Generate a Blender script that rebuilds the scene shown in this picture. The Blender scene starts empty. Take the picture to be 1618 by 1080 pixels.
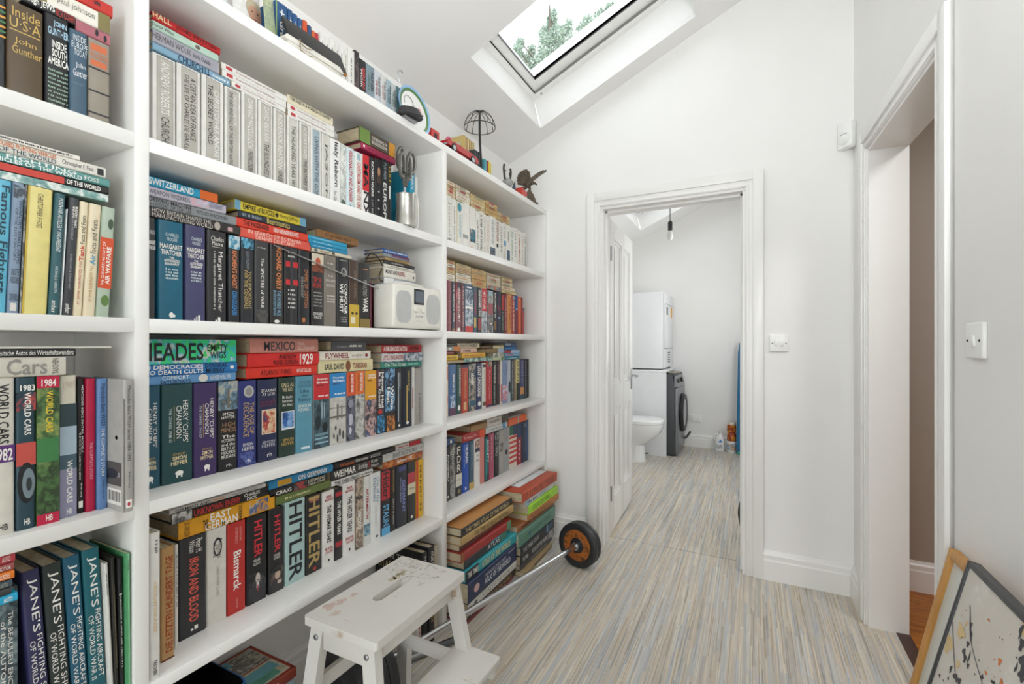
import bpy, bmesh, math, random
from mathutils import Vector, Matrix, Euler
R=math.radians; PI=math.pi
SC=bpy.context.scene; COL=SC.collection
# ------------------------------------------------------------------ camera
H=1.2
cd=bpy.data.cameras.new('camera'); cam=bpy.data.objects.new('camera',cd); COL.objects.link(cam)
cd.sensor_fit='HORIZONTAL'; cd.sensor_width=36; cd.lens=36*741/1618; cd.shift_y=3/1618; cd.clip_start=.02
cam.location=(0,0,H); cam.rotation_euler=(R(90),0,math.atan(379/741)); SC.camera=cam
# ------------------------------------------------------------------ world, daylight, added fill lamps, exposure
SC.view_settings.view_transform='Standard'; SC.view_settings.look='None'
SC.view_settings.exposure=0.96; SC.view_settings.gamma=1; SC.view_settings.use_curve_mapping=False
w=bpy.data.worlds.new('overcast_sky'); SC.world=w; w.use_nodes=True
bg=w.node_tree.nodes['Background']; bg.inputs[0].default_value=(.955,.975,1,1); bg.inputs[1].default_value=1.5
SC.cycles.use_denoising=True; SC.cycles.max_bounces=10; SC.cycles.diffuse_bounces=8; SC.cycles.transparent_max_bounces=12
def portal(name,loc,rot,sx,sy):
    l=bpy.data.lights.new(name,'AREA'); l.shape='RECTANGLE'; l.size=sx; l.size_y=sy; l.cycles.is_portal=True
    o=bpy.data.objects.new(name,l); COL.objects.link(o); o.location=loc; o.rotation_euler=rot
def lamp(name,loc,rot,sx,sy,power,color=(1,1,1)):
    l=bpy.data.lights.new(name,'AREA'); l.shape='RECTANGLE'; l.size=sx; l.size_y=sy; l.energy=power; l.color=color
    o=bpy.data.objects.new(name,l); COL.objects.link(o); o.location=loc; o.rotation_euler=rot
SL=math.atan(.454)
for y in (2.205,5.09,-.05): portal('skylight_portal',(-.72,y,2.985),(0,-SL,0),.95,.78)
portal('garden_door_portal',(-.45,-2.21,1.15),(R(90),0,0),1.7,2.2)
lamp('garden_daylight',(-.45,-2.19,1.2),(R(90),0,0),1.6,2.0,12,(.92,.965,1))  # added fill lamp in the garden door opening, on top of the sky
lamp('wall_uplighter',(.37,.4,1.8),Vector((-.40,.42,.82)).to_track_quat('-Z','Y').to_euler(),.35,.35,9.5,(.93,.965,1))  # added fill lamp aimed up at the ceiling, no fixture there
lamp('hall_ceiling_lamp',(1.2,1.6,2.48),(0,0,0),.4,.4,8)  # added fill lamp to brighten the hall, no known fitting
lamp('utility_window_daylight',(.335,4.33,1.55),(0,R(90),R(2.4)),1.0,1.0,9,(.96,.98,1))  # added fill lamp to brighten the utility room, no opening behind it
# ------------------------------------------------------------------ materials
_m={}
def lin(h):
    o=[]
    for i in (0,2,4):
        c=int(h[i:i+2],16)/255; o.append(c/12.92 if c<=.04045 else ((c+.055)/1.055)**2.4)
    return (*o,1)
class NT:
    def __init__(s,name):
        s.m=bpy.data.materials.new(name); s.m.use_nodes=True; s.t=s.m.node_tree; s.b=s.t.nodes['Principled BSDF']
    def n(s,k,**kw):
        x=s.t.nodes.new(k)
        for a,v in kw.items(): setattr(x,a,v)
        return x
    def l(s,a,b): s.t.links.new(a,b)
    def coord(s,scale=(1,1,1),kind='Object'):
        c=s.n('ShaderNodeTexCoord'); m=s.n('ShaderNodeMapping'); m.inputs['Scale'].default_value=scale
        s.l(c.outputs[kind],m.inputs[0]); return m.outputs[0]
    def noise(s,v,scale,detail=2,rough=.5):
        x=s.n('ShaderNodeTexNoise'); x.inputs['Scale'].default_value=scale; x.inputs['Detail'].default_value=detail; x.inputs['Roughness'].default_value=rough
        s.l(v,x.inputs['Vector']); return x.outputs['Fac']
    def ramp(s,f,stops,mode='LINEAR'):
        x=s.n('ShaderNodeValToRGB'); x.color_ramp.interpolation=mode; e=x.color_ramp.elements
        while len(e)<len(stops): e.new(.5)
        for q,(p,c) in zip(e,stops): q.position=p; q.color=c if len(c)==4 else (*c,1)
        s.l(f,x.inputs[0]); return x.outputs[0]
    def bump(s,f,st,dist=.002):
        x=s.n('ShaderNodeBump'); x.inputs['Strength'].default_value=st; x.inputs['Distance'].default_value=dist
        s.l(f,x.inputs['Height']); s.l(x.outputs[0],s.b.inputs['Normal'])
def sc(c,f): return (min(1,c[0]*f),min(1,c[1]*f),min(1,c[2]*f),1)
def plain(h,rough=.5,metal=0,var=.07,name=None,scale=40,coat=0):
    k=(h,rough,metal,var)
    if k in _m: return _m[k]
    t=NT(name or 'paint_'+h); c=lin(h)
    t.l(t.ramp(t.noise(t.coord(),scale,3),[(.3,sc(c,1-var)),(.7,sc(c,1+var))]),t.b.inputs['Base Color'])
    t.b.inputs['Roughness'].default_value=rough; t.b.inputs['Metallic'].default_value=metal
    if coat: t.b.inputs['Coat Weight'].default_value=coat
    _m[k]=t.m; return t.m
def cover(h): return plain(h,.42,0,.06)
def ink(h): return plain(h,.5,0,.03)
def picture(abc):
    abc=abc.replace('/','')
    if abc in _m: return _m[abc]
    t=NT('picture_print'); a,b,c=lin(abc[:6]),lin(abc[6:12]),lin(abc[12:18])
    f=t.noise(t.coord((1,1,.8)),24,3.5,.6)
    t.l(t.ramp(f,[(.36,a),(.46,b),(.52,a),(.6,c),(.66,b)]),t.b.inputs['Base Color']); t.b.inputs['Roughness'].default_value=.4
    _m[abc]=t.m; return t.m
def wallmat(h,name,bumpst=.06):
    t=NT(name); c=lin(h); v=t.coord()
    t.l(t.ramp(t.noise(v,2.2,4),[(.3,sc(c,.975)),(.7,sc(c,1.015))]),t.b.inputs['Base Color'])
    t.b.inputs['Roughness'].default_value=.6
    if bumpst: t.bump(t.noise(v,90,3),bumpst)
    return t.m
WALL=wallmat('efeeec','white_emulsion'); CEIL=wallmat('efeeec','ceiling_emulsion')
GLOSS=wallmat('eeedea','white_gloss',.0); GLOSS.node_tree.nodes['Principled BSDF'].inputs['Roughness'].default_value=.28
SHELF=wallmat('ecebe8','bookcase_paint',.0); SHELF.node_tree.nodes['Principled BSDF'].inputs['Roughness'].default_value=.33
UPVC=plain('f0f0ee',.3,0,.01); DARK=plain('1a1a1b',.5); RUB=plain('2a2b2d',.42); CHROME=plain('c9cbce',.22,1,.03); STEEL=plain('a5a6a8',.38,1,.05)
PAGE=None
def pagemat():
    t=NT('page_edges'); v=t.coord((60,60,600))
    t.l(t.ramp(t.noise(v,1,2),[(.3,lin('b3a284')),(.7,lin('d9ccb0'))]),t.b.inputs['Base Color']); t.b.inputs['Roughness'].default_value=.8; return t.m
PAGE=pagemat()
def floormat():
    t=NT('striped_vinyl'); c=t.n('ShaderNodeTexCoord'); s=t.n('ShaderNodeSeparateXYZ'); t.l(c.outputs['Object'],s.inputs[0])
    def M(op,a,b=None):
        x=t.n('ShaderNodeMath',operation=op)
        for i,v in enumerate((a,b)):
            if v is None: continue
            if isinstance(v,(int,float)): x.inputs[i].default_value=v
            else: t.l(v,x.inputs[i])
        return x.outputs[0]
    def WN(x,y):
        cb=t.n('ShaderNodeCombineXYZ'); t.l(x,cb.inputs[0])
        if isinstance(y,(int,float)): cb.inputs[1].default_value=y
        else: t.l(y,cb.inputs[1])
        w_=t.n('ShaderNodeTexWhiteNoise',noise_dimensions='2D'); t.l(cb.outputs[0],w_.inputs[0]); return w_.outputs[0]
    def layer(width,length,seed):
        xi=M('FLOOR',M('DIVIDE',s.outputs[0],width)); off=M('MULTIPLY',WN(xi,seed),7.3)
        yi=M('FLOOR',M('ADD',M('DIVIDE',s.outputs[1],length),off)); return WN(xi,M('ADD',yi,seed*17.0))
    A=t.ramp(layer(.0105,.4,1.0),[(0,lin('b6ad9e')),(.16,lin('cebea6')),(.34,lin('bec3c7')),(.5,lin('d7c8b0')),(.64,lin('c4beb5')),(.78,lin('dcd3c0')),(.9,lin('adb2b7'))],'CONSTANT')
    Bc=t.ramp(layer(.0036,.3,3.0),[(0,lin('8f867a')),(.12,lin('c8beaf')),(.4,lin('d3cdc4')),(.62,lin('b7bbbe')),(.84,lin('e6dfd0'))],'CONSTANT')
    mx=t.n('ShaderNodeMix',data_type='RGBA'); mx.inputs[0].default_value=.5; t.l(A,mx.inputs[6]); t.l(Bc,mx.inputs[7])
    nz=t.noise(t.coord((200,9,1)),1,3); m2=t.n('ShaderNodeMix',data_type='RGBA',blend_type='MULTIPLY'); m2.inputs[0].default_value=1
    t.l(mx.outputs[2],m2.inputs[6]); t.l(t.ramp(nz,[(.3,(.86,.86,.86,1)),(.7,(1,1,1,1))]),m2.inputs[7])
    t.l(m2.outputs[2],t.b.inputs['Base Color']); t.b.inputs['Roughness'].default_value=.45; t.bump(nz,.1,.001); return t.m
def woodmat(a,b,name,scale=(6,60,60),rough=.4):
    t=NT(name); n=t.noise(t.coord(scale),1,4,.6); t.l(t.ramp(n,[(.3,lin(a)),(.7,lin(b))]),t.b.inputs['Base Color'])
    t.b.inputs['Roughness'].default_value=rough; t.bump(n,.08); return t.m
def glassmat():
    t=NT('window_glass'); n=t.t.nodes; n.remove(t.b); tr=t.n('ShaderNodeBsdfTransparent'); g=t.n('ShaderNodeBsdfGlossy'); g.inputs['Roughness'].default_value=.02
    tr.inputs[0].default_value=(.95,.97,.97,1); f=t.n('ShaderNodeLayerWeight'); f.inputs[0].default_value=.5; p=t.n('ShaderNodeMath',operation='MULTIPLY'); p.inputs[1].default_value=.12; mx=t.n('ShaderNodeMixShader')
    t.l(f.outputs[1],p.inputs[0]); t.l(p.outputs[0],mx.inputs[0]); t.l(tr.outputs[0],mx.inputs[1]); t.l(g.outputs[0],mx.inputs[2]); t.l(mx.outputs[0],n['Material Output'].inputs[0]); return t.m
GLASS=glassmat()
# ------------------------------------------------------------------ mesh builder
class MB:
    def __init__(s): s.v=[]; s.f=[]; s.fm=[]; s.mats=[]; s.sm=[]
    def mi(s,m):
        if m not in s.mats: s.mats.append(m)
        return s.mats.index(m)
    def add(s,vs,fs,m,smooth=False):
        o=len(s.v); s.v+= [tuple(p) for p in vs]; k=s.mi(m)
        for f in fs: s.f.append([i+o for i in f]); s.fm.append(k); s.sm.append(smooth)
        return s
    def box(s,a,b,m,M=None,bev=0):
        x0,y0,z0=a; x1,y1,z1=b
        if bev:
            bm=bmesh.new(); bmesh.ops.create_cube(bm,size=1)
            for v in bm.verts: v.co=Vector(((x0+x1)/2+v.co.x*(x1-x0),(y0+y1)/2+v.co.y*(y1-y0),(z0+z1)/2+v.co.z*(z1-z0)))
            bmesh.ops.bevel(bm,geom=bm.edges[:],offset=bev,segments=3 if bev>.003 else 2,profile=.5,affect='EDGES')
            bm.verts.index_update(); vs=[v.co.copy() for v in bm.verts]; fs=[[v.index for v in f.verts] for f in bm.faces]; bm.free(); sm=True
        else:
            vs=[Vector(p) for p in((x0,y0,z0),(x1,y0,z0),(x1,y1,z0),(x0,y1,z0),(x0,y0,z1),(x1,y0,z1),(x1,y1,z1),(x0,y1,z1))]
            fs=[(3,2,1,0),(4,5,6,7),(0,1,5,4),(1,2,6,5),(2,3,7,6),(3,0,4,7)]; sm=False
        if M: vs=[M@v for v in vs]
        return s.add(vs,fs,m,sm)
    def tube(s,pts,r,m,n=10,caps=True):
        pts=[Vector(p) for p in pts]; k=len(pts); rr=r if isinstance(r,(list,tuple)) else [r]*k
        vs=[]; up=None
        for i,p in enumerate(pts):
            d=(pts[min(i+1,k-1)]-pts[max(i-1,0)]).normalized()
            if up is None: up=Vector((0,0,1)) if abs(d.z)<.9 else Vector((1,0,0))
            a=d.cross(up).normalized(); b=a.cross(d).normalized(); up=b
            for j in range(n): t=2*PI*j/n; vs.append(p+(a*math.cos(t)+b*math.sin(t))*rr[i])
        fs=[(i*n+j,i*n+(j+1)%n,(i+1)*n+(j+1)%n,(i+1)*n+j) for i in range(k-1) for j in range(n)]
        if caps: fs+=[list(range(n))[::-1],[(k-1)*n+j for j in range(n)]]
        return s.add(vs,fs,m,True)
    def lathe(s,prof,m,n=32,M=None,caps=True,sx=1,sy=1):
        vs=[Vector((r*math.cos(2*PI*j/n)*sx,r*math.sin(2*PI*j/n)*sy,z)) for r,z in prof for j in range(n)]; k=len(prof)
        fs=[(i*n+j,i*n+(j+1)%n,(i+1)*n+(j+1)%n,(i+1)*n+j) for i in range(k-1) for j in range(n)]
        if caps: fs+=[list(range(n))[::-1],[(k-1)*n+j for j in range(n)]]
        if M: vs=[M@v for v in vs]
        return s.add(vs,fs,m,True)
    def prism(s,poly,ax,a,b,m,smooth=False,M=None):
        n=len(poly)
        def P(p,t): return Vector({'x':(t,p[0],p[1]),'y':(p[0],t,p[1]),'z':(p[0],p[1],t)}[ax])
        vs=[P(p,a) for p in poly]+[P(p,b) for p in poly]
        if M: vs=[M@v for v in vs]
        fs=[list(range(n))[::-1],[n+i for i in range(n)]]+[(i,(i+1)%n,n+(i+1)%n,n+i) for i in range(n)]
        return s.add(vs,fs,m,smooth)
    def ball(s,c,r,m,n=14,sc=(1,1,1)):
        prof=[(math.sin(PI*i/n),-math.cos(PI*i/n)) for i in range(n+1)]; prof[0]=(.001,-1); prof[-1]=(.001,1)
        return s.lathe([(a*r,b*r) for a,b in prof],m,n*2,Matrix.Translation(c)@Matrix.Diagonal((*sc,1)))
    def build(s,name,parent=None,loc=(0,0,0),rot=(0,0,0)):
        me=bpy.data.meshes.new(name); me.from_pydata(s.v,[],s.f)
        for m in s.mats: me.materials.append(m)
        me.polygons.foreach_set('material_index',s.fm); me.polygons.foreach_set('use_smooth',s.sm)
        bm=bmesh.new(); bm.from_mesh(me); bmesh.ops.recalc_face_normals(bm,faces=bm.faces[:]); bm.to_mesh(me); bm.free()
        if any(s.sm): me.set_sharp_from_angle(angle=R(38))
        o=bpy.data.objects.new(name,me); COL.objects.link(o); o.location=loc; o.rotation_euler=rot
        if parent: o.parent=parent
        return o
def tag(o,label=None,cat=None,group=None,kind=None):
    for k,v in(('label',label),('category',cat),('group',group),('kind',kind)):
        if v: o[k]=v
    return o
def empty(name,loc,label,cat,group=None,rot=(0,0,0)):
    o=bpy.data.objects.new(name,None); COL.objects.link(o); o.location=loc; o.rotation_euler=rot; o.empty_display_size=.05
    return tag(o,label,cat,group)
def struct(o): o['kind']='structure'; return o
# ------------------------------------------------------------------ glyphs (the built-in lettering face)
_g={}
def _cv(s,bold):
    c=bpy.data.curves.new('t','FONT'); c.body=s; c.size=1; c.resolution_u=2; c.fill_mode='FRONT'
    if bold: c.offset=.018
    o=bpy.data.objects.new('t',c); COL.objects.link(o); bpy.context.view_layer.update()
    dg=bpy.context.evaluated_depsgraph_get(); me=bpy.data.meshes.new_from_object(o.evaluated_get(dg))
    vs=[(v.co.x,v.co.y) for v in me.vertices]; fs=[list(p.vertices) for p in me.polygons]
    bpy.data.objects.remove(o); bpy.data.curves.remove(c); bpy.data.meshes.remove(me); return vs,fs
def glyph(ch,bold):
    k=(ch,bold)
    if k not in _g:
        if ch==' ': _g[k]=([],[],.3)
        else:
            vs,fs=_cv(ch,bold); v2,_=_cv('|'+ch+'|',bold); v1,_=_cv('||',bold)
            adv=(max(p[0] for p in v2)-max(p[0] for p in v1)) if vs else .3
            _g[k]=(vs,fs,adv)
    return _g[k]
def text2d(s,bold=False):
    V=[];Fc=[];x=0
    for ch in s:
        vs,fs,a=glyph(ch,bold); o=len(V); V+=[(p[0]+x,p[1]) for p in vs]; Fc+=[[i+o for i in f] for f in fs]; x+=a
    if not V: return [],[]
    x0=min(p[0] for p in V);x1=max(p[0] for p in V);y0=min(p[1] for p in V);y1=max(p[1] for p in V)
    return [((p[0]-x0)/max(x1-x0,1e-6),(p[1]-y0)/max(y1-y0,1e-6)) for p in V],Fc
# marks on a rectangle: origin o, right r (width W), up u (height T), outward n
def marks(cov,let,spec,o,r,u,n,W,T):
    rnd=random.Random(spec); k=0
    def P(h,v,d): return o+r*(h*W)+u*((1-v)*T)+n*d
    for e in (spec.split('~') if spec else ()):
        p=e.split('|'); kind=p[0]; h0,h1,v0,v1=[float(t) for t in p[-1].split(',')]
        if kind[0] in 'dhu':
            V,Fc=text2d(p[1],kind.endswith('*'))
            if kind[0]=='h': pts=[P(h0+a*(h1-h0),v1-b*(v1-v0),.0007) for a,b in V]
            elif kind[0]=='d': pts=[P(h0+b*(h1-h0),v0+a*(v1-v0),.0007) for a,b in V]
            else: pts=[P(h1-b*(h1-h0),v1-a*(v1-v0),.0007) for a,b in V]
            let.add(pts,Fc,ink(p[2]))
        else:
            k+=1; d=.00012+.00004*k; m=picture(p[1]) if kind=='p' else ink(p[1])
            if kind in 'rp': cov.add([P(h0,v1,d),P(h1,v1,d),P(h1,v0,d),P(h0,v0,d)],[(0,1,2,3)],m)
            elif kind=='e': cov.add([P((h0+h1)/2+(h1-h0)/2*math.cos(2*PI*i/20),(v0+v1)/2+(v1-v0)/2*math.sin(2*PI*i/20),d) for i in range(20)],[list(range(20))],m)
            else:
                horiz=kind=='g' or W>T; a=h0 if horiz else v0; end=h1 if horiz else v1; asp=(T/W if horiz else W/T)
                cw=((v1-v0) if horiz else (h1-h0))*asp
                cw=max(cw,.004)
                while a<end:
                    L=cw*rnd.uniform(.3,.75); b=min(a+L,end)
                    q=(a,b,v0+(v1-v0)*rnd.uniform(0,.3),v1) if horiz else (h0+(h1-h0)*rnd.uniform(0,.3),h1,a,b)
                    let.add([P(q[0],q[3],.0006),P(q[1],q[3],.0006),P(q[1],q[2],.0006),P(q[0],q[2],.0006)],[(0,1,2,3)],m)
                    a=b+cw*(.2 if rnd.random()<.8 else .7)
X_,Y_,Z_=Vector((1,0,0)),Vector((0,1,0)),Vector((0,0,1))
def book(X,y0,w,z,h,D,kind,col,spec,flat,rot=(0,0,0)):
    """spine faces +x; (w along y, h along z); flat books have their boards at top and bottom"""
    th,L=(h,w) if flat else (w,h)
    def mp(x,a,b): return (x,b-L/2,a+th/2) if flat else (x,a,b)
    cov=MB(); let=MB(); pg=MB(); cm=cover(col)
    if kind=='f':
        w-=.0026; th=w
        p=[float(t) for t in spec.split('~')[0].split('|')[-1].split(',')]; ya,yb=-w/2+p[0]*w,-w/2+p[1]*w
        for a,b in(((-D,-w/2,0),(0,ya,h)),((-D,yb,0),(0,w/2,h)),((-D,ya,0),(0,yb,.003)),((-D,ya,h-.003),(0,yb,h)),((-D,ya,.003),(-D+.003,yb,h-.003))): cov.box(a,b,cm)
        first,*rest=spec.split('~'); spec='~'.join(rest)
        pg.box((-D+.006,ya+.0004,.0034),(.0005,yb-.0004,h-.0034),cover(first.split('|')[1]),bev=.002); nm='bound_volume'; off=.0006
    else:
        hard=kind=='h'; c=min(.0026,th*.18) if hard else min(.0008,th*.15); r=min(.0045,th*.28) if hard else min(.0012,th*.2)
        arc=[]
        for i in range(4): t=PI/2*i/3; arc.append((-r+r*math.sin(t),-th/2+r-r*math.cos(t)))
        arc=arc+[(x,-a) for x,a in reversed(arc)]
        poly=[(-D,-th/2)]+arc+[(-D,th/2),(-D,th/2-c),(-c*1.4,th/2-c),(-c*1.4,-th/2+c),(-D,-th/2+c)]
        n=len(poly); vs=[mp(x,a,0) for x,a in poly]+[mp(x,a,L) for x,a in poly]
        cov.add(vs,[[i,(i+1)%n,n+(i+1)%n,n+i] for i in range(n)],cm,True)
        m=len(arc)+2
        for base in(0,n):
            ring=[base+i for i in range(n)]
            # end faces as quads so no concave n-gon: spine strip, two boards
            cov.add([vs[i] for i in ring],[[0,1,n-2,n-1],list(range(1,m-1))+[m+1,n-2],[m-2,m-1,m,m+1]],cm)
        ins=.004 if hard else .0004
        a0,a1=-th/2+c,th/2-c
        P0,P1=mp(-D+ins,a0,ins),mp(-c*1.4,a1,L-ins); pg.box([min(a,b) for a,b in zip(P0,P1)],[max(a,b) for a,b in zip(P0,P1)],PAGE); nm='pages'; off=0
    o0=Vector((off,-w/2,0))
    marks(cov,cov,spec,o0,Y_,Z_,X_,w,h)
    o=bpy.data.objects.new({'h':'book','p':'paperback','f':'slipcased_book'}[kind],None); COL.objects.link(o); o.location=(X,y0+w/2,z); o.rotation_euler=rot; o.empty_display_size=.02
    cov.build('slipcase' if kind=='f' else 'cover',o); pg.build(nm,o)
    return o
ORD=['','first','second','third','fourth','fifth','sixth','seventh','eighth','ninth','tenth','eleventh','twelfth','thirteenth','fourteenth','fifteenth','sixteenth','seventeenth','eighteenth','nineteenth','twentieth']
BOOKS=[]; ROW=['',0]
def row(n,z): ROW[0]=n; ROW[1]=z
def up(X,y0,w,h,D,k,col,look,spec,lean=0):
    BOOKS.append((book(X,y0,w-.0003,ROW[1]+.0002+w/2*math.sin(R(abs(lean))),h,D,k,col,spec,False,(R(lean),0,0)),look,ROW[0],'u',y0))
def fl(X,y0,L,z,th,D,k,col,look,spec):
    BOOKS.append((book(X,y0,L,z,th,D,k,col,spec,True),look,ROW[0],'f',y0))
# ------------------------------------------------------------------ room shell
XL=-1.416; YE=2.73; YF=5.85
def cz(x): return 2.375+.454*(x-XL)
MR=Matrix.Translation((.432,YE,0))@Matrix.Rotation(R(2.4),4,'Z')      # frame of the side wall
RR=(0,0,R(2.4))
def slab(name,pieces,y0,y1,m):       # wall across the room; pieces = (xa, xb, z0, z1 or None for up to the slope)
    b=MB()
    for xa,xb,z0,z1 in pieces:
        b.prism([(xa,z0),(xb,z0),(xb,z1 or cz(xb)+.03),(xa,z1 or cz(xa)+.03)],'y',y0,y1,m)
    return struct(b.build(name))
FL=floormat()
struct(MB().box((XL,-2.2,-.03),(.545,2.878,0),FL).build('floor'))
struct(MB().box((XL,2.882,-.03),(.545,YF,0),FL).build('floor_utility'))
struct(MB().box((XL-.2,-2.4,-.08),(2.2,6.1,-.0305),DARK).build('floor_base'))
struct(MB().box((XL-.13,-2.33,0),(XL,YF+.13,cz(XL)+.03),WALL).build('wall_left'))
slab('wall_end',[(XL,-.80,0,None),(-.80,-.03,2.012,None),(-.03,.60,0,None)],YE,2.88,WALL)
slab('wall_far',[(XL,1.0,0,None)],YF,YF+.13,WALL)
slab('wall_back',[(XL-.13,-1.3,0,None),(-1.3,.4,2.25,None),(.4,.9,0,None)],-2.33,-2.2,WALL)
b=MB()
for a,c,z0,z1 in((-5.1,-1.006,0,3.4),(-1.006,-.262,2.03,3.4),(-.262,3.25,0,3.4)): b.box((0,a,z0),(.13,c,z1),WALL,MR)
struct(b.build('wall_right'))
# sloped ceiling, three skylight openings; the unseen one overhead is added for light
SKY_Y=[(1.812,2.60),(4.713,5.47),(-.44,.34)]; SX0,SX1=-1.138,-.258
def slope(b,x0,x1,y0,y1):
    b.prism([(x0,cz(x0)),(x1,cz(x1)),(x1,cz(x1)+.02),(x0,cz(x0)+.02)],'y',y0,y1,CEIL)
b=MB(); ys=sorted(SKY_Y); prev=-2.33
slope(b,XL-.13,SX0,-2.33,5.98); slope(b,SX1,1.0,-2.33,5.98)
for a,c in ys: slope(b,SX0,SX1,prev,a); prev=c
slope(b,SX0,SX1,prev,5.98); struct(b.build('ceiling'))
def skylight(i,y0,y1):
    x0,x1=-1.18,-.262; dz=.197
    zf=lambda x:cz(x)+dz
    b=MB(); t=.02
    # plastered reveal: splayed low side, upright high side, two cheeks
    b.add([(SX0,y0,cz(SX0)),(SX0,y1,cz(SX0)),(x0,y1,zf(x0)),(x0,y0,zf(x0)),(SX0-t,y0,cz(SX0)),(SX0-t,y1,cz(SX0)),(x0-t,y1,zf(x0)),(x0-t,y0,zf(x0))],[(0,1,2,3),(4,5,6,7),(0,1,5,4),(2,3,7,6),(1,2,6,5),(0,3,7,4)],CEIL)
    b.box((SX1,y0,cz(SX1)),(SX1+t,y1,zf(x1)+.05),CEIL)
    for ya,yb in((y0-t,y0),(y1,y1+t)): b.prism([(SX0,cz(SX0)+.0195),(SX1,cz(SX1)+.0195),(SX1,zf(SX1)),(x0,zf(x0))],'y',ya,yb,CEIL)
    struct(b.build('trim_%d'%i))
    # window in its own tilted frame: s up the slope, y along, n outward
    M=Matrix.Translation((x0,y0,zf(x0)))@Matrix.Rotation(-SL,4,'Y'); L=(x1-x0)/math.cos(SL)+.02; W=y1-y0
    win=bpy.data.objects.new('window_%d'%i,None); COL.objects.link(win); win.matrix_world=M; struct(win)
    def ring(m0,m1,s0,s1,n0,n1,mat,name):
        r=MB(); a=m0;c=W-m0
        r.box((s0[0],a,n0),(s0[1],c,n1),mat,bev=.003); r.box((s1[0],a,n0),(s1[1],c,n1),mat,bev=.003)
        r.box((s0[1]-.002,a,n0),(s1[0]+.002,m1,n1),mat,bev=.003); r.box((s0[1]-.002,W-m1,n0),(s1[0]+.002,c,n1),mat,bev=.003); return r.build(name,win)
    ring(-.03,.042,(-.03,.028),(L-.045,L+.03),-.005,.09,UPVC,'window_frame')
    ring(.046,.135,(.032,.078),(L-.11,L-.049),.012,.08,UPVC,'sash')
    g=MB(); 
    for a,c,e,f in((.078,.081,.135,W-.135),(.028,.032,.042,W-.042)): g.box((a,e,.008),(c,f,.03),DARK)
    for a in(.132,W-.135): g.box((.08,a,.010),(L-.11,a+.003,.03),DARK)
    for a in(.042,W-.046): g.box((.03,a,.0),(L-.05,a+.004,.02),plain('8a8a88',.6))
    g.build('gasket',win)
    MB().box((.07,.125,.034),(L-.1,W-.125,.046),GLASS).build('glass',win)
    s=MB()
    for a in(.02,W-.02): s.lathe([(.006,-.009),(.006,-.004)],STEEL,12,Matrix.Translation((.06,a,0)))
    s.build('screw_cap',win)
for i,(a,c) in enumerate(SKY_Y,1): skylight(i,a,c)
# unseen glazed garden door behind the viewer, added to let sky light in
gd=bpy.data.objects.new('door_3',None); COL.objects.link(gd); struct(gd)
b=MB()
for a,c in((-1.3,-1.23),(-.49,-.41),(.33,.40)): b.box((a,-2.3,0),(c,-2.22,2.25),UPVC,bev=.004)
b.box((-1.3,-2.3,0),(.4,-2.22,.09),UPVC,bev=.004); b.box((-1.3,-2.3,2.17),(.4,-2.22,2.25),UPVC,bev=.004); b.build('door_frame',gd)
MB().box((-1.24,-2.27,.08),(.34,-2.255,2.18),GLASS).build('glass',gd)
struct(MB().box((-30,-30,-.3),(30,30,-.25),plain('8f9187',.9,0,.1)).build('ground'))
# doorway to the utility room: lining, stops and architraves
def arch(b,x0,x1,zt,w,y,sgn,M=None):   # architrave round an opening on the face y, growing by sgn
    for k,(a,c,t) in enumerate(((0,w,.012),(w*.42,w,.021),(.004,.016,.017))):
        e=sorted((y,y+sgn*t))
        for xa,xb in((x0-c,x0-a),(x1+a,x1+c)): b.box((xa,e[0],0),(xb,e[1],zt+c),GLOSS,M,.003)
        b.box((x0-a-.001,e[0],zt+a),(x1+a+.001,e[1],zt+c),GLOSS,M,.003)
b=MB(); arch(b,-.80,-.03,2.012,.083,YE,-1); arch(b,-.80,-.03,2.012,.083,2.88,1); struct(b.build('trim_4'))
b=MB()
for a,c in((-.80,-.786),(-.044,-.03)): b.box((a,YE-.004,0),(c,2.884,2.0),GLOSS)
b.box((-.80,YE-.004,1.998),(-.03,2.884,2.013),GLOSS)
for a,c in((-.787,-.774),(-.056,-.043)): b.box((a,2.775,0),(c,2.842,1.999),GLOSS,bev=.002)
b.box((-.787,2.775,1.985),(-.043,2.842,1.999),GLOSS,bev=.002); struct(b.build('trim_5'))
# the open panelled door
dr=bpy.data.objects.new('door_1',None); COL.objects.link(dr); struct(dr); dr.location=(-.786,2.893,0); dr.rotation_euler=(0,0,R(92.6))
b=MB(); DW=.752; Z0,Z1=.012,1.985
st=[(0,.1),(DW/2-.045,DW/2+.045),(DW-.1,DW)]; rl=[(Z0,.22),(.78,.93),(Z1-.11,Z1)]
for a,c in st: b.box((a,0,Z0),(c,.035,Z1),GLOSS,bev=.0015)
for a,c in rl: b.box((.09,.0004,a),(DW-.09,.0346,c),GLOSS)
for i in(0,1):
    for j in(0,1):
        a,c,e,f=st[i][1],st[i+1][0],rl[j][1],rl[j+1][0]
        b.box((a-.01,.012,e-.01),(c+.01,.023,f+.01),GLOSS)
        for n0,n1 in((.006,.012),(.023,.029)):
            for p in(((a,n0,e),(a+.018,n1,f)),((c-.018,n0,e),(c,n1,f)),((a,n0,e),(c,n1,e+.018)),((a,n0,f-.018),(c,n1,f))): b.box(*p,GLOSS,bev=.0025)
        for n0,n1 in((.003,.013),(.022,.032)): b.box((a+.05,n0+.003,e+.05),(c-.05,n1-.003,f-.05),GLOSS,bev=.003)
b.build('door_leaf',dr)
h=MB()
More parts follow.
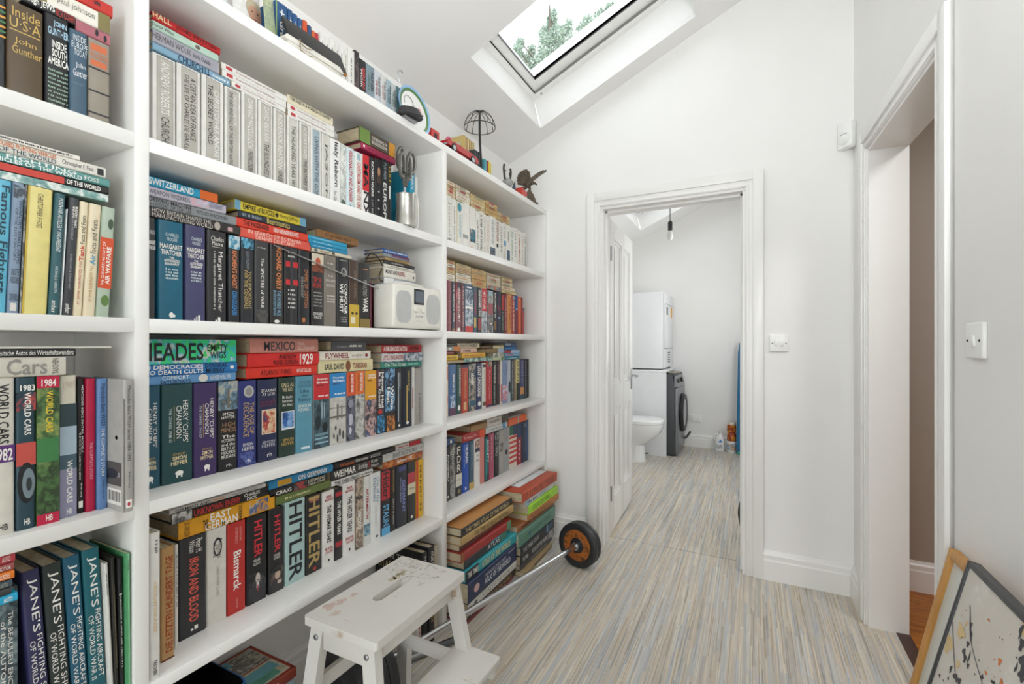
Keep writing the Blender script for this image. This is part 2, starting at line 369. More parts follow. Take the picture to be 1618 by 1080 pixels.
for y,s in((0,-1),(.035,1)):
    h.box((DW-.075,min(y,y+s*.006),.86),(DW-.04,max(y,y+s*.006),1.01),STEEL,bev=.002)
    h.tube([(DW-.057,y,.96),(DW-.057,y+s*.045,.96),(DW-.07,y+s*.05,.96),(DW-.16,y+s*.05,.958)],.008,STEEL)
h.build('door_handle',dr)
for z in(.22,1.72): MB().box((-.004,-.003,z),(.002,.038,z+.09),STEEL).tube([(-.006,-.004,z),(-.006,-.004,z+.09)],.006,STEEL).build('hinge',dr)
# doorway in the side wall: architraves and deep lining (side-wall frame: x into the wall, y along it)
def archR(b,y0,y1,zt,w,x,sgn):
    for a,c,t in((0,w,.012),(w*.42,w,.021),(.004,.016,.017)):
        e=sorted((x,x+sgn*t))
        for ya,yb in((y0-c,y0-a),(y1+a,y1+c)): b.box((e[0],ya,0),(e[1],yb,zt+c),GLOSS,MR,.003)
        b.box((e[0],y0-a-.001,zt+a),(e[1],y1+a+.001,zt+c),GLOSS,MR,.003)
b=MB(); archR(b,-1.006,-.262,2.03,.085,0,-1); struct(b.build('trim_6'))
b=MB()
for a,c in((-1.008,-.995),(-.273,-.26)): b.box((-.004,a,0),(.134,c,2.03),GLOSS,MR)
b.box((-.004,-1.006,2.018),(.134,-.262,2.032),GLOSS,MR); struct(b.build('trim_7'))
# skirting boards
SK=[(0,0),(.018,0),(.018,.098),(.014,.106),(.014,.126),(.008,.134),(.005,.146),(0,.146)]
def skirt(name,p,q,out,M=None):        # p->q along the wall, out = into the room
    p,q,out=Vector(p),Vector(q),Vector(out); vs=[]
    for e in(p,q): vs+=[e+out*a+Z_*h for a,h in SK]
    n=len(SK); b=MB(); vs=[M@v for v in vs] if M else vs
    b.add(vs,[list(range(n))[::-1],[n+i for i in range(n)]]+[(i,(i+1)%n,n+(i+1)%n,n+i) for i in range(n)],GLOSS); return struct(b.build(name))
skirt('baseboard_end',(-1.12,YE,0),(-.883,YE,0),(0,-1,0)); skirt('baseboard_end',(.053,YE,0),(.44,YE,0),(0,-1,0))
skirt('baseboard_right',(0,-.177,0),(0,-.002,0),(-1,0,0),MR); skirt('baseboard_right',(0,-5,0),(0,-1.091,0),(-1,0,0),MR)
skirt('baseboard_left',(XL,.545,0),(XL,1.611,0),(1,0,0)); skirt('baseboard_left',(XL,2.89,0),(XL,4.6,0),(1,0,0))
uw=bpy.data.objects.new('window_4',None); COL.objects.link(uw); struct(uw); uw.matrix_world=MR@Matrix.Translation((-.002,1.6,1.55))  # made-up window surround framing the utility fill lamp
b=MB()
for p in(((-.03,-.55,-.5),(0,-.5,.5)),((-.03,.5,-.5),(0,.55,.5)),((-.03,-.55,.5),(0,.55,.55)),((-.03,-.55,-.55),(0,.55,-.5))): b.box(*p,UPVC,bev=.003)
b.build('window_frame',uw)
skirt('baseboard_far',(-.72,YF,0),(.3,YF,0),(0,-1,0))
# hall beyond the side doorway
TAU=wallmat('a89c90','taupe_emulsion'); HW=woodmat('8a4c1c','c9802f','hall_parquet',(9,60,1))
struct(MB().box((.58,.4,-.03),(2.2,3.4,.001),HW).build('floor_hall'))
struct(MB().box((.534,1.70,-.03),(.58,2.5,.003),woodmat('3a2622','5a3c34','dark_threshold')).build('trim_8'))
b=MB(); b.box((.55,2.93,0),(.80,3.1,2.5),TAU); b.box((.80,3.0,0),(2.2,3.1,2.5),TAU); b.box((2.1,.4,0),(2.2,3.1,2.5),TAU); b.box((.60,.3,0),(2.2,.4,2.5),TAU); struct(b.build('wall_hall'))
struct(MB().box((.53,.3,2.5),(2.2,3.1,2.56),CEIL).build('ceiling_hall'))
skirt('baseboard_hall',(.58,2.93,0),(.80,2.93,0),(0,-1,0)); skirt('baseboard_hall',(.82,3.0,0),(2.1,3.0,0),(0,-1,0))
# ------------------------------------------------------------------ bookcase
bc=empty('bookcase',(-1.15,1.6,0),'tall white built-in bookcase covering the whole wall, packed with books','bookcase')
P=Matrix.Translation((1.15,-1.6,0))
def part(b,name): o=b.build(name,bc); o.location=(1.15,-1.6,0); return o
XB,XF=XL+.001,-1.15
for y0,y1,nm in((-.558,-.53,'side_panel'),(.513,.541,'divider'),(1.612,1.642,'divider'),(2.697,2.729,'side_panel')):
    part(MB().box((XB,y0,0),(XF,y1,2.0095),SHELF,bev=.0015),nm)
part(MB().box((XB,-.558,2.0095),(XF,2.729,2.039),SHELF,bev=.002),'top_board')
for z0,z1 in((1.611,1.643),(1.224,1.254),(.834,.863),(.442,.471)):
    for y0,y1 in((-.53,.513),(.541,1.612),(1.642,2.697)): part(MB().box((XB,y0-.0005,z0),(XF+.0006,y1+.0005,z1),SHELF,bev=.002),'shelf')

row('half-seen bay top',1.643)
up(-1.18,.3081,.024,.175,.16,'h','33373a','charcoal book with green stripes','r|d39a3c|.45,1,.12,.14~r|3f7a45|.45,1,.17,.19~r|d39a3c|.45,1,.22,.24~r|3f7a45|.45,1,.27,.29~r|d39a3c|.45,1,.32,.34~r|3f7a45|.45,1,.37,.39~r|d39a3c|.45,1,.42,.44')
up(-1.18,.3329,.0494,.1721,.16,'h','54442f','brown cloth hardback with gilt lettering','h|Inside|c9a85a|.15,.9,.05,.15~h|U·S·A|c9a85a|.08,.92,.16,.27~r|c9a85a|.08,.92,.29,.3~h|John|c9a85a|.2,.8,.36,.44~h|Gunther|c9a85a|.15,.95,.45,.53')
up(-1.18,.384,.0348,.1799,.16,'h','17181b','black hardback with bold capitals','h*|JOHN|a8c8dd|.35,.9,.05,.12~h*|GUNTHER|a8c8dd|.12,.98,.13,.21~h*|INSIDE|efede6|.28,.9,.26,.34~h*|SOUTH|efede6|.28,.92,.35,.43~h*|AMERICA|efede6|.12,.98,.44,.52~g|8fa894|.12,.95,.57,.59~g|8fa894|.12,.95,.615,.635~g|8fa894|.12,.95,.66,.68~g|8fa894|.12,.95,.705,.725~g|8fa894|.12,.95,.75,.77~g|8fa894|.12,.95,.795,.815~g|8fa894|.12,.95,.84,.86~g|8fa894|.12,.95,.885,.905~g|8fa894|.12,.95,.93,.95')
up(-1.18,.4193,.0288,.1713,.16,'h','3f5a6d','slate blue hardback with white script','h|INSIDE|d5dbe0|.2,.9,.05,.12~h|EUROPE|d5dbe0|.12,.98,.13,.2~h|TODAY|d5dbe0|.25,.95,.21,.28~h|John|e6e8ea|.35,.85,.36,.43~h|Gunther|e6e8ea|.2,.95,.44,.52~r|6d7f8c|.1,.8,.6,.605')
up(-1.18,.4486,.0358,.1701,.16,'h','8f877a','grey book with black bands','r|c9693f|.1,.85,.05,.13~h|RUSSIA|c9693f|.1,.95,.15,.22~r|c9693f|.1,.85,.24,.31~r|222326|0,1,.33,.35~r|222326|0,1,.6,.62~r|222326|0,1,.86,.88')
fl(-1.18,.3524,.076,1.8234,.0182,.16,'h','1c1c1e','thin black book lettered in white and red','h*|tough JEWS|efede6|.05,.6,.05,.9~h|RICH COHEN|c23b33|.62,.98,.15,.9')
fl(-1.18,.4293,.055,1.8148,.0231,.16,'h','a8616b','dusty pink book with black blots','e|222326|.55,.65,.1,.7~e|222326|.8,.9,.3,.9')
fl(-1.18,.3409,.1434,1.8383,.0362,.16,'h','e2ddd2','cream and olive book','r|7d7245|.86,1,0,1~r|7d7245|0,.32,0,1~h|paul johnson|555048|.42,.82,.25,.7')
fl(-1.18,.4198,.0689,1.8749,.0258,.16,'h','b9281f','red hardback lying on a cream book','r|5a1512|.55,.7,.3,.6')
row('half-seen bay second',1.254)
up(-1.18,.3075,.0252,.2359,.16,'h','5fb3cf','sky blue tall book with white script','d*|Famous Fighters|1c3a4c|.35,.9,.04,.85~r|a5d7e5|0,.3,.5,1',-2)
up(-1.18,.3331,.016,.2368,.16,'h','7f92a8','blue-grey book on infantry arms',"d|INFANTRY SMALL ARMS|1d2735|.6,.85,.14,.62~d|OF THE 21ST CENTURY|1d2735|.3,.5,.2,.6~h|GUNS OF THE|222326|.2,.85,.66,.71~h|WORLD'S ARMIES|222326|.15,.9,.72,.77~h|LEIGH NEVILLE|1d2735|.15,.9,.85,.9~r|d9d4cf|.25,.75,.92,.98~p|2f3a45/8797a5/5b6875|.1,1,.02,.12",-2)
up(-1.18,.3495,.0025,.2374,.16,'h','6c6f6c','thin grey picture-spined book','p|4d4f4d/a3a49c/222222|0,1,0,1',-2)
up(-1.18,.3526,.0349,.2362,.16,'h','ddcf83','pale yellow thick hardback','d|CHRISTOPHER F FOSS|4a4533|.38,.6,.05,.32~r|c9a93c|0,.06,0,1',-2.2)
up(-1.18,.3881,.0163,.2335,.16,'h','2b5960','dark teal book on artillery','d|POSTWAR ARTILLERY 1945-PRESENT|d7dedb|.35,.75,.04,.48~d|MICHAEL E HASKEW|d7dedb|.4,.65,.6,.82~d|amber|efede6|.25,.7,.88,.98',-2.6)
up(-1.18,.4061,.0019,.207,.16,'p','d8dfe0','thin white booklet','',-2.6)
up(-1.18,.4086,.0158,.2307,.16,'h','36383c','charcoal book on modern tanks','d*|MODERN TANKS|efede6|.6,.85,.07,.25~d*|AND AFVs|efede6|.35,.57,.07,.17~d|1991-PRESENT|a7a9ac|.35,.55,.18,.36~d|RUSSELL HART & STEPHEN HART|a7a9ac|.4,.6,.48,.78~d|amber|efede6|.25,.7,.9,.98',-2.8)
up(-1.18,.425,.0139,.2277,.16,'h','e0d3b3','cream fact book with a red word','d|The GUINNESS Book of|b5402e|.3,.6,.52,.9~u*|Tank|cc4a2c|.25,.75,.38,.52~u|Facts and Feats|222326|.25,.75,.12,.37',-2.8)
up(-1.18,.4395,.0205,.2273,.16,'h','dfd2b4','cream fact book with a blue word','d|The GUINNESS Book of|b5832e|.35,.6,.55,.87~u*|Air|2a8fb5|.3,.72,.45,.54~u|Facts and Feats|222326|.3,.72,.14,.44',-2.8)
up(-1.18,.4606,.0225,.2266,.16,'h','a9b8a6','pale green hardback with an orange band','r|cf4e22|0,1,.28,.74~u*|AIR WARFARE|efede6|.5,.85,.36,.7~u|THE GUINNESS HISTORY OF|efede6|.2,.4,.32,.72~e|3f4f3d|.5,.9,.1,.2~e|5b7a3c|.3,.9,.8,.9',-2.8)
fl(-1.18,.3059,.1753,1.4919,.0139,.16,'h','8fb0aa','pale teal thin book','p|8fb0aa/dfe5df/5a8a88|0,1,0,1')
fl(-1.18,.3059,.1763,1.5063,.0159,.16,'h','20201f','dark book with a red band','r|c23a2b|0,.6,.1,.9~h*|OF THE WORLD|efede6|.62,.92,.2,.8')
fl(-1.18,.3059,.1774,1.5226,.0166,.16,'h','5b9490','teal and white book on fighting vehicles','h*|FIGHTING|e8efec|.15,.7,.05,.48~h*|VEHICLES OF THE WORLD|e8efec|0,.75,.5,.95~h|FOSS|efede6|.77,.9,.3,.8')
fl(-1.18,.3059,.171,1.5396,.0217,.16,'h','ddd9d0','white book on armoured vehicles','h*|ARMOURED FIGHTING VEHICLES|c66a2c|.02,.55,.1,.48~h*|OF THE WORLD|39555c|.1,.55,.52,.9~h|Christopher F. Foss|222326|.6,.88,.3,.8~r|222326|.92,.98,.25,.85')
fl(-1.18,.3059,.1293,1.5616,.0083,.16,'p','e6e2d8','thin white booklet topmost of its pile','b|222326|.1,.9,.3,.7')
row('half-seen bay third',.863)
up(-1.175,.3129,.0298,.2768,.16,'h','d5d1c6','ivory yearbook with a purple band','d*|WORLD CARS|1d1c1c|.25,.75,.04,.42~r|5b2d73|0,1,.43,.54~h*|1982|efede6|.1,.9,.45,.53~h*|HB|222326|.3,.7,.93,.97')
up(-1.175,.3439,.0263,.276,.16,'h','27434f','dark teal yearbook with a wheel picture','h*|1983|efede6|.2,.95,.05,.09~p|27434f/b5443c/1f2c33|0,1,.1,.22~d*|WORLD CARS|efede6|.4,.75,.1,.38~r|c25148|0,1,.43,.58~e|1b1f22|.05,1,.56,.83~e|76858c|.3,.95,.6,.8~e|2b3236|.5,.8,.66,.75~h*|HB|efede6|.4,.7,.93,.97')
up(-1.175,.3711,.032,.2765,.16,'h','4d7040','green picture yearbook with crimson ends','p|4d7040/2c3a28/8b9a5a|0,1,.08,.93~r|3f7d49|0,1,.42,.58~r|c01d44|0,1,0,.08~r|c01d44|0,1,.93,1~h*|1984|efede6|.2,.85,.02,.07~d*|WORLD CARS|dfc53c|.4,.72,.1,.38~h*|HB|efede6|.4,.7,.94,.98')
up(-1.185,.407,.0256,.2754,.16,'h','d9d3c2','pale picture yearbook with a car window','r|31454a|0,1,.2,.36~r|a9bcca|0,1,.36,.56~r|46606d|0,1,.56,.7~r|8f8ea8|0,1,.66,1~d*|WORLD CARS|efede6|.4,.75,.6,.9~h|1985|c9b5a8|.2,.9,.04,.09~h*|HB|efede6|.4,.7,.94,.98')
up(-1.19,.4349,.012,.2676,.16,'h','1b1b1c','black slim model history book','d|MERCEDES-BENZ FINTAIL MODELS|efede6|.55,.8,.05,.55~d|THE W110 W111 AND W112 SERIES|efede6|.25,.45,.4,.75~d|Brian Long|efede6|.4,.65,.78,.88~r|efede6|.2,.75,.91,.96')
up(-1.185,.4473,.016,.2669,.16,'h','b3133f','crimson slim marque history','d|THE COMPLETE STORY|e6a9b8|.35,.65,.48,.76')
up(-1.18,.4637,.0174,.2659,.16,'h','5f83b4','blue slim marque history','d|Mercedes-Benz W123|1e2d45|.3,.72,.04,.36~d|THE COMPLETE STORY|efede6|.35,.65,.38,.75~d|JAMES TAYLOR|1e2d45|.4,.6,.78,.92')
up(-1.115,.4805,.0167,.2657,.16,'h','a6a49f','silver-grey book jutting over the shelf edge','d|Mercedes-Benz W124 series 1984-1997|3c3b3a|.35,.7,.05,.62~d|Brian Long|3c3b3a|.4,.65,.7,.82~r|efede6|.2,.8,.91,.97~e|b03040|.35,.65,.925,.96')
fl(-1.17,.3033,.1073,1.1403,.036,.16,'h','cdc8bb','thick cream book with silver script','h*|Cars|8d8b85|.25,.75,.1,.9~u|TASCHEN|222326|.82,.9,.1,.9')
fl(-1.17,.3033,.1224,1.1766,.0144,.16,'h','2b2b2c','black book with white script','h|Deutsche Autos des Wirtschaftswunders|efede6|.1,.97,.2,.8')
fl(-1.17,.3033,.1791,1.1914,.0041,.16,'p','cfccc4','thin white booklet topmost of its pile','')
row('half-seen bay lowest',.471)
up(-1.2,.3226,.0307,.2866,.16,'h','55666c','grey picture-jacketed encyclopedia of cars','p|55666c/2b3438/8b9999|0,1,0,1~d|The BEAULIEU ENCYCLOPEDIA|efede6|.6,.8,.15,.9~d|of the AUTOMOBILE|efede6|.3,.5,.2,.8')
up(-1.19,.3729,.0257,.3093,.16,'h','2a2950','dark indigo naval reference book',"d|JANE'S|efede6|.25,.8,.05,.38~d|FIGHTING SHIPS|efede6|.55,.85,.4,.85~d|OF WORLD WAR I|efede6|.15,.45,.43,.85",3.4)
up(-1.19,.4,.0289,.3092,.16,'h','27302f','near-black naval reference book',"d|JANE'S|efede6|.25,.8,.05,.38~d|FIGHTING SHIPS|efede6|.55,.85,.4,.85~d|OF WORLD WAR II|efede6|.15,.45,.43,.85",3.2)
up(-1.19,.4294,.0262,.312,.16,'h','1d5871','blue aircraft reference book',"d|JANE'S|efede6|.25,.8,.05,.38~d|FIGHTING AIRCRAFT|efede6|.55,.85,.4,.85~d|OF WORLD WAR I|efede6|.15,.45,.43,.85",3)
up(-1.19,.4561,.0284,.3144,.16,'h','17606b','teal aircraft reference book',"d|JANE'S|efede6|.25,.8,.05,.38~d|FIGHTING AIRCRAFT|efede6|.55,.85,.4,.85~d|OF WORLD WAR II|efede6|.15,.45,.43,.85",2.6)
up(-1.178,.485,.006,.2799,.16,'h','d8d6d0','white slim book','b|666560|.3,.6,.08,.25',2.3)
up(-1.172,.4915,.006,.2885,.16,'h','26241f','black slim book','b|8a7f60|.35,.6,.2,.8',1.7)
up(-1.166,.498,.006,.2853,.16,'h','1d1d1e','black slim car book with a white title','d|MERCEDES 8 AND 600 1963-1972|efede6|.3,.65,.28,.8~r|efede6|.1,.9,.26,.27',1.2)
up(-1.158,.5045,.006,.2927,.16,'p','4f9565','green paperback beside the upright','r|7fbf8f|.45,1,0,1~b|2d4a36|.5,.8,.05,.12',.4)
fl(-1.16,.297,.0445,.745,.0153,.15,'h','1ea0c8','cyan book with white lettering','h*|AUTO|efede6|.6,.85,.25,.75')
fl(-1.16,.297,.0365,.7607,.0118,.15,'h','3c3d3c','dark grey thin book','')
fl(-1.16,.297,.0377,.773,.013,.15,'h','3c4d57','slate book with pale lettering','h|AUTO|b9b59f|.6,.85,.25,.75')
fl(-1.16,.297,.0405,.7864,.0153,.15,'h','e07a1d','bright orange book','h|MERCEDES|efede6|.4,.85,.25,.75')
fl(-1.16,.297,.0397,.802,.013,.15,'h','9c4a4a','dull red book with pale lettering','h|MOTOR|efede6|.5,.9,.25,.75')
fl(-1.16,.297,.0413,.8154,.0175,.15,'h','b03a42','rosy red book topmost of its pile','h|AUTO|efede6|.6,.85,.25,.75')
row('middle bay top',1.643)
up(-1.235,.5875,.0503,.234,.16,'f','dcdad4','white slipcase, beige spine with a short black title','r|b3afa6|.18,.92,0,1~d|ANDREW ROBERTS|e9e7e2|.365,.735,.05,.58~d|CHURCHILL|3d3b38|.365,.735,.61,.93')
up(-1.235,.6385,.0562,.2367,.16,'f','dcdad4','white slipcase, beige spine lettered in two black lines','r|b3afa6|.2,.9,0,1~d|A CERTAIN IDEA OF FRANCE|222326|.57,.808,.1,.75~d|THE LIFE OF CHARLES DE GAULLE|222326|.32,.52,.08,.88')
up(-1.235,.6962,.0574,.2396,.16,'f','dcdad4','white slipcase, beige spine titled THE SECRET WORLD','r|b3afa6|.2,.85,0,1~d|CHRISTOPHER ANDREW|e9e7e2|.56,.8,.12,.92~d|THE SECRET WORLD|222326|.28,.5,.08,.72')
up(-1.235,.7543,.0447,.237,.16,'f','dcdad4','white slipcase, beige spine with small dense lettering','r|b3afa6|.18,.9,0,1~d|DAVID EDGERTON|e9e7e2|.55,.75,.06,.4~d|THE RISE AND FALL OF THE BRITISH NATION|222326|.28,.5,.04,.9')
up(-1.235,.7999,.0477,.244,.16,'f','dcdad4','white slipcase, beige spine lettered lower down','r|b3afa6|.2,.9,0,1~d|DIARMAID MACCULLOCH|e9e7e2|.375,.725,.05,.6~d|THOMAS CROMWELL|3d3b38|.375,.725,.63,.93')
up(-1.235,.8485,.046,.2431,.16,'f','dcdad4','white slipcase, beige spine with white and black halves','r|b3afa6|.2,.92,0,1~d|DAVID ABULAFIA|e9e7e2|.38,.74,.05,.45~d|THE BOUNDLESS SEA|3d3b38|.38,.74,.48,.93')
up(-1.235,.8955,.0426,.2415,.16,'f','dcdad4','white slipcase, beige spine lettered mostly in white','r|b3afa6|.2,.9,0,1~d|RODERICK BEATON|e9e7e2|.375,.725,.05,.7~d|GREECE|3d3b38|.375,.725,.73,.93')
up(-1.235,.9402,.0417,.2401,.16,'f','dcdad4','white slipcase, very pale spine with tiny lettering','r|c4c1b8|.2,.9,0,1~d|THE HUNDRED YEARS WAR|3d3b38|.375,.725,.1,.93')
up(-1.235,.9831,.0393,.2383,.16,'f','dcdad4','white slipcase, taupe spine with white and black words','r|aaa69c|.2,.9,0,1~d|NORMAN DAVIES|e9e7e2|.375,.725,.05,.45~d|THE BROTHERS YORK|3d3b38|.375,.725,.48,.93')
up(-1.235,1.0236,.0426,.2398,.16,'f','dcdad4','white slipcase, blue-grey spine','r|9aabb4|.2,.9,0,1~d|LIVING WITH THE GODS|3d3b38|.375,.725,.1,.93')
up(-1.235,1.0674,.0331,.2372,.16,'f','dcdad4','white slipcase, off-white spine','r|c9c6bd|.2,.9,0,1~d|JASON|3d3b38|.375,.725,.1,.93')
up(-1.235,1.1019,.0413,.2356,.16,'p','e4e3e0','white paperback with a bold black title','d*|Italy Reborn|222326|.3,.8,.03,.66~d|Mark Gilbert|77756f|.3,.65,.72,.9')
up(-1.235,1.1445,.0249,.2339,.16,'p','cfd3cc','pale paperback with faint artwork','p|cfd3cc/a9a9a6/e5e5e0|0,1,0,1~e|4c5550|.1,.9,.8,.93')
up(-1.235,1.1709,.0359,.2328,.16,'h','cddde0','pale blue hardback with red capitals','d*|PERSONALITY AND POWER|b32a2a|.3,.72,.04,.8~b|77807f|.4,.6,.84,.95')
up(-1.235,1.2082,.0359,.2311,.16,'h','dfe2dc','pale hardback with tall red capitals','r|9fb5c0|.3,.75,.02,.12~d*|CAPITALISM AND ITS CRITICS|b9352c|.3,.78,.15,.97')
up(-1.235,1.2456,.031,.2347,.16,'h','e6e3df','hardback half scarlet half white','r|c8252c|0,1,0,.55~d*|MA|222326|.15,.9,.14,.5~d*|NX|222326|.15,.9,.56,.95')
up(-1.235,1.2782,.0289,.2367,.16,'h','1e1f22','black hardback with white capitals','d*|RICHARD HARRIS|efede6|.35,.75,.06,.6~b|9c9a96|.35,.65,.65,.9')
up(-1.235,1.3087,.0349,.2415,.16,'h','232225','dark hardback with a painted portrait','e|b98b6a|.35,.75,.12,.25~r|4b3a32|.25,.85,.25,.36~e|c9c4ba|.4,.65,.48,.51~e|c9c4ba|.4,.65,.61,.64~e|c9c4ba|.4,.65,.74,.77~e|c9c4ba|.4,.65,.87,.9')
up(-1.235,1.3453,.0275,.253,.16,'h','141518','black hardback with chunky white capitals','d*|EUROPE|efede6|.2,.8,.35,.95~d|FUHRER|a9b5bd|.3,.75,.05,.3')
up(-1.235,1.3745,.0229,.2479,.16,'h','26241f','dark hardback with a yellow word','d*|CULT|d3b545|.25,.8,.05,.3~r|d8d5cf|.3,.7,.35,.55')
up(-1.235,1.5064,.0281,.268,.16,'p','1f93b5','slim book with cyan and magenta halves','r|8d2f57|0,1,.38,1~d|LEARN|efede6|.25,.75,.05,.3~d|1976|efede6|.3,.7,.6,.75')
up(-1.235,1.5406,.0144,.2457,.16,'p','dcdad3','thin white booklet beside the divider','')
fl(-1.235,.5875,.1811,1.8831,.0181,.16,'h','7fa6bd','grey-blue book with a navy title','h*|CHURCHILL|1d3a5a|.3,.72,.02,.98~b|e5eaec|.75,.97,.4,.7')
fl(-1.235,.5875,.1528,1.9016,.0309,.16,'h','a3a2ac','lavender-grey thick book','h|HERMAN WOUK|5a5048|0,.55,.25,.75~h|Inside, Outside|222326|.58,.85,.3,.75')
fl(-1.235,.5875,.1504,1.9329,.0193,.16,'h','b7cfc0','pale mint book','h|Duncan Wilson|222326|0,.3,.3,.75~e|6b5a56|.62,.7,.3,.8')
fl(-1.235,.5875,.1553,1.9527,.0194,.16,'h','b51c1c','scarlet book with black capitals','h*|HALL|e0cfa0|0,.25,.05,.75~h|JOHN PRESTON|2b0d0d|.32,.93,.2,.85')
fl(-1.235,.7729,.162,1.8875,.0147,.16,'p','dfddd7','white pocket yearbook under two like it','r|b5353c|.06,.15,.25,.75~h|Pocket World in Figures 2014 Edition|7a3038|.2,.8,.3,.72')
fl(-1.235,.7477,.1893,1.9026,.0184,.16,'p','dfddd7','white pocket yearbook between two like it','r|b5353c|.06,.15,.25,.75~h|Pocket World in Figures 2014 Edition|7a3038|.2,.8,.3,.72')
fl(-1.235,.7461,.1931,1.9214,.0166,.16,'p','dfddd7','white pocket yearbook topmost of three','r|b5353c|.06,.15,.25,.75~h|Pocket World in Figures 2014 Edition|7a3038|.2,.8,.3,.72')
fl(-1.235,.9434,.1742,1.8836,.0185,.16,'p','dfddd7','white pocket yearbook lowest of a low pile','r|b5353c|.06,.15,.25,.75~h|Pocket World in Figures 2014 Edition|7a3038|.2,.8,.3,.72')
fl(-1.235,.9413,.1764,1.9025,.0185,.16,'p','dfddd7','white pocket yearbook under a cream book','r|b5353c|.06,.15,.25,.75~h|Pocket World in Figures 2014 Edition|7a3038|.2,.8,.3,.72')
fl(-1.235,.9413,.1711,1.9214,.0247,.16,'p','d9d0b4','cream booklet on white yearbooks','h*|THE PAST IS A FOREIGN COUNTRY|222326|.05,.95,.1,.5')
fl(-1.235,1.2395,.1795,1.8965,.023,.116,'h','a52a50','magenta book under an olive book','e|efede6|.05,.1,.3,.7~g|7d1d3b|.2,.8,.3,.7')
fl(-1.235,1.2305,.1849,1.9199,.0512,.116,'h','53483a','thick dark olive book with green and amber labels','r|6d8a43|0,.28,0,1~r|cf912a|.82,1,0,1~h|THE BREAKING OF|efede6|.33,.75,.25,.48~h|BOURGEOIS EUROPE|efede6|.33,.75,.55,.78')
row('middle bay second',1.254)
up(-1.24,.5695,.0268,.2384,.16,'h','333436','charcoal hardback mostly behind the upright','h|CHARLES MOORE|cfcdc8|.55,.95,.12,.16~h*|MARGARET|efede6|.5,.98,.22,.26~h*|THATCHER|efede6|.5,.98,.27,.31')
up(-1.24,.6016,.055,.2396,.16,'h','15617a','petrol blue hardback with a white bird emblem','h|CHARLES|d9e3e3|.28,.8,.12,.155~h|MOORE|d9e3e3|.33,.75,.165,.2~h*|MARGARET|efede6|.06,.95,.23,.28~h*|THATCHER|efede6|.1,.92,.29,.34~h*|THE|efede6|.42,.62,.355,.375~h*|AUTHORIZED|efede6|.22,.85,.38,.41~h*|BIOGRAPHY|efede6|.25,.82,.415,.44~g|c9d5d6|.28,.78,.47,.49~g|c9d5d6|.28,.78,.5,.52~g|c9d5d6|.28,.78,.53,.55~g|c9d5d6|.28,.78,.56,.58~e|efede6|.42,.6,.91,.965~e|efede6|.52,.68,.93,.96')
up(-1.24,.661,.048,.2407,.16,'h','45456b','violet-grey hardback biography','h|CHARLES|d9e3e3|.28,.8,.12,.155~h|MOORE|d9e3e3|.33,.75,.165,.2~h*|MARGARET|efede6|.06,.95,.23,.28~h*|THATCHER|efede6|.1,.92,.29,.34~h*|THE|efede6|.42,.62,.355,.375~h*|AUTHORIZED|efede6|.22,.85,.38,.41~h*|BIOGRAPHY|efede6|.25,.82,.415,.44~g|c9d5d6|.28,.78,.47,.49~g|c9d5d6|.28,.78,.5,.52~g|c9d5d6|.28,.78,.53,.55~g|c9d5d6|.28,.78,.56,.58~r|efede6|.42,.48,.96,.985~r|efede6|.52,.58,.94,.985~r|efede6|.62,.72,.925,.985')
up(-1.24,.7121,.0503,.2392,.16,'h','2d2c2e','black hardback with a tall white name down it','h|Charles|efede6|.2,.85,.06,.11~h|Moore|efede6|.25,.8,.115,.16~r|efede6|.25,.75,.175,.178~d|Margaret Thatcher|efede6|.5,.8,.22,.88~b|b5b3ae|.32,.42,.22,.86~r|efede6|.42,.5,.965,.985~r|efede6|.55,.68,.935,.985')
up(-1.24,.7675,.0312,.2363,.16,'h','242628','black hardback with orange and blue capitals',"p|5fa3c0/cfd8da/24404f|0,1,0,.15~d*|KHOMEINI'S GHOST|dd8a5a|.3,.75,.17,.6~d*|CON COUGHLIN|3f8fd0|.3,.75,.63,.9")
up(-1.24,.8022,.0365,.237,.16,'h','26282c','black hardback with figures under a blue sky','p|5aa5c8/27343c/8fc5dc|0,1,0,.12~d|ALLAN MALLINSON|8a949c|.4,.65,.15,.36~d|TOO IMPORTANT|c8b070|.55,.8,.38,.82~d|FOR THE GENERALS|c8b070|.25,.5,.38,.82')
up(-1.24,.8415,.0445,.2375,.16,'h','3a3a3b','grey-black hardback with a widely spaced title','g|a7a5a0|.2,.75,.07,.09~d|The SPECTRE of WAR|efede6|.4,.65,.2,.8~p|3a3a3b/5a5652/2b2b2b|.1,.95,.82,.98')
up(-1.24,.889,.0432,.2374,.16,'h','2a2826','black hardback with orange capitals','d*|RICHARD OVERY|d8854f|.45,.85,.04,.56~d|THE MORBID AGE|86b4cf|.5,.78,.57,.88~d|BRITAIN BETWEEN THE WARS|86b4cf|.22,.42,.57,.88~e|efede6|.3,.7,.93,.97')
up(-1.24,.9355,.0471,.2369,.16,'h','222224','black hardback with two red bands','r|c1282c|.1,1,.18,.25~r|c1282c|.1,1,.41,.48~g|d2d0ca|.25,.75,.05,.075~g|d2d0ca|.25,.75,.1,.125~g|d2d0ca|.25,.8,.53,.555~g|d2d0ca|.25,.8,.585,.61~g|d2d0ca|.25,.8,.64,.665~g|d2d0ca|.25,.8,.695,.72~g|d2d0ca|.25,.8,.75,.775~r|36363a|.4,.62,0,1')
up(-1.24,.9848,.0406,.2355,.16,'h','222428','black hardback with copper capitals','d|EMPIRE OF COTTON|c07a4a|.5,.8,.25,.75~d|SVEN BECKERT|b5b2ab|.2,.4,.35,.62~e|b06a35|.3,.6,.88,.95')
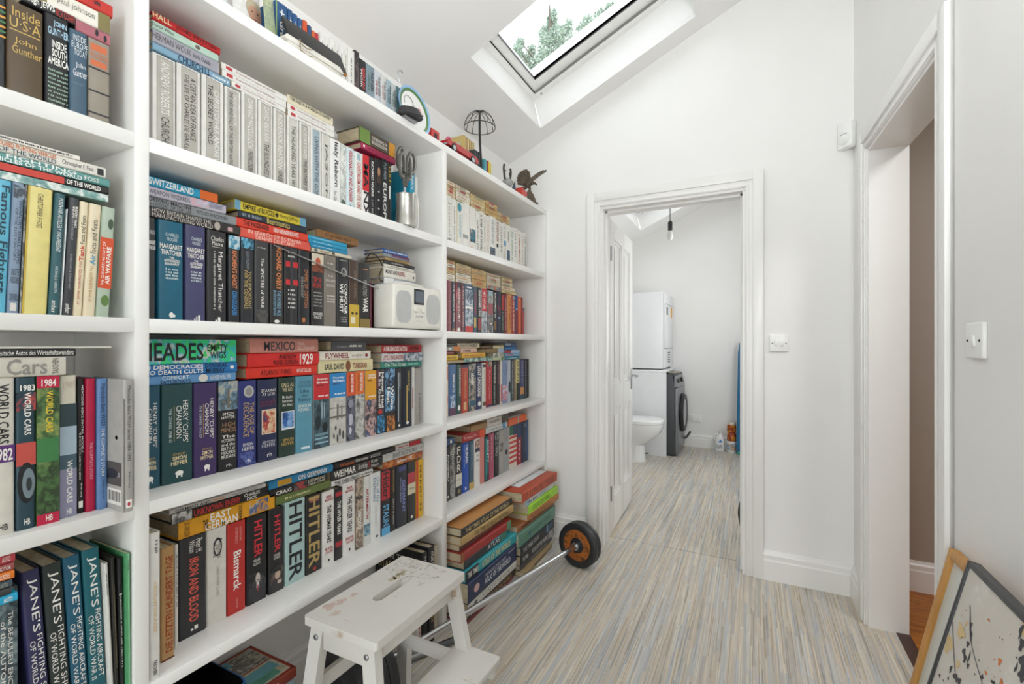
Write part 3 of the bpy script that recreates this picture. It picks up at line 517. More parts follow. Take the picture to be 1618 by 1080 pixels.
up(-1.24,1.0325,.0468,.2343,.16,'h','262526','black hardback with a red figure on cream','r|cdc3ae|0,1,0,.22~e|b5502f|.3,.75,.05,.2~p|6a3a28/2b2523/8a4a33|0,1,.16,.25~h*|TIP &|b03a30|.1,.8,.32,.39~h*|RUN|b03a30|.1,.75,.4,.47~g|a5a29b|.15,.85,.52,.54~g|a5a29b|.15,.85,.565,.585~g|a5a29b|.15,.85,.61,.63~g|a5a29b|.15,.85,.655,.675~g|a5a29b|.15,.85,.7,.72~h|EDWARD|efede6|.12,.9,.8,.84~h|PAICE|efede6|.2,.8,.85,.89')
up(-1.24,1.0819,.0497,.2367,.16,'h','7b746a','taupe hardback with pale lettering','g|cfcac0|.2,.8,.1,.12~h|THE|d5d0c6|.3,.7,.27,.3~h|COLLAPSE|d5d0c6|.1,.9,.33,.365~h|OF THE REICH|d5d0c6|.15,.85,.4,.435~g|cfcac0|.2,.85,.55,.57~g|cfcac0|.2,.85,.59,.61~g|cfcac0|.2,.85,.63,.65')
up(-1.24,1.1342,.0528,.2392,.16,'h','2b2c2e','black hardback with a white globe emblem','g|b5b3ae|.2,.8,.03,.045~e|b5b3ae|.35,.8,.14,.27~e|2b2c2e|.42,.73,.155,.255~r|b5b3ae|.55,.6,.14,.27~d*|CONQUER|efede6|.55,.85,.37,.8~d*|WE MUST|efede6|.2,.5,.37,.78~g|b5b3ae|.3,.8,.84,.855~g|b5b3ae|.3,.8,.87,.885~g|b5b3ae|.3,.8,.9,.915')
up(-1.24,1.1884,.0455,.2386,.16,'h','4a3a30','brown hardback with a yellow foot','d|AFTER THE EMPIRE|8f7d6c|.45,.7,.15,.55~r|c9a93f|0,1,.65,1~e|3a342a|.2,.45,.76,.8~e|3a342a|.6,.85,.76,.8~r|e5dcc0|.15,.6,.83,.93')
up(-1.24,1.237,.0496,.2353,.16,'h','2b2b2b','black hardback with one big white word','d*|WAR|efede6|.3,.8,.52,.75~d|WITHOUT END|b5b3ae|.3,.7,.25,.5~g|c98a3a|.3,.75,.08,.1~r|8a7440|0,1,.85,1')
up(-1.24,1.2882,.0096,.1706,.16,'h','5a2130','thin maroon book tight against the radio','')
up(-1.31,1.3848,.0244,.1869,.09,'p','7a2f35','dark red booklet behind the radio','r|d9d5cc|.3,.7,.02,.12')
up(-1.31,1.4127,.0251,.1902,.09,'p','c9c4ba','pale booklet behind the radio','r|7a2f35|.3,.7,.02,.12')
up(-1.31,1.4414,.0911,.2025,.09,'p','8f9aa8','blue-grey pamphlet book behind the radio','')
up(-1.31,1.5365,.0735,.214,.09,'p','6e5f58','brown-grey book behind the radio','')
fl(-1.24,.5822,.2183,1.4952,.0237,.16,'h','35312f','dark grey-brown book with two pale lines','h|HOW BRITAIN SHAPED THE|d3cdc4|.03,.64,.05,.48~h|MANUFACTURING WORLD|d3cdc4|.03,.66,.52,.95~e|b5aca2|.68,.75,.05,.95~r|c9a0a5|.84,.9,.35,.8')
fl(-1.24,.5822,.2068,1.5194,.0235,.16,'h','8f9396','silver-grey book with black capitals','h*|DRIVING MACHINE|222326|0,.45,.05,.5~h|A HISTORY OF THE CAR|222326|0,.45,.55,.92~h|WITOLD RYBCZYNSKI|222326|.5,.88,.3,.7')
fl(-1.24,.5822,.1786,1.5433,.0231,.16,'h','bdb8c4','pale lilac book with thin capitals','h|WEAPON WIZARDS|3d3a44|0,.5,.3,.75~p|bdb8c4/d9a9b5/c9c9dd|.52,.75,.1,.9~h|KATZ & BOHBOT|4a5a80|.76,.95,.2,.7')
fl(-1.24,.5822,.1571,1.5668,.0227,.16,'h','2a9bc0','cyan book with an orange end','h*|SWITZERLAND|efede6|0,.62,.15,.85~r|dd6a25|.72,1,0,1')
fl(-1.24,.7987,.2291,1.492,.0276,.16,'h','d9584a','coral book with pale serif capitals','h|IN SEARCH OF ROMANIA|f0d8c8|.1,.85,.08,.45~h|DENNIS DELETANT|f0d8c8|.2,.75,.52,.92')
fl(-1.24,.789,.2293,1.52,.0244,.16,'h','d9432f','orange-red book with black and white capitals','h*|THE PASSENGER|3d1510|.08,.42,.2,.78~h*|ULRICH ALEXANDER BOSCHWITZ|efede6|.48,.85,.25,.75')
fl(-1.24,.7951,.2196,1.5448,.0194,.14,'h','2b3440','dark slate book with yellow script','h|Beeronomics|d9c56a|.38,.72,.02,.95~g|8f9aa3|.05,.3,.25,.7')
fl(-1.24,.7846,.2266,1.5646,.0253,.16,'h','d8c43a','yellow book with pale blue ends','r|6fa5c0|0,.07,0,1~r|6fa5c0|.9,1,0,1~h*|EMPIRE of BOOZE|2b2a1c|.1,.52,.2,.8~e|2b2a1c|.53,.58,.25,.75~h|Henry Jeffreys|2b2a1c|.6,.88,.2,.8')
fl(-1.24,1.0327,.1658,1.4937,.0128,.16,'h','d3c9b4','cream thin book with round emblems','e|5a6a70|.05,.14,.1,.9~e|4a4540|.48,.56,.1,.9~g|8a7f6c|.2,.45,.3,.7')
fl(-1.24,1.0242,.1571,1.5069,.0127,.16,'p','1f86b0','thin blue booklet lowest of three','b|bfe0ea|.1,.6,.4,.6')
fl(-1.24,1.0218,.1581,1.52,.0116,.16,'p','2390b8','thin blue booklet between two like it','b|bfe0ea|.1,.6,.4,.6')
fl(-1.24,1.0194,.1576,1.532,.0116,.16,'p','2b9ac0','thin blue booklet under a brown book','b|bfe0ea|.1,.6,.4,.6')
fl(-1.24,1.0507,.1788,1.544,.0265,.16,'h','8a6238','worn tan-brown old book','b|6a4526|.2,.8,.3,.7')
fl(-1.24,1.361,.1879,1.43,.0232,.1,'h','b5bcc8','pale blue-white book low in the pile','r|e5e5e2|0,.3,0,1')
fl(-1.24,1.3596,.1876,1.4536,.0389,.1,'h','ddd9cf','thick white book with black and red words','h*|MONEY AND|222326|.05,.4,.2,.6~h*|RUSSELL|a03038|.42,.65,.2,.6~e|222326|.9,.95,.4,.7')
fl(-1.24,1.361,.1756,1.4929,.0126,.1,'h','d8d4ca','cream slim book','b|77746c|.2,.8,.3,.7')
fl(-1.24,1.361,.1797,1.506,.014,.1,'h','2b2a2c','black slim book','b|b5b3ae|.2,.6,.3,.7')
fl(-1.24,1.3644,.148,1.5203,.0112,.1,'h','a98c5a','tan slim book','b|6a5530|.2,.8,.3,.7')
fl(-1.24,1.3575,.1509,1.5319,.015,.1,'h','8b8f96','grey and violet slim book','r|6a3a62|.3,1,0,.6')
fl(-1.24,1.3575,.1391,1.5474,.015,.1,'h','2f62a8','royal blue slim book topmost of its pile','h|Le Gourmet|efede6|.05,.5,.2,.8~r|c9ccd2|.55,.98,.3,.6')
row('middle bay third',.863)
up(-1.243,.561,.0474,.2388,.16,'h','1f4f62','deep blue hardback diary partly hidden by the upright',"d|HENRY 'CHIPS'|efede6|.66,.84,.17,.6~d|CHANNON|efede6|.45,.62,.22,.55~r|c9a85a|.38,.395,.22,.58~d|THE DIARIES 1918-38|c9d3cf|.22,.31,.24,.58~h|EDITED BY|c9a85a|.35,.75,.7,.72~h*|SIMON|ead9ae|.33,.78,.73,.77~h*|HEFFER|ead9ae|.28,.82,.78,.82~e|efede6|.42,.68,.88,.93~r|efede6|.45,.5,.92,.95~r|efede6|.6,.65,.92,.95")
up(-1.243,.6104,.0699,.2386,.16,'h','1f474a','deep green thick hardback diary',"d|HENRY 'CHIPS'|efede6|.66,.84,.17,.6~d|CHANNON|efede6|.45,.62,.22,.55~r|c9a85a|.38,.395,.22,.58~d|THE DIARIES 1938-43|c9d3cf|.22,.31,.24,.58~h|EDITED BY|c9a85a|.35,.75,.7,.72~h*|SIMON|ead9ae|.33,.78,.73,.77~h*|HEFFER|ead9ae|.28,.82,.78,.82~e|efede6|.42,.68,.88,.93~r|efede6|.45,.5,.92,.95~r|efede6|.6,.65,.92,.95")
up(-1.243,.6825,.0578,.2367,.16,'h','40305f','purple hardback diary',"d|HENRY 'CHIPS'|efede6|.66,.84,.17,.6~d|CHANNON|efede6|.45,.62,.22,.55~r|c9a85a|.38,.395,.22,.58~d|THE DIARIES 1943-57|c9d3cf|.22,.31,.24,.58~h|EDITED BY|c9a85a|.35,.75,.7,.72~h*|SIMON|ead9ae|.33,.78,.73,.77~h*|HEFFER|ead9ae|.28,.82,.78,.82~e|efede6|.42,.68,.88,.93~r|efede6|.45,.5,.92,.95~r|efede6|.6,.65,.92,.95")
up(-1.243,.7427,.0517,.2375,.16,'h','1e1d1e','black hardback with a monument picture','p|6a8aa0/b9b5a5/3f4f55|0,1,0,.32~r|6d6a62|.45,.58,.08,.3~h|SIMON|efede6|.2,.8,.35,.38~h|HEFFER|efede6|.15,.85,.39,.42~h|HIGH|b08a6a|.2,.85,.46,.51~h|MINDS|b08a6a|.12,.92,.52,.57~h|The|efede6|.15,.85,.6,.635~h|VICTORIANS|efede6|.15,.85,.645,.68~h|and the|efede6|.15,.85,.69,.725~h|BIRTH of|efede6|.15,.85,.735,.77~h|MODERN|efede6|.15,.85,.78,.815~h|BRITAIN|efede6|.15,.85,.825,.86~h|rh|efede6|.4,.65,.92,.96')
up(-1.243,.7953,.054,.2354,.16,'h','2b3474','royal blue hardback with a silver coin','e|b5b3b0|.3,.85,.06,.2~e|8f8d8c|.4,.75,.08,.18~d|THE AGE OF|c9a85a|.62,.85,.26,.63~d|DECADENCE|c9a85a|.28,.56,.26,.66~h|SIMON|efede6|.25,.8,.73,.77~h|HEFFER|efede6|.22,.85,.78,.82~p|2b3474/5a68a8/222a60|.1,.95,.84,.98~h|rh|efede6|.4,.65,.92,.96')
up(-1.243,.854,.0606,.2348,.16,'h','242b4c','navy hardback with a stamp-like poster picture','h|STARING|efede6|.15,.9,.12,.155~h|AT GOD|efede6|.2,.85,.165,.2~h|Britain in the Great War|7a3f55|.1,.9,.23,.33~r|d8cbb4|.18,.92,.37,.67~p|b5402f/d9c9a5/2b3a6a|.23,.87,.38,.66~h|SIMON|c9ccd5|.2,.85,.75,.785~h|HEFFER|c9ccd5|.18,.87,.79,.83~h|rh|efede6|.45,.7,.9,.95')
up(-1.243,.9198,.055,.2362,.16,'h','22372f','dark green hardback with a blue stamp','h|SING AS|d9c9a0|.12,.9,.07,.12~h|WE GO|d9c9a0|.2,.8,.13,.18~h|Britain|efede6|.2,.8,.23,.265~h|Between|efede6|.2,.8,.28,.315~h|the Wars|efede6|.2,.8,.33,.365~r|dfe3e6|.15,.95,.43,.66~p|2f62a8/8fb5dd/1f3a70|.2,.9,.44,.64~h|SIMON|c9a85a|.2,.88,.77,.81~h|HEFFER|c9a85a|.15,.9,.82,.86')
up(-1.243,.977,.0628,.2363,.16,'h','5a93a8','light steel-blue hardback','h|SIMON|3d6a7c|.2,.85,.06,.1~h|HEFFER|3d6a7c|.15,.9,.11,.15~h|Like|27475a|.25,.75,.17,.22~h|the|27475a|.35,.65,.23,.27~h|Roman|27475a|.15,.85,.28,.33~h|ENOCH|efede6|.15,.85,.37,.41~h|POWELL|efede6|.12,.88,.42,.46~r|d8e3e6|.3,.8,.93,.96')
up(-1.243,1.0422,.0615,.2385,.16,'h','9a9a98','bus-photo hardback with a red head','p|33474f/4f6a76/26363d|0,1,.34,1~r|6f8f9c|.1,.95,.8,.83~r|8fb5c4|.1,.95,.86,.88~r|8fb5c4|.1,.95,.92,.94~e|1d2a30|.1,.45,.55,.75~e|b5cad2|.5,.56,.36,.62~e|b5cad2|.66,.7,.38,.6~e|16211f|.55,.9,.66,.8~r|c2282f|0,1,0,.34~h*|Austerity|efede6|.2,.9,.05,.085~h*|Britain|efede6|.2,.9,.09,.125~g|3d1510|.2,.6,.14,.16~g|efede6|.3,.95,.28,.305')
up(-1.243,1.1064,.0693,.2388,.16,'h','9a9a98','bridge-photo hardback with a blue head','p|c4c2ba/b5b3ab/d0cec6|0,1,.34,1~r|6a6862|.42,.54,.44,.66~r|77756e|.7,.78,.46,.66~r|6a6862|0,1,.6,.63~r|77756e|0,1,.48,.495~e|3a3a38|.3,.42,.74,.8~e|3a3a38|.55,.68,.78,.9~e|4a4a48|.2,.3,.84,.92~e|4a4a48|.75,.9,.82,.95~e|2b2b2a|.42,.52,.86,.98~r|2482c2|0,1,0,.34~h*|Family|efede6|.2,.9,.05,.085~h*|Britain|efede6|.2,.9,.09,.125~g|3d1510|.2,.6,.14,.16~g|efede6|.3,.95,.28,.305')
up(-1.243,1.1785,.0391,.2379,.16,'h','9a9a98','photo paperback with an orange-red head','p|4a4c5c/6a6c7c/2b2b35|0,1,.34,1~e|b5b5c0|.25,.75,.6,.78~e|8a8c98|.2,.8,.4,.52~e|c9c9d2|.3,.6,.8,.9~r|d8552a|0,1,0,.34~d*|MODERNITY BRITAIN|efede6|.5,.8,.03,.29~d|OPENING THE BOX|4a2010|.25,.45,.03,.29')
up(-1.243,1.219,.0439,.2401,.16,'h','9a9a98','photo paperback with an orange head','p|8f8e8a/c9c7c0/4a4a48|0,1,.34,1~r|de6d2c|0,1,0,.34~d*|MODERNITY BRITAIN|efede6|.5,.8,.03,.29~d|A SHAKE OF THE DICE|4a2010|.25,.45,.03,.29')
up(-1.243,1.2661,.0561,.2396,.16,'h','9a9a98','photo hardback with an amber head','p|3a3a42/c9a5a0/5a6a90|0,1,.44,1~r|d99a22|0,1,0,.44~h*|A Northern|efede6|.2,.9,.05,.085~h*|Wind|efede6|.2,.9,.09,.125~g|3d1510|.2,.6,.14,.16~g|efede6|.3,.95,.38,.405')
up(-1.243,1.3254,.0423,.2417,.16,'h','2b2a2e','dark hardback with a red spot and cyan foot','d*|Never Had|efede6|.58,.85,.05,.6~d*|It So Good!|efede6|.2,.5,.05,.6~e|b5302f|.15,.7,.62,.7~p|3a9ad0/1f1f24/8fd0ea|.1,.95,.72,.99~r|6a2a3a|0,.3,0,.3')
up(-1.243,1.3694,.0551,.2418,.16,'h','26405c','blue-marbled hardback with white capitals','p|26405c/7fb0d5/141c28|0,1,0,.68~r|262626|0,1,.68,1~d*|White|efede6|.55,.85,.28,.66~d*|Heat|efede6|.2,.5,.3,.55~p|c97a35/2a2522/e0a050|.2,1,.75,1')
up(-1.243,1.4264,.0411,.2419,.16,'h','1d2026','black hardback with a thin pale stripe','d|STATE OF EMERGENCY|b5bcc4|.55,.75,.08,.35~r|b5c4c9|.4,.52,.08,.88~e|efede6|.45,.7,.92,.96')
up(-1.243,1.4713,.0569,.2421,.16,'h','1f2530','midnight blue hardback with a yellow title','d|SEASONS IN THE SUN|c9b560|.5,.75,.06,.4~r|c9a95a|.4,.5,.3,.92~e|efede6|.35,.65,.9,.95')
up(-1.243,1.5302,.0142,.2404,.16,'p','d5d3cf','thin white book','r|8a2f35|0,.4,.35,.7')
up(-1.243,1.5485,.044,.235,.16,'h','9f9b95','plain grey hardback last in its row','b|77736d|.5,.75,.45,.95')
fl(-1.243,.561,.2282,1.1023,.0219,.16,'h','5f93c4','light blue book with a round vignette','h|COMFORT|efede6|.22,.48,.05,.48~h*|SATURDAYS|27405c|.2,.5,.52,.95~e|d9d5cb|.58,.68,.05,.95~h|ALEXANDER McCALL SMITH|efede6|.7,.94,.25,.75')
fl(-1.243,.561,.2317,1.1245,.0271,.16,'h','2273b5','mid blue book with white and black capitals','h*|ON DEMOCRACIES|efede6|0,.62,.08,.46~h*|TO DEATH CULTS|efede6|.06,.62,.54,.92~h*|DOUGLAS|16202c|.64,.88,.08,.46~h*|MURRAY|16202c|.65,.86,.54,.92~r|efede6|.92,.96,.35,.65')
fl(-1.243,.561,.2291,1.152,.0587,.16,'h','35b5c0','thick swirl-patterned cyan and green book','p|35b5c0/3ad86a/d8d5cf|0,1,0,1~h*|MEADES|222326|.01,.63,.14,.88~h*|EMPTY|222326|.67,.9,.2,.5~h*|WIGS|222326|.7,.88,.52,.82')
fl(-1.243,.8186,.2371,1.102,.0311,.16,'h','d63324','scarlet book with dark capitals','h|ATLANTIC FURIES|3d100c|.18,.6,.28,.75~h*|MIDGE GILLIES|f0d0c4|.68,.9,.32,.68')
fl(-1.243,.8222,.2409,1.1335,.0394,.16,'h','d22a28','red thick book with a huge white number','h*|ANDREW|3d100c|.4,.65,.1,.45~h*|ROSS SORKIN|3d100c|.33,.67,.52,.88~h*|1929|efede6|.7,.9,.08,.92')
fl(-1.243,.8296,.2298,1.1733,.0424,.16,'h','c68578','dusty salmon thick book','h*|MEXICO|4a4048|.18,.63,.2,.85~h|PAUL|e5cfc5|.67,.78,.22,.48~h|GILLINGHAM|e5cfc5|.67,.93,.54,.8')
fl(-1.243,1.0606,.2436,1.1036,.0416,.16,'h','d8cda0','straw-coloured book with a small brown figure','h*|SAUL DAVID|222326|.1,.44,.28,.75~e|7a4a28|.47,.56,.05,.95~h*|TUNISGRAD|8a2a25|.6,.88,.28,.75')
fl(-1.243,1.0656,.2273,1.1455,.0297,.16,'h','e3ded0','cream book with maroon capitals','h*|FLYWHEEL|8a2530|.1,.55,.2,.8~g|b5ada0|.6,.85,.35,.65~e|8a2530|.88,.94,.3,.75')
fl(-1.243,1.1143,.158,1.1756,.034,.16,'h','4a4b50','dark grey book topmost of its pile','g|8f9095|.15,.5,.45,.65~g|efede6|.5,.85,.35,.6')
fl(-1.243,1.3472,.2431,1.1056,.0237,.16,'h','2f7f70','teal green book with a white serif title','h|On The Cusp|efede6|.08,.58,.15,.85~g|8fc5ba|.65,.9,.3,.6')
fl(-1.243,1.3506,.2483,1.1297,.0345,.16,'h','8f959c','blue and white marbled book','p|c9cdd2/35506a/8f9aa5|0,1,0,1~r|d5d2ce|0,.5,.1,.9~h*|LITTLE ENGLANDERS|a02a32|.03,.5,.25,.75')
fl(-1.243,1.354,.2363,1.1646,.0317,.16,'h','b0262c','crimson book with black author panel','h*|A SHELLSHOCKED NATION|efede6|.03,.6,.2,.8~h*|ALWYN TURNER|2b0d0d|.65,.92,.25,.75')
row('middle bay lowest',.471)
up(-1.156,.5457,.0201,.3184,.16,'h','dad8d3','white tall slim book at the shelf edge','b|77756f|.4,.7,.05,.14~d|WIRTSCHAFTSWUNDER|cfa860|.3,.65,.33,.68~d*|TASCHEN|222326|.3,.65,.87,.97')
up(-1.2,.5886,.0277,.26,.16,'h','b08a58','tan hardback with rust-red capitals','u*|DIE LETZTEN HUNDERT TAGE|96391c|.3,.85,.08,.93~r|6a2a1c|0,1,.985,1')
up(-1.225,.6298,.0076,.249,.16,'h','d5d3cd','white slim book behind a tan one','d|BLACK CROSS RED STAR|222326|.3,.7,.1,.6')
up(-1.246,.6505,.0635,.2473,.16,'h','2b2b2e','thick black hardback with salmon-red capitals','d|Peter H.|efede6|.6,.85,.04,.18~d|Wilson|efede6|.35,.58,.04,.16~d*|IRON AND BLOOD|dd5f50|.35,.7,.22,.86~r|efede6|.42,.5,.93,.95~r|efede6|.55,.68,.91,.95')
up(-1.246,.7164,.0506,.247,.16,'h','d6d2ca','ivory hardback with black flourishes','e|222326|.3,.75,.1,.3~e|d6d2ca|.36,.69,.13,.28~d|Prisoners|222326|.5,.75,.12,.32~d|of Time|222326|.28,.48,.14,.3~d|CHRISTOPHER CLARK|8f8a82|.45,.6,.4,.72')
up(-1.246,.7695,.0501,.2457,.16,'h','b82f2a','red hardback with a white blackletter title','d|JONATHAN|e0a59a|.6,.75,.06,.22~d|STEINBERG|e0a59a|.4,.55,.06,.24~d*|Bismarck|efede6|.3,.72,.32,.75~b|d07a70|.42,.55,.84,.95')
up(-1.246,.8233,.0591,.244,.16,'h','201f21','black hardback with a red name and photo portrait','d*|HITLER|d0303a|.35,.75,.06,.48~h|VOLKER|efede6|.3,.65,.5,.53~h|ULLRICH|efede6|.3,.65,.54,.57~p|201f21/4a484a/2b292b|.1,.95,.66,.97~e|39373a|.12,.95,.79,1~r|c9c3be|.47,.6,.77,.84~e|a82a35|.5,.57,.8,.88~e|171617|.4,.68,.645,.72~e|b9b0a8|.42,.66,.665,.785~r|2a2727|.5,.58,.745,.755')
up(-1.246,.8893,.0506,.2443,.16,'h','232224','black hardback with a red name and saluting figure','d*|HITLER|c8303a|.35,.72,.08,.52~h|VOLKER|efede6|.3,.7,.54,.57~h|ULLRICH|efede6|.3,.7,.575,.605~p|232224/6a5a52/2b2a2b|.1,.95,.7,.98~e|3a3638|.1,.9,.84,1~e|c0a795|.38,.72,.75,.85~r|1a1a1c|.3,.8,.735,.76~e|2b2a2c|.3,.8,.71,.745~r|c9b5a5|.55,.8,.87,.91')
up(-1.246,.9432,.0706,.2517,.16,'h','a9c4c2','pale aqua hardback with a giant black name','d*|HITLER|222326|.18,.82,.03,.96~b|7a908f|.45,.55,.7,.88')
up(-1.246,1.0173,.0597,.2475,.16,'h','2b2a27','black hardback with a giant tan name','d*|HITLER|b59a62|.15,.85,.02,.92~e|a03a35|.4,.65,.93,.98~r|a5655a|.2,.8,.02,.09')
up(-1.246,1.0795,.0495,.2437,.16,'h','e0ded9','white hardback on the Weimar years','h*|FRANK|b0303a|.3,.75,.06,.1~h*|MCDONOUGH|b0303a|.2,.85,.105,.14~d*|THE WEIMAR YEARS|222326|.35,.72,.2,.7~h*|RISE AND FALL|b0303a|.2,.85,.76,.8~h*|1918-1939|b0303a|.25,.85,.81,.85~e|222326|.45,.6,.92,.96')
up(-1.246,1.1303,.0342,.2402,.16,'h','2b2b2d','black hardback with white capitals between white ones','r|b0303a|.1,.9,.05,.11~d*|THE HITLER YEARS|efede6|.3,.75,.18,.65~r|b0303a|.1,.9,.75,.82')
up(-1.246,1.1658,.0561,.2495,.16,'h','e2e0db','white hardback next to a sepia photo spine','h*|FRANK|b0303a|.3,.75,.06,.1~h*|MCDONOUGH|b0303a|.2,.85,.105,.14~d*|THE HITLER YEARS|222326|.35,.72,.2,.7~h*|DISASTER|b0303a|.2,.85,.76,.8~h*|1918-1939|b0303a|.25,.85,.81,.85~e|222326|.45,.6,.92,.96')
up(-1.246,1.2234,.0364,.2505,.16,'h','8a7a72','sepia photo hardback lettered in white','p|c4b09a/6a5f5c/4a4546|0,1,0,1~d*|VERTIGO|efede6|.25,.75,.45,.72~d|HARALD JAHNER|4a3a30|.45,.65,.08,.3')
up(-1.246,1.2614,.0347,.2479,.16,'h','d5d6d2','white hardback with a red title and blue photo','d*|AFTERMATH|b03a48|.35,.7,.18,.62~p|3f6a80/8fb0bd/24404f|.1,.9,.7,.87')
up(-1.246,1.2976,.0528,.2507,.16,'h','dfe0de','white hardback with blue serif title','d|Out of the|2f6a9a|.55,.82,.08,.45~d|Darkness|2f6a9a|.22,.5,.08,.42~d|FRANK TRENTMANN|a9abac|.4,.55,.5,.8~e|222326|.5,.7,.93,.97')
up(-1.246,1.3539,.0453,.25,.16,'h','3a2a2c','hardback with black red and blue bands','r|b52f38|0,1,.03,.46~d*|Hitler|222326|.15,.85,.05,.44~r|232224|0,1,.5,1~d*|STALIN|6fb5dd|.2,.85,.54,.86~r|5aa5d0|0,1,.88,1')
up(-1.246,1.4027,.0308,.2499,.16,'h','2b2320','dark brown slim hardback','d|BRITAIN AND GERMANY|b5954a|.4,.65,.06,.4~b|a5a098|.4,.6,.5,.9')
up(-1.246,1.439,.0629,.2454,.16,'h','2d3038','slate-black hardback with lilac capitals','d*|GERMANY|8a8fd0|.5,.8,.25,.78~b|8a8fb5|.3,.42,.2,.6~r|4a4a80|.2,.9,.03,.1')
up(-1.246,1.5039,.0504,.2449,.16,'p','2e2e2b','black paperback with red and cream squares','r|b5404a|0,1,.18,.36~r|d3cdb0|0,1,.36,.54~h|Germany|222326|.15,.85,.42,.47~e|efede6|.4,.65,.9,.95')
up(-1.246,1.5584,.0465,.2412,.16,'p','e0b01f','slim yellow paperback with a red edge','r|c2392b|0,.3,0,1~b|4a3a14|.5,.75,.1,.9')
fl(-1.246,.6484,.2592,.7188,.0441,.16,'h','d99a1c','thick amber book with white capitals','u|HISTORY OF|222326|.05,.1,.1,.9~h*|THE|222326|.22,.27,.3,.8~h*|EAST|efede6|.29,.5,.05,.48~h*|GERMAN|efede6|.24,.57,.5,.98~u*|HANDBOOK|222326|.58,.62,.05,.95~p|2f5a90/d99a1c/c9b5a0|.7,.92,.1,.9')
fl(-1.246,.6337,.2517,.7634,.0243,.16,'h','1f1e1f','black book with red capitals and grey photo','h*|UNKNOWN ENEMY|c23a38|.2,.68,.15,.88~h*|CHARLES|efede6|.72,.9,.08,.45~h*|DICK|efede6|.75,.87,.55,.92~p|b5b5b2/4a4a4a/d8d8d5|0,.18,0,1')
fl(-1.246,.6288,.2506,.7881,.0114,.16,'h','c9c7c4','grey-white thin book with an orange word','h*|GERMANY AND|2b2a2a|.05,.38,.2,.85~h*|CHINA|d08a4a|.39,.53,.2,.85~h|ANDREAS FULDA|6a6866|.6,.9,.25,.75')
fl(-1.246,.9117,.2,.7232,.0259,.16,'h','62713a','olive green book','g|c9c99a|.15,.6,.35,.6')
fl(-1.246,.8913,.2047,.7494,.0246,.16,'h','262425','black speckled book','h*|CRAIG|efede6|.1,.35,.35,.8~p|262425/b0484a/6a6a6a|.4,.62,0,1~h*|GERMANY|c9c5b0|.64,.97,.1,.48~h*|1866-1945|c9c5b0|.64,.97,.54,.9')
fl(-1.246,.8893,.2329,.7744,.025,.16,'h','2a86b8','azure book with a white serif title','r|cf9a2a|.12,.32,.15,.85~h*|ON GERMANY|efede6|.42,.9,.2,.8')
fl(-1.246,1.117,.1904,.7222,.0183,.16,'h','dad8d4','white book titled in black across','h*|THE THIRD REICH|222326|.06,.65,.2,.8~g|77756f|.7,.97,.3,.65')
fl(-1.246,1.1143,.2429,.7409,.0355,.16,'h','2f2c2d','black book with chunky white capitals','h*|WEIMAR|efede6|.05,.45,.15,.8~h|Life on the Edge|efede6|.5,.68,.12,.85~r|a03038|.71,.73,.1,.8~h|Katja|efede6|.76,.9,.08,.46~h|Hoyer|efede6|.76,.92,.54,.92')
fl(-1.246,1.1303,.2977,.7769,.0195,.16,'h','2a2829','black thin book with an orange word','h*|Weimar|c9653a|.07,.3,.2,.85~h*|Germany|efede6|.31,.52,.2,.85~h|EDUCATION|efede6|.56,.72,.2,.75')
fl(-1.246,1.3624,.236,.7215,.0251,.16,'h','b5632c','rust orange book','p|b5632c/8a3a20/d08a3a|0,1,0,1~h*|Germany 1923|efede6|.32,.72,.15,.85')
fl(-1.246,1.3624,.2447,.747,.0333,.16,'h','c4c2c0','silver-grey book with thin capitals','h|EIGHT DAYS IN MAY|4a484a|.22,.82,.25,.8~e|8f8d8c|.92,.96,.4,.7')
fl(-1.246,1.4353,.1503,.7807,.0183,.16,'p','d5d2ce','thin white book with a red end','r|b8272d|.52,1,0,1~b|b5555a|.05,.48,.3,.7')
row('doorway bay top',1.643)
up(-1.25,1.7825,.0408,.2414,.16,'p','e0ded6','cream spine with a grey script ornament','d|Journal|8f8b84|.3,.75,.1,.75~p|3a3a3c/c9c7c2/6a6a6c|.1,.95,.8,.99')
up(-1.25,1.826,.0396,.2389,.16,'p','e3e1da','white spine with a thin black title','d|LADS AND THEIR WAR|222326|.4,.65,.15,.9')
up(-1.25,1.8683,.0494,.2378,.16,'p','e0ded6','white spine with a teal head','e|2f8aa0|.1,.8,.02,.2~d|WISDOM|4aa0b0|.35,.75,.25,.7~r|d3c88a|0,.08,0,1')
up(-1.25,1.9205,.0573,.2438,.16,'p','e3e1da','plain white spine with a grey band','r|9a9a96|0,.8,.62,.7')
up(-1.25,1.9807,.057,.2413,.16,'p','e0ded6','white spine with a dark and teal picture','p|2b2a2c/1f8aa5/c9c5bb|.1,1,.45,.72~h*|LL|d0853a|.25,.75,.8,.9')
up(-1.25,2.0408,.0311,.2355,.16,'p','e3e1da','white slim spine with a black name','d|NORMAN LEWIS|222326|.25,.75,.2,.9')
up(-1.25,2.0751,.0351,.2413,.16,'p','e0ded6','white slim spine with bold capitals','d*|A WAR OF 2 WORLDS|222326|.2,.8,.05,.95')
up(-1.25,2.1135,.0295,.2381,.16,'p','e3e1da','white slim spine with grey capitals','d|THE FINANCIAL TIMES|8a8884|.25,.7,.05,.9')
up(-1.25,2.1463,.0336,.2359,.16,'p','e0ded6','white slim spine with orange print','d|A WORLD OF WAR|c97a55|.3,.7,.1,.8')
up(-1.25,2.1833,.0627,.2449,.16,'p','e3e1da','white spine with a blue-grey church picture','d|THE LAST VALLEY|5a6a85|.3,.65,.05,.6~p|5a6a80/2b2a30/a5b0c0|.05,.95,.68,.98')
up(-1.25,2.2496,.0398,.2396,.16,'p','e0ded6','white slim spine with a red-brown title','d*|KOESTLER|8a3528|.2,.75,.05,.5~r|222326|.2,.7,.55,.63')
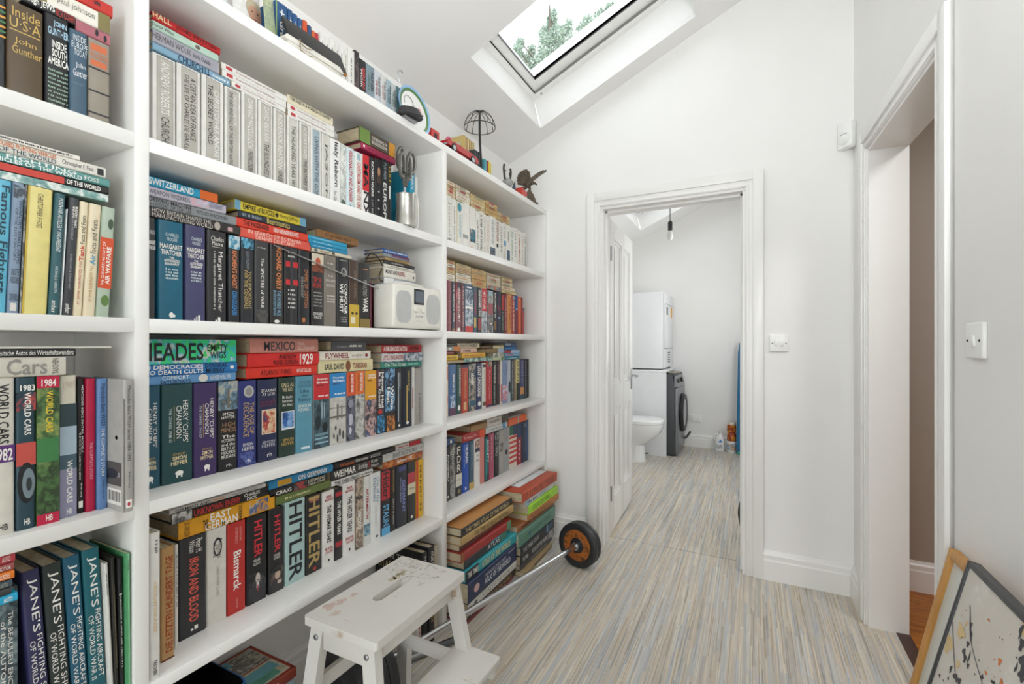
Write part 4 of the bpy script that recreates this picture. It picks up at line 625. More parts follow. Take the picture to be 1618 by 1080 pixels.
up(-1.25,2.2931,.041,.2369,.16,'p','e3e1da','white slim spine with a small dark square','d|DIARIES|222326|.3,.65,.1,.7~r|5a5c50|.2,.9,.85,.97')
up(-1.25,2.3379,.0345,.242,.16,'p','e0ded6','white slim spine with a blue spot','b|9a9894|.3,.6,.08,.35~e|2f85b5|.2,.9,.4,.55~b|8a8884|.35,.6,.6,.9')
up(-1.25,2.3763,.0434,.2402,.16,'p','e3e1da','white slim spine with a navy picture','b|6a6864|.35,.6,.15,.4~p|2f5a85/24364f/8fa5bd|.1,.95,.6,.95')
up(-1.25,2.4237,.0407,.237,.16,'p','e0ded6','white slim spine with faint green print','b|9fb5a5|.3,.65,.1,.8')
up(-1.25,2.4685,.0461,.2437,.16,'p','e3e1da','white slim spine with a blue foot','b|a5a8a5|.3,.6,.05,.7~e|2f8ab0|.1,.95,.86,.98')
up(-1.25,2.5189,.0433,.2404,.16,'p','e0ded6','white slim spine with red print','b|a5453a|.3,.65,.1,.9')
up(-1.25,2.5666,.0356,.2366,.16,'p','e3e1da','white slim spine with pink print','b|c99a94|.3,.65,.1,.9')
up(-1.25,2.6067,.0365,.243,.16,'p','e0ded6','white slim spine with black print','b|3a3a3c|.3,.6,.1,.9')
fl(-1.2504,1.7867,.0657,1.8849,.0168,.16,'p','d8c4a4','thin cream paperback, lowest of the first pile','b|9a8a70|.12,.812,.3,.7')
fl(-1.254,1.7925,.0635,1.9028,.0168,.158,'p','cfb890','thin sand paperback, second up in the first pile','b|a0522d|.12,.623,.3,.7~r|b5555a|.3,.7,.05,.95')
fl(-1.2538,1.7941,.0662,1.9208,.0168,.1582,'p','cfb890','thin sand paperback, third up in the first pile','b|5a5a58|.12,.78,.3,.7~r|c9734a|.3,.7,.05,.95')
fl(-1.2479,1.785,.0635,1.9389,.0167,.16,'p','dcd0b8','thin cream paperback, topmost of the first pile','b|b5653a|.12,.772,.3,.7')
fl(-1.2515,1.8657,.1157,1.8873,.0127,.16,'p','dcd3bb','thin cream paperback, lowest of the second pile','b|8a7a62|.12,.621,.3,.7')
fl(-1.2509,1.8622,.1198,1.9012,.0127,.16,'p','e3ddcb','thin off-white paperback, second up in the second pile','b|a0522d|.12,.752,.3,.7')
fl(-1.2537,1.8677,.12,1.915,.0127,.1583,'p','e3ddcb','thin off-white paperback, third up in the second pile','b|9a8a70|.12,.837,.3,.7')
fl(-1.2527,1.8661,.1156,1.9289,.0127,.1593,'p','dcd3bb','thin cream paperback, fourth up in the second pile','b|5a5a58|.12,.716,.3,.7~r|b5555a|.3,.7,.05,.95')
fl(-1.246,1.8549,.1189,1.9428,.0126,.16,'p','dcd3bb','thin cream paperback, topmost of the second pile','b|a0522d|.12,.658,.3,.7~r|9fb5a0|.3,.7,.05,.95')
fl(-1.2535,1.998,.136,1.8848,.0099,.1585,'p','dccfa8','thin cream paperback, lowest of the third pile','b|9a8a70|.12,.736,.3,.7')
fl(-1.2508,1.9935,.1366,1.8959,.0099,.16,'p','d0bd8c','thin cream paperback, second up in the third pile','b|b5653a|.12,.665,.3,.7~r|b5555a|.3,.7,.05,.95')
fl(-1.2486,1.9899,.135,1.907,.0099,.16,'p','dccfa8','thin cream paperback, third up in the third pile','b|a0522d|.12,.759,.3,.7')
fl(-1.2471,1.9864,.1415,1.9181,.0099,.16,'p','d0bd8c','thin cream paperback, fourth up in the third pile','b|a0522d|.12,.79,.3,.7')
fl(-1.2508,1.9943,.1329,1.9292,.0099,.16,'p','d8c48f','thin cream paperback, fifth up in the third pile','b|9a8a70|.12,.78,.3,.7')
fl(-1.2486,1.9897,.1389,1.9403,.0099,.16,'p','d8c48f','thin cream paperback, topmost of the third pile','b|a0522d|.12,.82,.3,.7~r|9fb5a0|.3,.7,.05,.95')
fl(-1.2508,2.1418,.1266,1.8884,.0104,.16,'p','d8b878','thin cream paperback, lowest of the fourth pile','b|5a5a58|.12,.626,.3,.7')
fl(-1.2532,2.1465,.1252,1.9,.0105,.1588,'p','c9a05f','thin sand paperback, second up in the fourth pile','b|8a7a62|.12,.655,.3,.7')
fl(-1.2515,2.1465,.1221,1.9117,.0104,.16,'p','d8b878','thin cream paperback, third up in the fourth pile','b|8a7a62|.12,.807,.3,.7')
fl(-1.2502,2.1427,.1237,1.9233,.0104,.16,'p','c9a05f','thin sand paperback, fourth up in the fourth pile','b|8a7a62|.12,.811,.3,.7~r|b5555a|.3,.7,.05,.95')
fl(-1.2472,2.1379,.117,1.935,.0104,.16,'p','d0ac68','thin cream paperback, fifth up in the fourth pile','b|9a8a70|.12,.81,.3,.7~r|d8d2c0|.3,.7,.05,.95')
fl(-1.2475,2.1362,.1241,1.9466,.0104,.16,'p','d8b878','thin cream paperback, topmost of the fourth pile','b|b5653a|.12,.706,.3,.7~r|b5555a|.3,.7,.05,.95')
fl(-1.2466,2.2741,.132,1.8855,.0083,.16,'p','c9b07a','thin sand paperback, lowest of the fifth pile','b|5a5a58|.12,.785,.3,.7')
fl(-1.2502,2.2805,.1386,1.895,.0084,.16,'p','cdb98c','thin sand paperback, second up in the fifth pile','b|b5653a|.12,.794,.3,.7~r|c9734a|.3,.7,.05,.95')
fl(-1.2518,2.2781,.143,1.9046,.0084,.16,'p','cdb98c','thin sand paperback, third up in the fifth pile','b|b5653a|.12,.736,.3,.7')
fl(-1.247,2.2701,.1438,1.9141,.0083,.16,'p','d8c9a4','thin cream paperback, fourth up in the fifth pile','b|a0522d|.12,.79,.3,.7~r|b5555a|.3,.7,.05,.95')
fl(-1.2497,2.2759,.134,1.9237,.0083,.16,'p','cdb98c','thin sand paperback, topmost of the fifth pile','b|a0522d|.12,.84,.3,.7~r|9fb5a0|.3,.7,.05,.95')
row('doorway bay second',1.254)
up(-1.25,1.7851,.0399,.2397,.16,'h','7c2f3b','maroon ribbed spine with gilt rules','r|a5655a|.05,.95,.2,.21~r|a5655a|.05,.95,.4,.41~r|a5655a|.05,.95,.6,.61~r|a5655a|.05,.95,.8,.81')
up(-1.25,1.827,.029,.2381,.16,'h','3a3f4a','slate spine with a white title','d|THE GERMAN WAR|efede6|.35,.65,.05,.8~r|8a6a4a|.1,.9,.92,1')
up(-1.25,1.8592,.0418,.2396,.16,'h','8a2430','crimson patterned spine with white ornament','p|8a2430/5a1520/b5555a|0,1,.15,1~d|AGINCOURT|efede6|.45,.85,.1,.8~r|22243a|.3,.9,0,.12~e|efede6|.3,.9,.9,.98')
up(-1.25,1.9032,.0348,.2351,.16,'h','5f2530','dark maroon slim spine','b|c9a5a0|.4,.65,.05,.9')
up(-1.25,1.9414,.0691,.2413,.16,'h','5a7285','blue and white battle-picture spine with red foot','p|5a7285/c9d0d5/2b3a4a|0,1,.1,1~r|2f4f6f|0,1,0,.12~r|efede6|.2,.8,.05,.08~r|efede6|0,1,.46,.5~r|c2302c|0,1,.86,1')
up(-1.25,2.0135,.0397,.235,.16,'h','24485c','teal-navy spine with red capitals','d*|HARDNESS|b5303a|.3,.75,.08,.6~r|c9a95a|.25,.75,.66,.88')
up(-1.25,2.0557,.0417,.2331,.16,'h','22262a','black spine lettered 1944 in white','d*|ENDGAME 1944|efede6|.3,.75,.05,.62~r|a03a38|.2,.8,.66,.92')
up(-1.25,2.0999,.051,.235,.16,'h','c9c9c9','spine with scarlet head and snowy photo','r|c2242c|0,1,0,.5~d*|HIT HITLER|efede6|.3,.7,.07,.46~p|c9cdd2/4a5560/8a959f|0,1,.5,1')
up(-1.25,2.1563,.0643,.2314,.16,'h','6a6a6a','grey photo spine with faded red word','p|8a8a88/4a4a4c/b5b3b0|0,1,0,1~r|a5555a|.2,.9,.3,.55~r|efede6|.4,.8,.75,.78~r|9fb8c0|.2,.9,0,.12')
up(-1.25,2.2234,.0384,.2299,.16,'h','23221f','black spine with a golden foot','d*|RICHARD III|efede6|.3,.7,.03,.6~r|8a6a3a|.25,.8,.7,.9')
up(-1.25,2.2646,.0425,.2377,.16,'h','2f2f48','navy spine with a red blaze','p|2f2f48/8a2a35/1d2030|0,1,.15,.55~r|8fb5d5|.2,.8,.6,.64')
up(-1.25,2.3101,.0354,.2276,.16,'h','1f2d28','black-green slim spine','r|b5302c|.2,.9,.03,.4~b|9aa59a|.35,.6,.45,.9')
up(-1.25,2.3493,.034,.2313,.16,'h','7a2a35','wine-red slim spine','b|c9a5a5|.35,.6,.1,.9')
up(-1.25,2.3864,.0542,.2321,.16,'h','d08a4a','ochre spine with red capitals','d*|CIVIL CONFLICT|a0351f|.3,.72,.08,.85')
up(-1.25,2.4439,.0396,.2293,.16,'h','a54a42','brick spine with pale ring','e|8fa5b5|.3,.9,0,.1~b|e0c5b5|.3,.65,.15,.9')
up(-1.25,2.4868,.0372,.2332,.16,'h','2f4f85','slim spine blue above wine red','r|7a2a3a|0,1,.38,1~r|c9d0da|.3,.7,.33,.37')
up(-1.25,2.5275,.0382,.2293,.16,'h','d8642f','bright orange slim spine','b|f0c5a5|.35,.6,.05,.12')
up(-1.25,2.5692,.0213,.2283,.16,'h','8a2420','thin dark red spine','')
up(-1.25,2.5932,.0207,.1681,.16,'h','b04a52','thin rosy spine last in its row','r|3a7a85|0,1,0,.12')
fl(-1.2525,1.7914,.0591,1.4942,.0148,.1595,'p','e3ddcb','thin off-white paperback, lowest of the first pile','b|9a8a70|.12,.814,.3,.7')
fl(-1.2529,1.7909,.0627,1.5101,.0148,.1591,'p','e6e1d4','thin off-white paperback, second up in the first pile','b|9a8a70|.12,.719,.3,.7')
fl(-1.2488,1.7862,.0596,1.5261,.0147,.16,'p','c9ad78','thin sand paperback, third up in the first pile','b|8a7a62|.12,.749,.3,.7')
fl(-1.2538,1.7922,.0641,1.542,.0148,.1582,'p','c9ad78','thin sand paperback, fourth up in the first pile','b|8a7a62|.12,.808,.3,.7~r|c9734a|.3,.7,.05,.95')
fl(-1.25,1.7882,.06,1.558,.0147,.16,'p','e3ddcb','thin off-white paperback, fifth up in the first pile','b|5a5a58|.12,.71,.3,.7')
fl(-1.2522,1.792,.0614,1.574,.0148,.1598,'p','bfa070','thin tan paperback, topmost of the first pile','b|8a7a62|.12,.714,.3,.7~r|c9734a|.3,.7,.05,.95')
fl(-1.251,1.8624,.1347,1.4958,.0141,.16,'p','e3ddcb','thin off-white paperback, lowest of the second pile','b|5a5a58|.12,.764,.3,.7')
fl(-1.2528,1.8669,.1285,1.5111,.0141,.1592,'p','dcd3b8','thin cream paperback, second up in the second pile','b|b5653a|.12,.773,.3,.7')
fl(-1.2534,1.8656,.1295,1.5264,.0141,.1586,'p','e3ddcb','thin off-white paperback, third up in the second pile','b|5a5a58|.12,.641,.3,.7')
fl(-1.2474,1.8568,.1281,1.5417,.014,.16,'p','bfa070','thin tan paperback, fourth up in the second pile','b|5a5a58|.12,.77,.3,.7')
fl(-1.2487,1.8602,.1302,1.557,.0141,.16,'p','bfa070','thin tan paperback, fifth up in the second pile','b|9a8a70|.12,.656,.3,.7')
fl(-1.2536,1.8663,.13,1.5722,.0141,.1584,'p','cdb98c','thin sand paperback, topmost of the second pile','b|9a8a70|.12,.678,.3,.7')
fl(-1.2522,2.009,.1395,1.4895,.0122,.1598,'p','cdaa6c','thin sand paperback, lowest of the third pile','b|5a5a58|.12,.771,.3,.7')
fl(-1.2516,2.0066,.1407,1.5029,.0122,.16,'p','d0b27a','thin cream paperback, second up in the third pile','b|a0522d|.12,.76,.3,.7~r|c9734a|.3,.7,.05,.95')
fl(-1.2528,2.0061,.1428,1.5163,.0122,.1592,'p','cdaa6c','thin sand paperback, third up in the third pile','b|a0522d|.12,.809,.3,.7')
fl(-1.2472,2.0008,.1386,1.5297,.0121,.16,'p','cdaa6c','thin sand paperback, fourth up in the third pile','b|b5653a|.12,.786,.3,.7')
fl(-1.2515,2.0056,.1398,1.543,.0122,.16,'p','cdaa6c','thin sand paperback, fifth up in the third pile','b|9a8a70|.12,.741,.3,.7')
fl(-1.2496,2.0055,.1345,1.5564,.0122,.16,'p','d0b27a','thin cream paperback, sixth up in the third pile','b|5a5a58|.12,.805,.3,.7')
fl(-1.2526,2.0081,.1402,1.5698,.0122,.1594,'p','d8c08a','thin cream paperback, topmost of the third pile','b|a0522d|.12,.71,.3,.7')
fl(-1.25,2.1529,.1587,1.4922,.0201,.16,'h','5a6a78','thin motley book under the fourth paperback pile','p|5a6a78/c9653a/8fb0a0|0,1,0,1')
fl(-1.252,2.1613,.144,1.5135,.0084,.16,'p','e3d6c0','thin off-white paperback, lowest of the fourth pile','b|9a8a70|.12,.776,.3,.7')
fl(-1.2531,2.1603,.1425,1.5231,.0084,.1589,'p','e3d6c0','thin off-white paperback, second up in the fourth pile','b|b5653a|.12,.676,.3,.7')
fl(-1.2518,2.1569,.1447,1.5327,.0084,.16,'p','dcd3bb','thin cream paperback, third up in the fourth pile','b|5a5a58|.12,.69,.3,.7~r|9fb5a0|.3,.7,.05,.95')
fl(-1.2509,2.156,.1423,1.5423,.0084,.16,'p','e3d6c0','thin off-white paperback, fourth up in the fourth pile','b|8a7a62|.12,.631,.3,.7~r|c9734a|.3,.7,.05,.95')
fl(-1.2489,2.1558,.1412,1.5519,.0084,.16,'p','e6e1d4','thin off-white paperback, fifth up in the fourth pile','b|9a8a70|.12,.624,.3,.7')
fl(-1.2518,2.1587,.1429,1.5614,.0084,.16,'p','d3c0a0','thin cream paperback, sixth up in the fourth pile','b|a0522d|.12,.816,.3,.7')
fl(-1.2533,2.1591,.1438,1.571,.0084,.1587,'p','dcd3bb','thin cream paperback, topmost of the fourth pile','b|b5653a|.12,.8,.3,.7')
fl(-1.25,2.319,.1745,1.4877,.0176,.16,'h','d8c48f','thin straw book lowest under the fifth paperback pile','b|8a7a62|.2,.7,.3,.7')
fl(-1.25,2.319,.1578,1.5065,.0213,.16,'h','e0d3b8','thin ivory book under the fifth paperback pile','b|b5653a|.2,.7,.3,.7')
fl(-1.2485,2.3164,.1242,1.5289,.0092,.16,'p','d3b98a','thin cream paperback, lowest of the fifth pile','b|8a7a62|.12,.73,.3,.7~r|9fb5a0|.3,.7,.05,.95')
fl(-1.2512,2.3235,.1272,1.5393,.0092,.16,'p','e3ddcb','thin off-white paperback, second up in the fifth pile','b|a0522d|.12,.629,.3,.7')
fl(-1.2506,2.3216,.1273,1.5497,.0092,.16,'p','d3b98a','thin cream paperback, third up in the fifth pile','b|5a5a58|.12,.799,.3,.7~r|b5555a|.3,.7,.05,.95')
fl(-1.2488,2.3203,.1204,1.5601,.0092,.16,'p','dccfa8','thin cream paperback, fourth up in the fifth pile','b|b5653a|.12,.741,.3,.7')
fl(-1.2526,2.324,.1318,1.5704,.0092,.1594,'p','c9ad78','thin sand paperback, topmost of the fifth pile','b|8a7a62|.12,.723,.3,.7')
row('doorway bay third',.863)
up(-1.253,1.7868,.0167,.2433,.159,'h','d9c9b0','thin cream spine with coral marks','r|d0907a|.2,.8,.05,.3~r|d0a090|.2,.8,.6,.75')
up(-1.253,1.8061,.0592,.2403,.159,'h','3f6a9a','blue spine with a crest and plum foot','d*|MARGATE|efede6|.5,.8,.2,.55~p|3f6a9a/c9d5e0/24406a|.2,.9,.6,.85~r|5a3a55|0,1,.85,1')
up(-1.253,1.8679,.0432,.2382,.159,'h','1f4a48','bottle-green spine with white capitals','d*|MONTGOMERY|efede6|.55,.85,.08,.65~e|efede6|.3,.8,.82,.93')
up(-1.253,1.9145,.0593,.2345,.159,'h','b5422c','brick red spine with gilt print','r|2b3050|0,1,0,.06~d|CODEBREAKERS|d8a870|.4,.62,.15,.7~r|d8b080|.3,.7,.78,.95')
up(-1.253,1.9773,.0672,.2382,.159,'h','46504f','busy dark photo spine','p|46504f/b5a595/24404a|0,1,0,1~d*|ARNHEM|efede6|.3,.75,.2,.45~r|2f5a70|.1,.9,.78,.9')
up(-1.253,2.0476,.0586,.2374,.159,'h','24305a','navy spine with chunky white capitals','d*|LOST LINCOLNS|efede6|.25,.75,.07,.72~e|efede6|.3,.8,.83,.93')
up(-1.253,2.1101,.038,.2372,.159,'h','dcd9ce','white spine with a small black photo','r|2b2b2b|.1,.9,.03,.1~b|a5a098|.4,.6,.15,.8~r|5a4a3a|.1,.9,.86,.95')
up(-1.253,2.1521,.064,.2454,.159,'h','b0282f','crimson spine with a tiny portrait','p|5a4a48/c9a590/2b2525|.2,.9,0,.13~d|ALAN CLARK|e0a5a0|.4,.65,.2,.85~r|4a2a5a|0,1,.95,1')
up(-1.253,2.2196,.0418,.2401,.159,'h','24332c','black-green spine with pale title','d*|TWO WORLDS|efede6|.35,.7,.08,.5~b|9aa5a0|.35,.6,.55,.95')
up(-1.253,2.2643,.0402,.2421,.159,'h','3a262c','aubergine spine','d|MUTINY|b58a90|.4,.65,.1,.55')
up(-1.253,2.3082,.0224,.2445,.159,'h','ddd3c5','thin pale spine with red marks','r|c2484a|.2,.8,.55,.95')
up(-1.253,2.3336,.0601,.245,.159,'h','7f93b8','lavender-blue spine with a red-white foot','d|LITTLE|3a4a7a|.35,.75,.1,.35~p|c9d0e0/c2404a/3a4a8a|0,1,.58,.95')
up(-1.253,2.3969,.0367,.2434,.159,'h','b5bcc8','pale grey-blue spine with a dark arch','e|2b3038|.2,1,.5,.78')
up(-1.253,2.4368,.0294,.2441,.159,'h','2f4448','dark teal slim spine','b|9fb0b0|.4,.65,.05,.9')
up(-1.253,2.4695,.0317,.2431,.159,'h','6a5a52','grey-brown slim spine','b|c9b5a5|.35,.65,.05,.7')
up(-1.253,2.5046,.0463,.2437,.159,'h','d8ce8a','spine with yellow head and black foot','d*|AIR FORCE|222326|.25,.75,.03,.55~r|22221f|0,1,.58,1')
up(-1.253,2.5543,.064,.242,.159,'h','3a3f6a','violet-navy spine with amber block','d|EUROPE AT|b5a5c9|.35,.65,.05,.6~r|c98a4a|.1,.9,.7,.88~r|2f4a5a|0,1,.88,1')
up(-1.253,2.622,.034,.2424,.159,'h','2b2a30','dark slim spine with pale specks','b|8a8a95|.3,.65,.05,.95')
up(-1.253,2.6587,.0281,.2414,.159,'h','17171a','plain black slim spine last in its row','')
fl(-1.253,1.7893,.1442,1.1068,.0151,.159,'h','a59472','tan thin book under a yellow one','')
fl(-1.253,1.7893,.0943,1.1223,.0263,.159,'h','e0b81f','yellow book beside the divider','h|WAR ZONE|4a3a14|.05,.85,.25,.75')
fl(-1.253,1.7893,.0594,1.149,.0161,.159,'h','7a3028','dark red thin book','')
fl(-1.253,1.7893,.108,1.1654,.024,.159,'h','9a9c98','grey and orange thick book','r|d8853a|.5,1,0,1~e|efede6|.15,.35,.3,.7')
fl(-1.253,1.7893,.0781,1.1898,.0132,.159,'h','3a422f','dark olive thin book topmost of its pile','')
fl(-1.253,1.9392,.2699,1.1089,.0201,.159,'h','7fa8a0','aqua patterned book','p|7fa8a0/35555a/c9d5c9|0,1,0,1')
fl(-1.253,1.9167,.2248,1.1294,.0253,.159,'h','e3b01f','golden yellow book with red print','h|Hitler Youth and the War|a03a20|.1,.9,.25,.75')
fl(-1.253,1.9056,.1494,1.1552,.0239,.159,'h','d8b09a','pinkish book lettered in black','h*|AT THE WORLD|222326|.15,.6,.3,.8')
fl(-1.253,1.8782,.2019,1.1794,.0241,.159,'h','dccdb0','cream book with WORLD on its spine','h|THE END OF THE|222326|.1,.5,.3,.75~h*|WORLD|222326|.52,.88,.2,.8')
fl(-1.253,2.2196,.1353,1.1085,.0176,.159,'h','c9d0b0','pale green book under a grey one','e|4a7a4a|.7,.95,.1,.9')
fl(-1.253,2.2231,.1242,1.1265,.0247,.159,'h','a5a89a','grey-green book with leaf pattern','p|a5a89a/d8d3c5/6a7a6a|0,1,0,1')
fl(-1.253,2.1481,.1992,1.1516,.0229,.159,'h','8a7348','khaki and pale blue book','r|a9bdd5|.65,1,0,1')
fl(-1.253,2.1415,.2058,1.1749,.0158,.159,'h','6a4a32','cream book with a dark brown end','r|d8d0a5|.4,1,0,1')
fl(-1.253,2.3703,.1762,1.1085,.0187,.159,'h','2f7f98','teal book low in a blue pile','b|bfdbe5|.2,.8,.3,.7')
fl(-1.253,2.3626,.1882,1.1276,.0169,.159,'h','7fa8cc','sky blue book with red print','r|b5404a|.1,.5,.3,.7')
fl(-1.253,2.3588,.1921,1.1449,.0207,.159,'h','9fbcd8','pale blue book with a black-red triangle','r|b03038|0,.42,0,.9~r|24242a|.1,.4,0,.3')
fl(-1.253,2.3626,.1453,1.166,.0185,.159,'h','2f6fae','strong blue book','')
fl(-1.253,2.3626,.1369,1.1849,.0222,.159,'h','2b4f80','navy book topmost of a blue pile','r|8fa5b8|0,.55,.2,.8')
row('doorway bay lowest',.471)
up(-1.254,1.7888,.0265,.2505,.158,'h','3a3a40','dark grey spine with white capitals','d*|ROOSEVELT|efede6|.3,.7,.15,.65~e|efede6|.3,.7,.9,.94')
up(-1.254,1.8173,.0441,.2551,.158,'h','6a6866','grey photo spine','p|6a6866/a5a3a0/3a3a3a|0,1,0,1~d|REAGAN|d8d6d2|.3,.7,.08,.4')
up(-1.254,1.8646,.0525,.2499,.158,'h','25262a','black spine with three big white initials','h|F|efede6|.2,.75,.06,.2~h|D|efede6|.2,.8,.23,.37~h|R|efede6|.2,.8,.4,.54~r|d8d6c8|0,1,.58,.82~g|77756f|.2,.8,.68,.7~e|8a8055|.3,.75,.87,.96')
up(-1.254,1.9216,.0596,.2431,.158,'h','1f4fae','cobalt blue spine with a white serif title','d*|TRUMAN|efede6|.45,.85,.04,.42~d|DAVID McCULLOUGH|8fb0e5|.2,.38,.04,.5~r|efede6|.4,.6,.9,.95')
up(-1.254,1.9841,.0449,.2423,.158,'h','3a566a','steel-blue spine with a tan foot','d|PRESIDENTIAL|9fc0cc|.4,.65,.08,.6~r|c4a55a|0,1,.86,1')
up(-1.254,2.0339,.0561,.2435,.158,'h','e0dedb','white spine with a small portrait','p|c9a590/5a4a45/d8c9c0|.1,.9,.02,.25~r|2b3050|.1,.9,.2,.28~h|TIP|222326|.3,.7,.34,.38~h|ONEILL|222326|.2,.8,.44,.48')
up(-1.254,2.0938,.0401,.2424,.158,'h','cc7f78','plain rose-pink spine','')
up(-1.254,2.1379,.0455,.2392,.158,'h','1d2a2d','black spine with teal band and white title','r|2f8a90|.1,.6,.05,.95~d*|MONTY|efede6|.5,.9,.1,.6~e|3a3f42|.3,.95,.85,.95')
up(-1.254,2.1875,.05,.2456,.158,'h','a85068','mauve spine with white script','d|Last of the Patriots|e5c5cc|.35,.65,.05,.6')
up(-1.254,2.2411,.0527,.2467,.158,'h','26282a','black spine with a bold grey photo','p|26282a/a5a8a8/4a4c4c|.1,.9,.03,.3~d*|TRIALS|b5b5b2|.2,.8,.33,.55')
up(-1.254,2.2982,.051,.2463,.158,'h','a5a29c','stone grey spine with a small photo','p|5a5248/a5a29c/2b2825|.2,.8,.3,.5')
up(-1.254,2.3522,.064,.2492,.158,'h','9d9fa0','cool grey spine','d|LINCOLN|7a6a6a|.3,.7,.08,.3~e|2b2d30|.2,.7,.5,.62')
up(-1.254,2.4194,.0956,.2492,.158,'h','d8d0c2','spine with green head and red-white flag stripes','r|2f6a50|0,.45,0,.22~r|24405a|.45,1,0,.24~r|c4382c|0,1,.25,.305~r|c4382c|0,1,.365,.42~r|c4382c|0,1,.48,.535~r|c4382c|0,1,.595,.65~r|c4382c|0,1,.71,.765~r|c4382c|0,1,.825,.88')
up(-1.254,2.5202,.0591,.2479,.158,'h','9a2430','spine with navy head and crimson foot','r|27405f|0,1,0,.34~d|JFK|efede6|.3,.7,.4,.6~b|e0a5a5|.3,.65,.6,.9')
up(-1.254,2.5845,.0932,.2494,.158,'h','232c42','midnight spine with a crest last in its row','e|6a7585|.3,.7,.05,.15~d|WASHINGTON|4a6a90|.3,.6,.2,.75~r|3a5a8a|.75,.95,.02,.98')
fl(-1.254,1.7609,.0947,.7266,.0311,.158,'h','2f4a70','rounded navy book beside the divider','r|efede6|.6,.75,.3,.7')
fl(-1.254,1.9238,.2128,.715,.0397,.158,'h','a8282a','deep red book with an orange end','r|dd5528|.75,1,0,1~h|The Vengeance War|f0c5b5|.06,.6,.3,.75')
fl(-1.254,1.9989,.1575,.755,.0299,.158,'h','a5804f','worn brown book','')
fl(-1.254,2.1498,.238,.7207,.0324,.158,'h','d3d5d5','white book with a blue end','r|5a93b5|.78,.94,0,1~b|8a8c8a|.1,.7,.35,.65')
fl(-1.254,2.1632,.2404,.7535,.0453,.158,'h','d0ccc6','thick white book with a dark photo end','p|3a3230/6a5a50/24201f|.66,1,0,1~h|WAR AND PEACE|8f8a82|.1,.6,.3,.65')
fl(-1.254,2.4115,.2401,.7209,.0431,.158,'h','e0602a','vivid orange book with a grey gap band','r|a5a39f|.48,.56,0,1')
fl(-1.254,2.4194,.1598,.7644,.0112,.158,'p','8f8a82','thin grey book on an orange one','')
row('bookcase top',2.039)
up(-1.25,.9146,.0403,.1764,.16,'h','1f4f80','tall blue dictionary lettered Greek','d*|Greek|efede6|.3,.75,.3,.75~r|efede6|.3,.7,.15,.17~r|efede6|.46,.54,.1,.22~r|8fb04a|0,.08,0,1')
up(-1.25,.956,.0165,.1763,.16,'h','24507f','blue dictionary beside the tallest blue one','r|efede6|.3,.7,.18,.2~r|efede6|.46,.54,.12,.26')
up(-1.25,.9736,.0169,.174,.16,'h','25558a','blue dictionary between two blue ones','r|efede6|.3,.7,.18,.2~r|efede6|.46,.54,.12,.26')
up(-1.25,.9916,.0161,.1712,.16,'h','235080','blue dictionary beside an orange book','r|efede6|.3,.7,.18,.2~r|efede6|.46,.54,.12,.26')
up(-1.25,1.0088,.0176,.1763,.16,'h','c9542c','orange small book','r|efede6|.4,.6,.3,.45')
up(-1.25,1.0277,.0144,.1708,.16,'h','2b4a75','navy small book','r|efede6|.3,.7,.2,.35')
up(-1.25,1.0433,.011,.1629,.16,'h','d0642f','orange slim book','r|efede6|.3,.7,.2,.3')
up(-1.25,1.0555,.0136,.1628,.16,'h','b5303a','red slim book','r|efede6|.3,.7,.2,.3')
up(-1.25,1.0741,.0178,.177,.16,'p','e3e1dc','white paperback behind the tied papers','b|8a8884|.35,.6,.15,.6')
up(-1.25,1.0931,.0195,.1762,.16,'p','dfddd6','white paperback second along behind the papers','b|8a8884|.35,.6,.15,.6')
up(-1.25,1.1139,.02,.18,.16,'p','e3e1dc','white paperback third along behind the papers','b|8a8884|.35,.6,.15,.6')
up(-1.25,1.1352,.0177,.1809,.16,'p','dfddd6','white paperback fourth along behind the papers','b|8a8884|.35,.6,.15,.6')
up(-1.25,1.1543,.0181,.1811,.16,'p','e3e1dc','white paperback fifth along behind the papers','b|8a8884|.35,.6,.15,.6')
up(-1.25,1.1738,.017,.1875,.16,'p','dfddd6','white paperback sixth along behind the papers','b|8a8884|.35,.6,.15,.6')
up(-1.25,1.1923,.0292,.1902,.16,'p','e3e1dc','white paperback with small black print','b|8a8884|.35,.6,.15,.6')
up(-1.25,1.2229,.021,.2005,.16,'p','3a3036','dark brown paperback','p|3a3036/6a5a55/221c20|0,1,0,1')
up(-1.25,1.2454,.0309,.1838,.16,'p','26262a','black paperback with red and white capitals','d*|BERLIN|d84a4a|.5,.85,.15,.55~d*|NOIR|efede6|.2,.45,.2,.55')
up(-1.25,1.2795,.0402,.1836,.16,'p','7d8f98','grey-blue paperback with a white and green title','d*|PHILIP KERR|222326|.55,.85,.12,.5~d*|GREEKS|4a6a5a|.15,.45,.2,.5')
up(-1.25,1.3213,.0335,.1849,.16,'p','c9ccd0','pale paperback with a red subtitle','d*|PHILIP KERR|222326|.55,.85,.12,.5~d*|ONE FROM|a03a30|.15,.45,.2,.5')
up(-1.25,1.3565,.0276,.1823,.16,'p','d3d3d0','white paperback with a red subtitle','d*|PHILIP KERR|222326|.55,.85,.12,.5~d*|QUIET|a03a30|.15,.45,.2,.5')
up(-1.25,1.3859,.0267,.1799,.16,'p','a5b8c0','light blue paperback','d*|PHILIP KERR|222326|.55,.85,.12,.5~d*|METROPOLIS|4a6a5a|.15,.45,.2,.5')
up(-1.25,1.4144,.0256,.1789,.16,'p','c4c8c4','pale grey-green paperback','d*|PHILIP KERR|222326|.55,.85,.12,.5~d*|PRUSSIA|4a6a5a|.15,.45,.2,.5')
up(-1.25,1.4418,.0282,.1805,.16,'p','5f8a8c','teal paperback beside the plate','p|5f8a8c/8fb0ad/3f6468|0,1,0,1')
up(-1.31,2.0215,.0179,.2285,.102,'p','c9b070','thin straw booklet behind the toy car','')
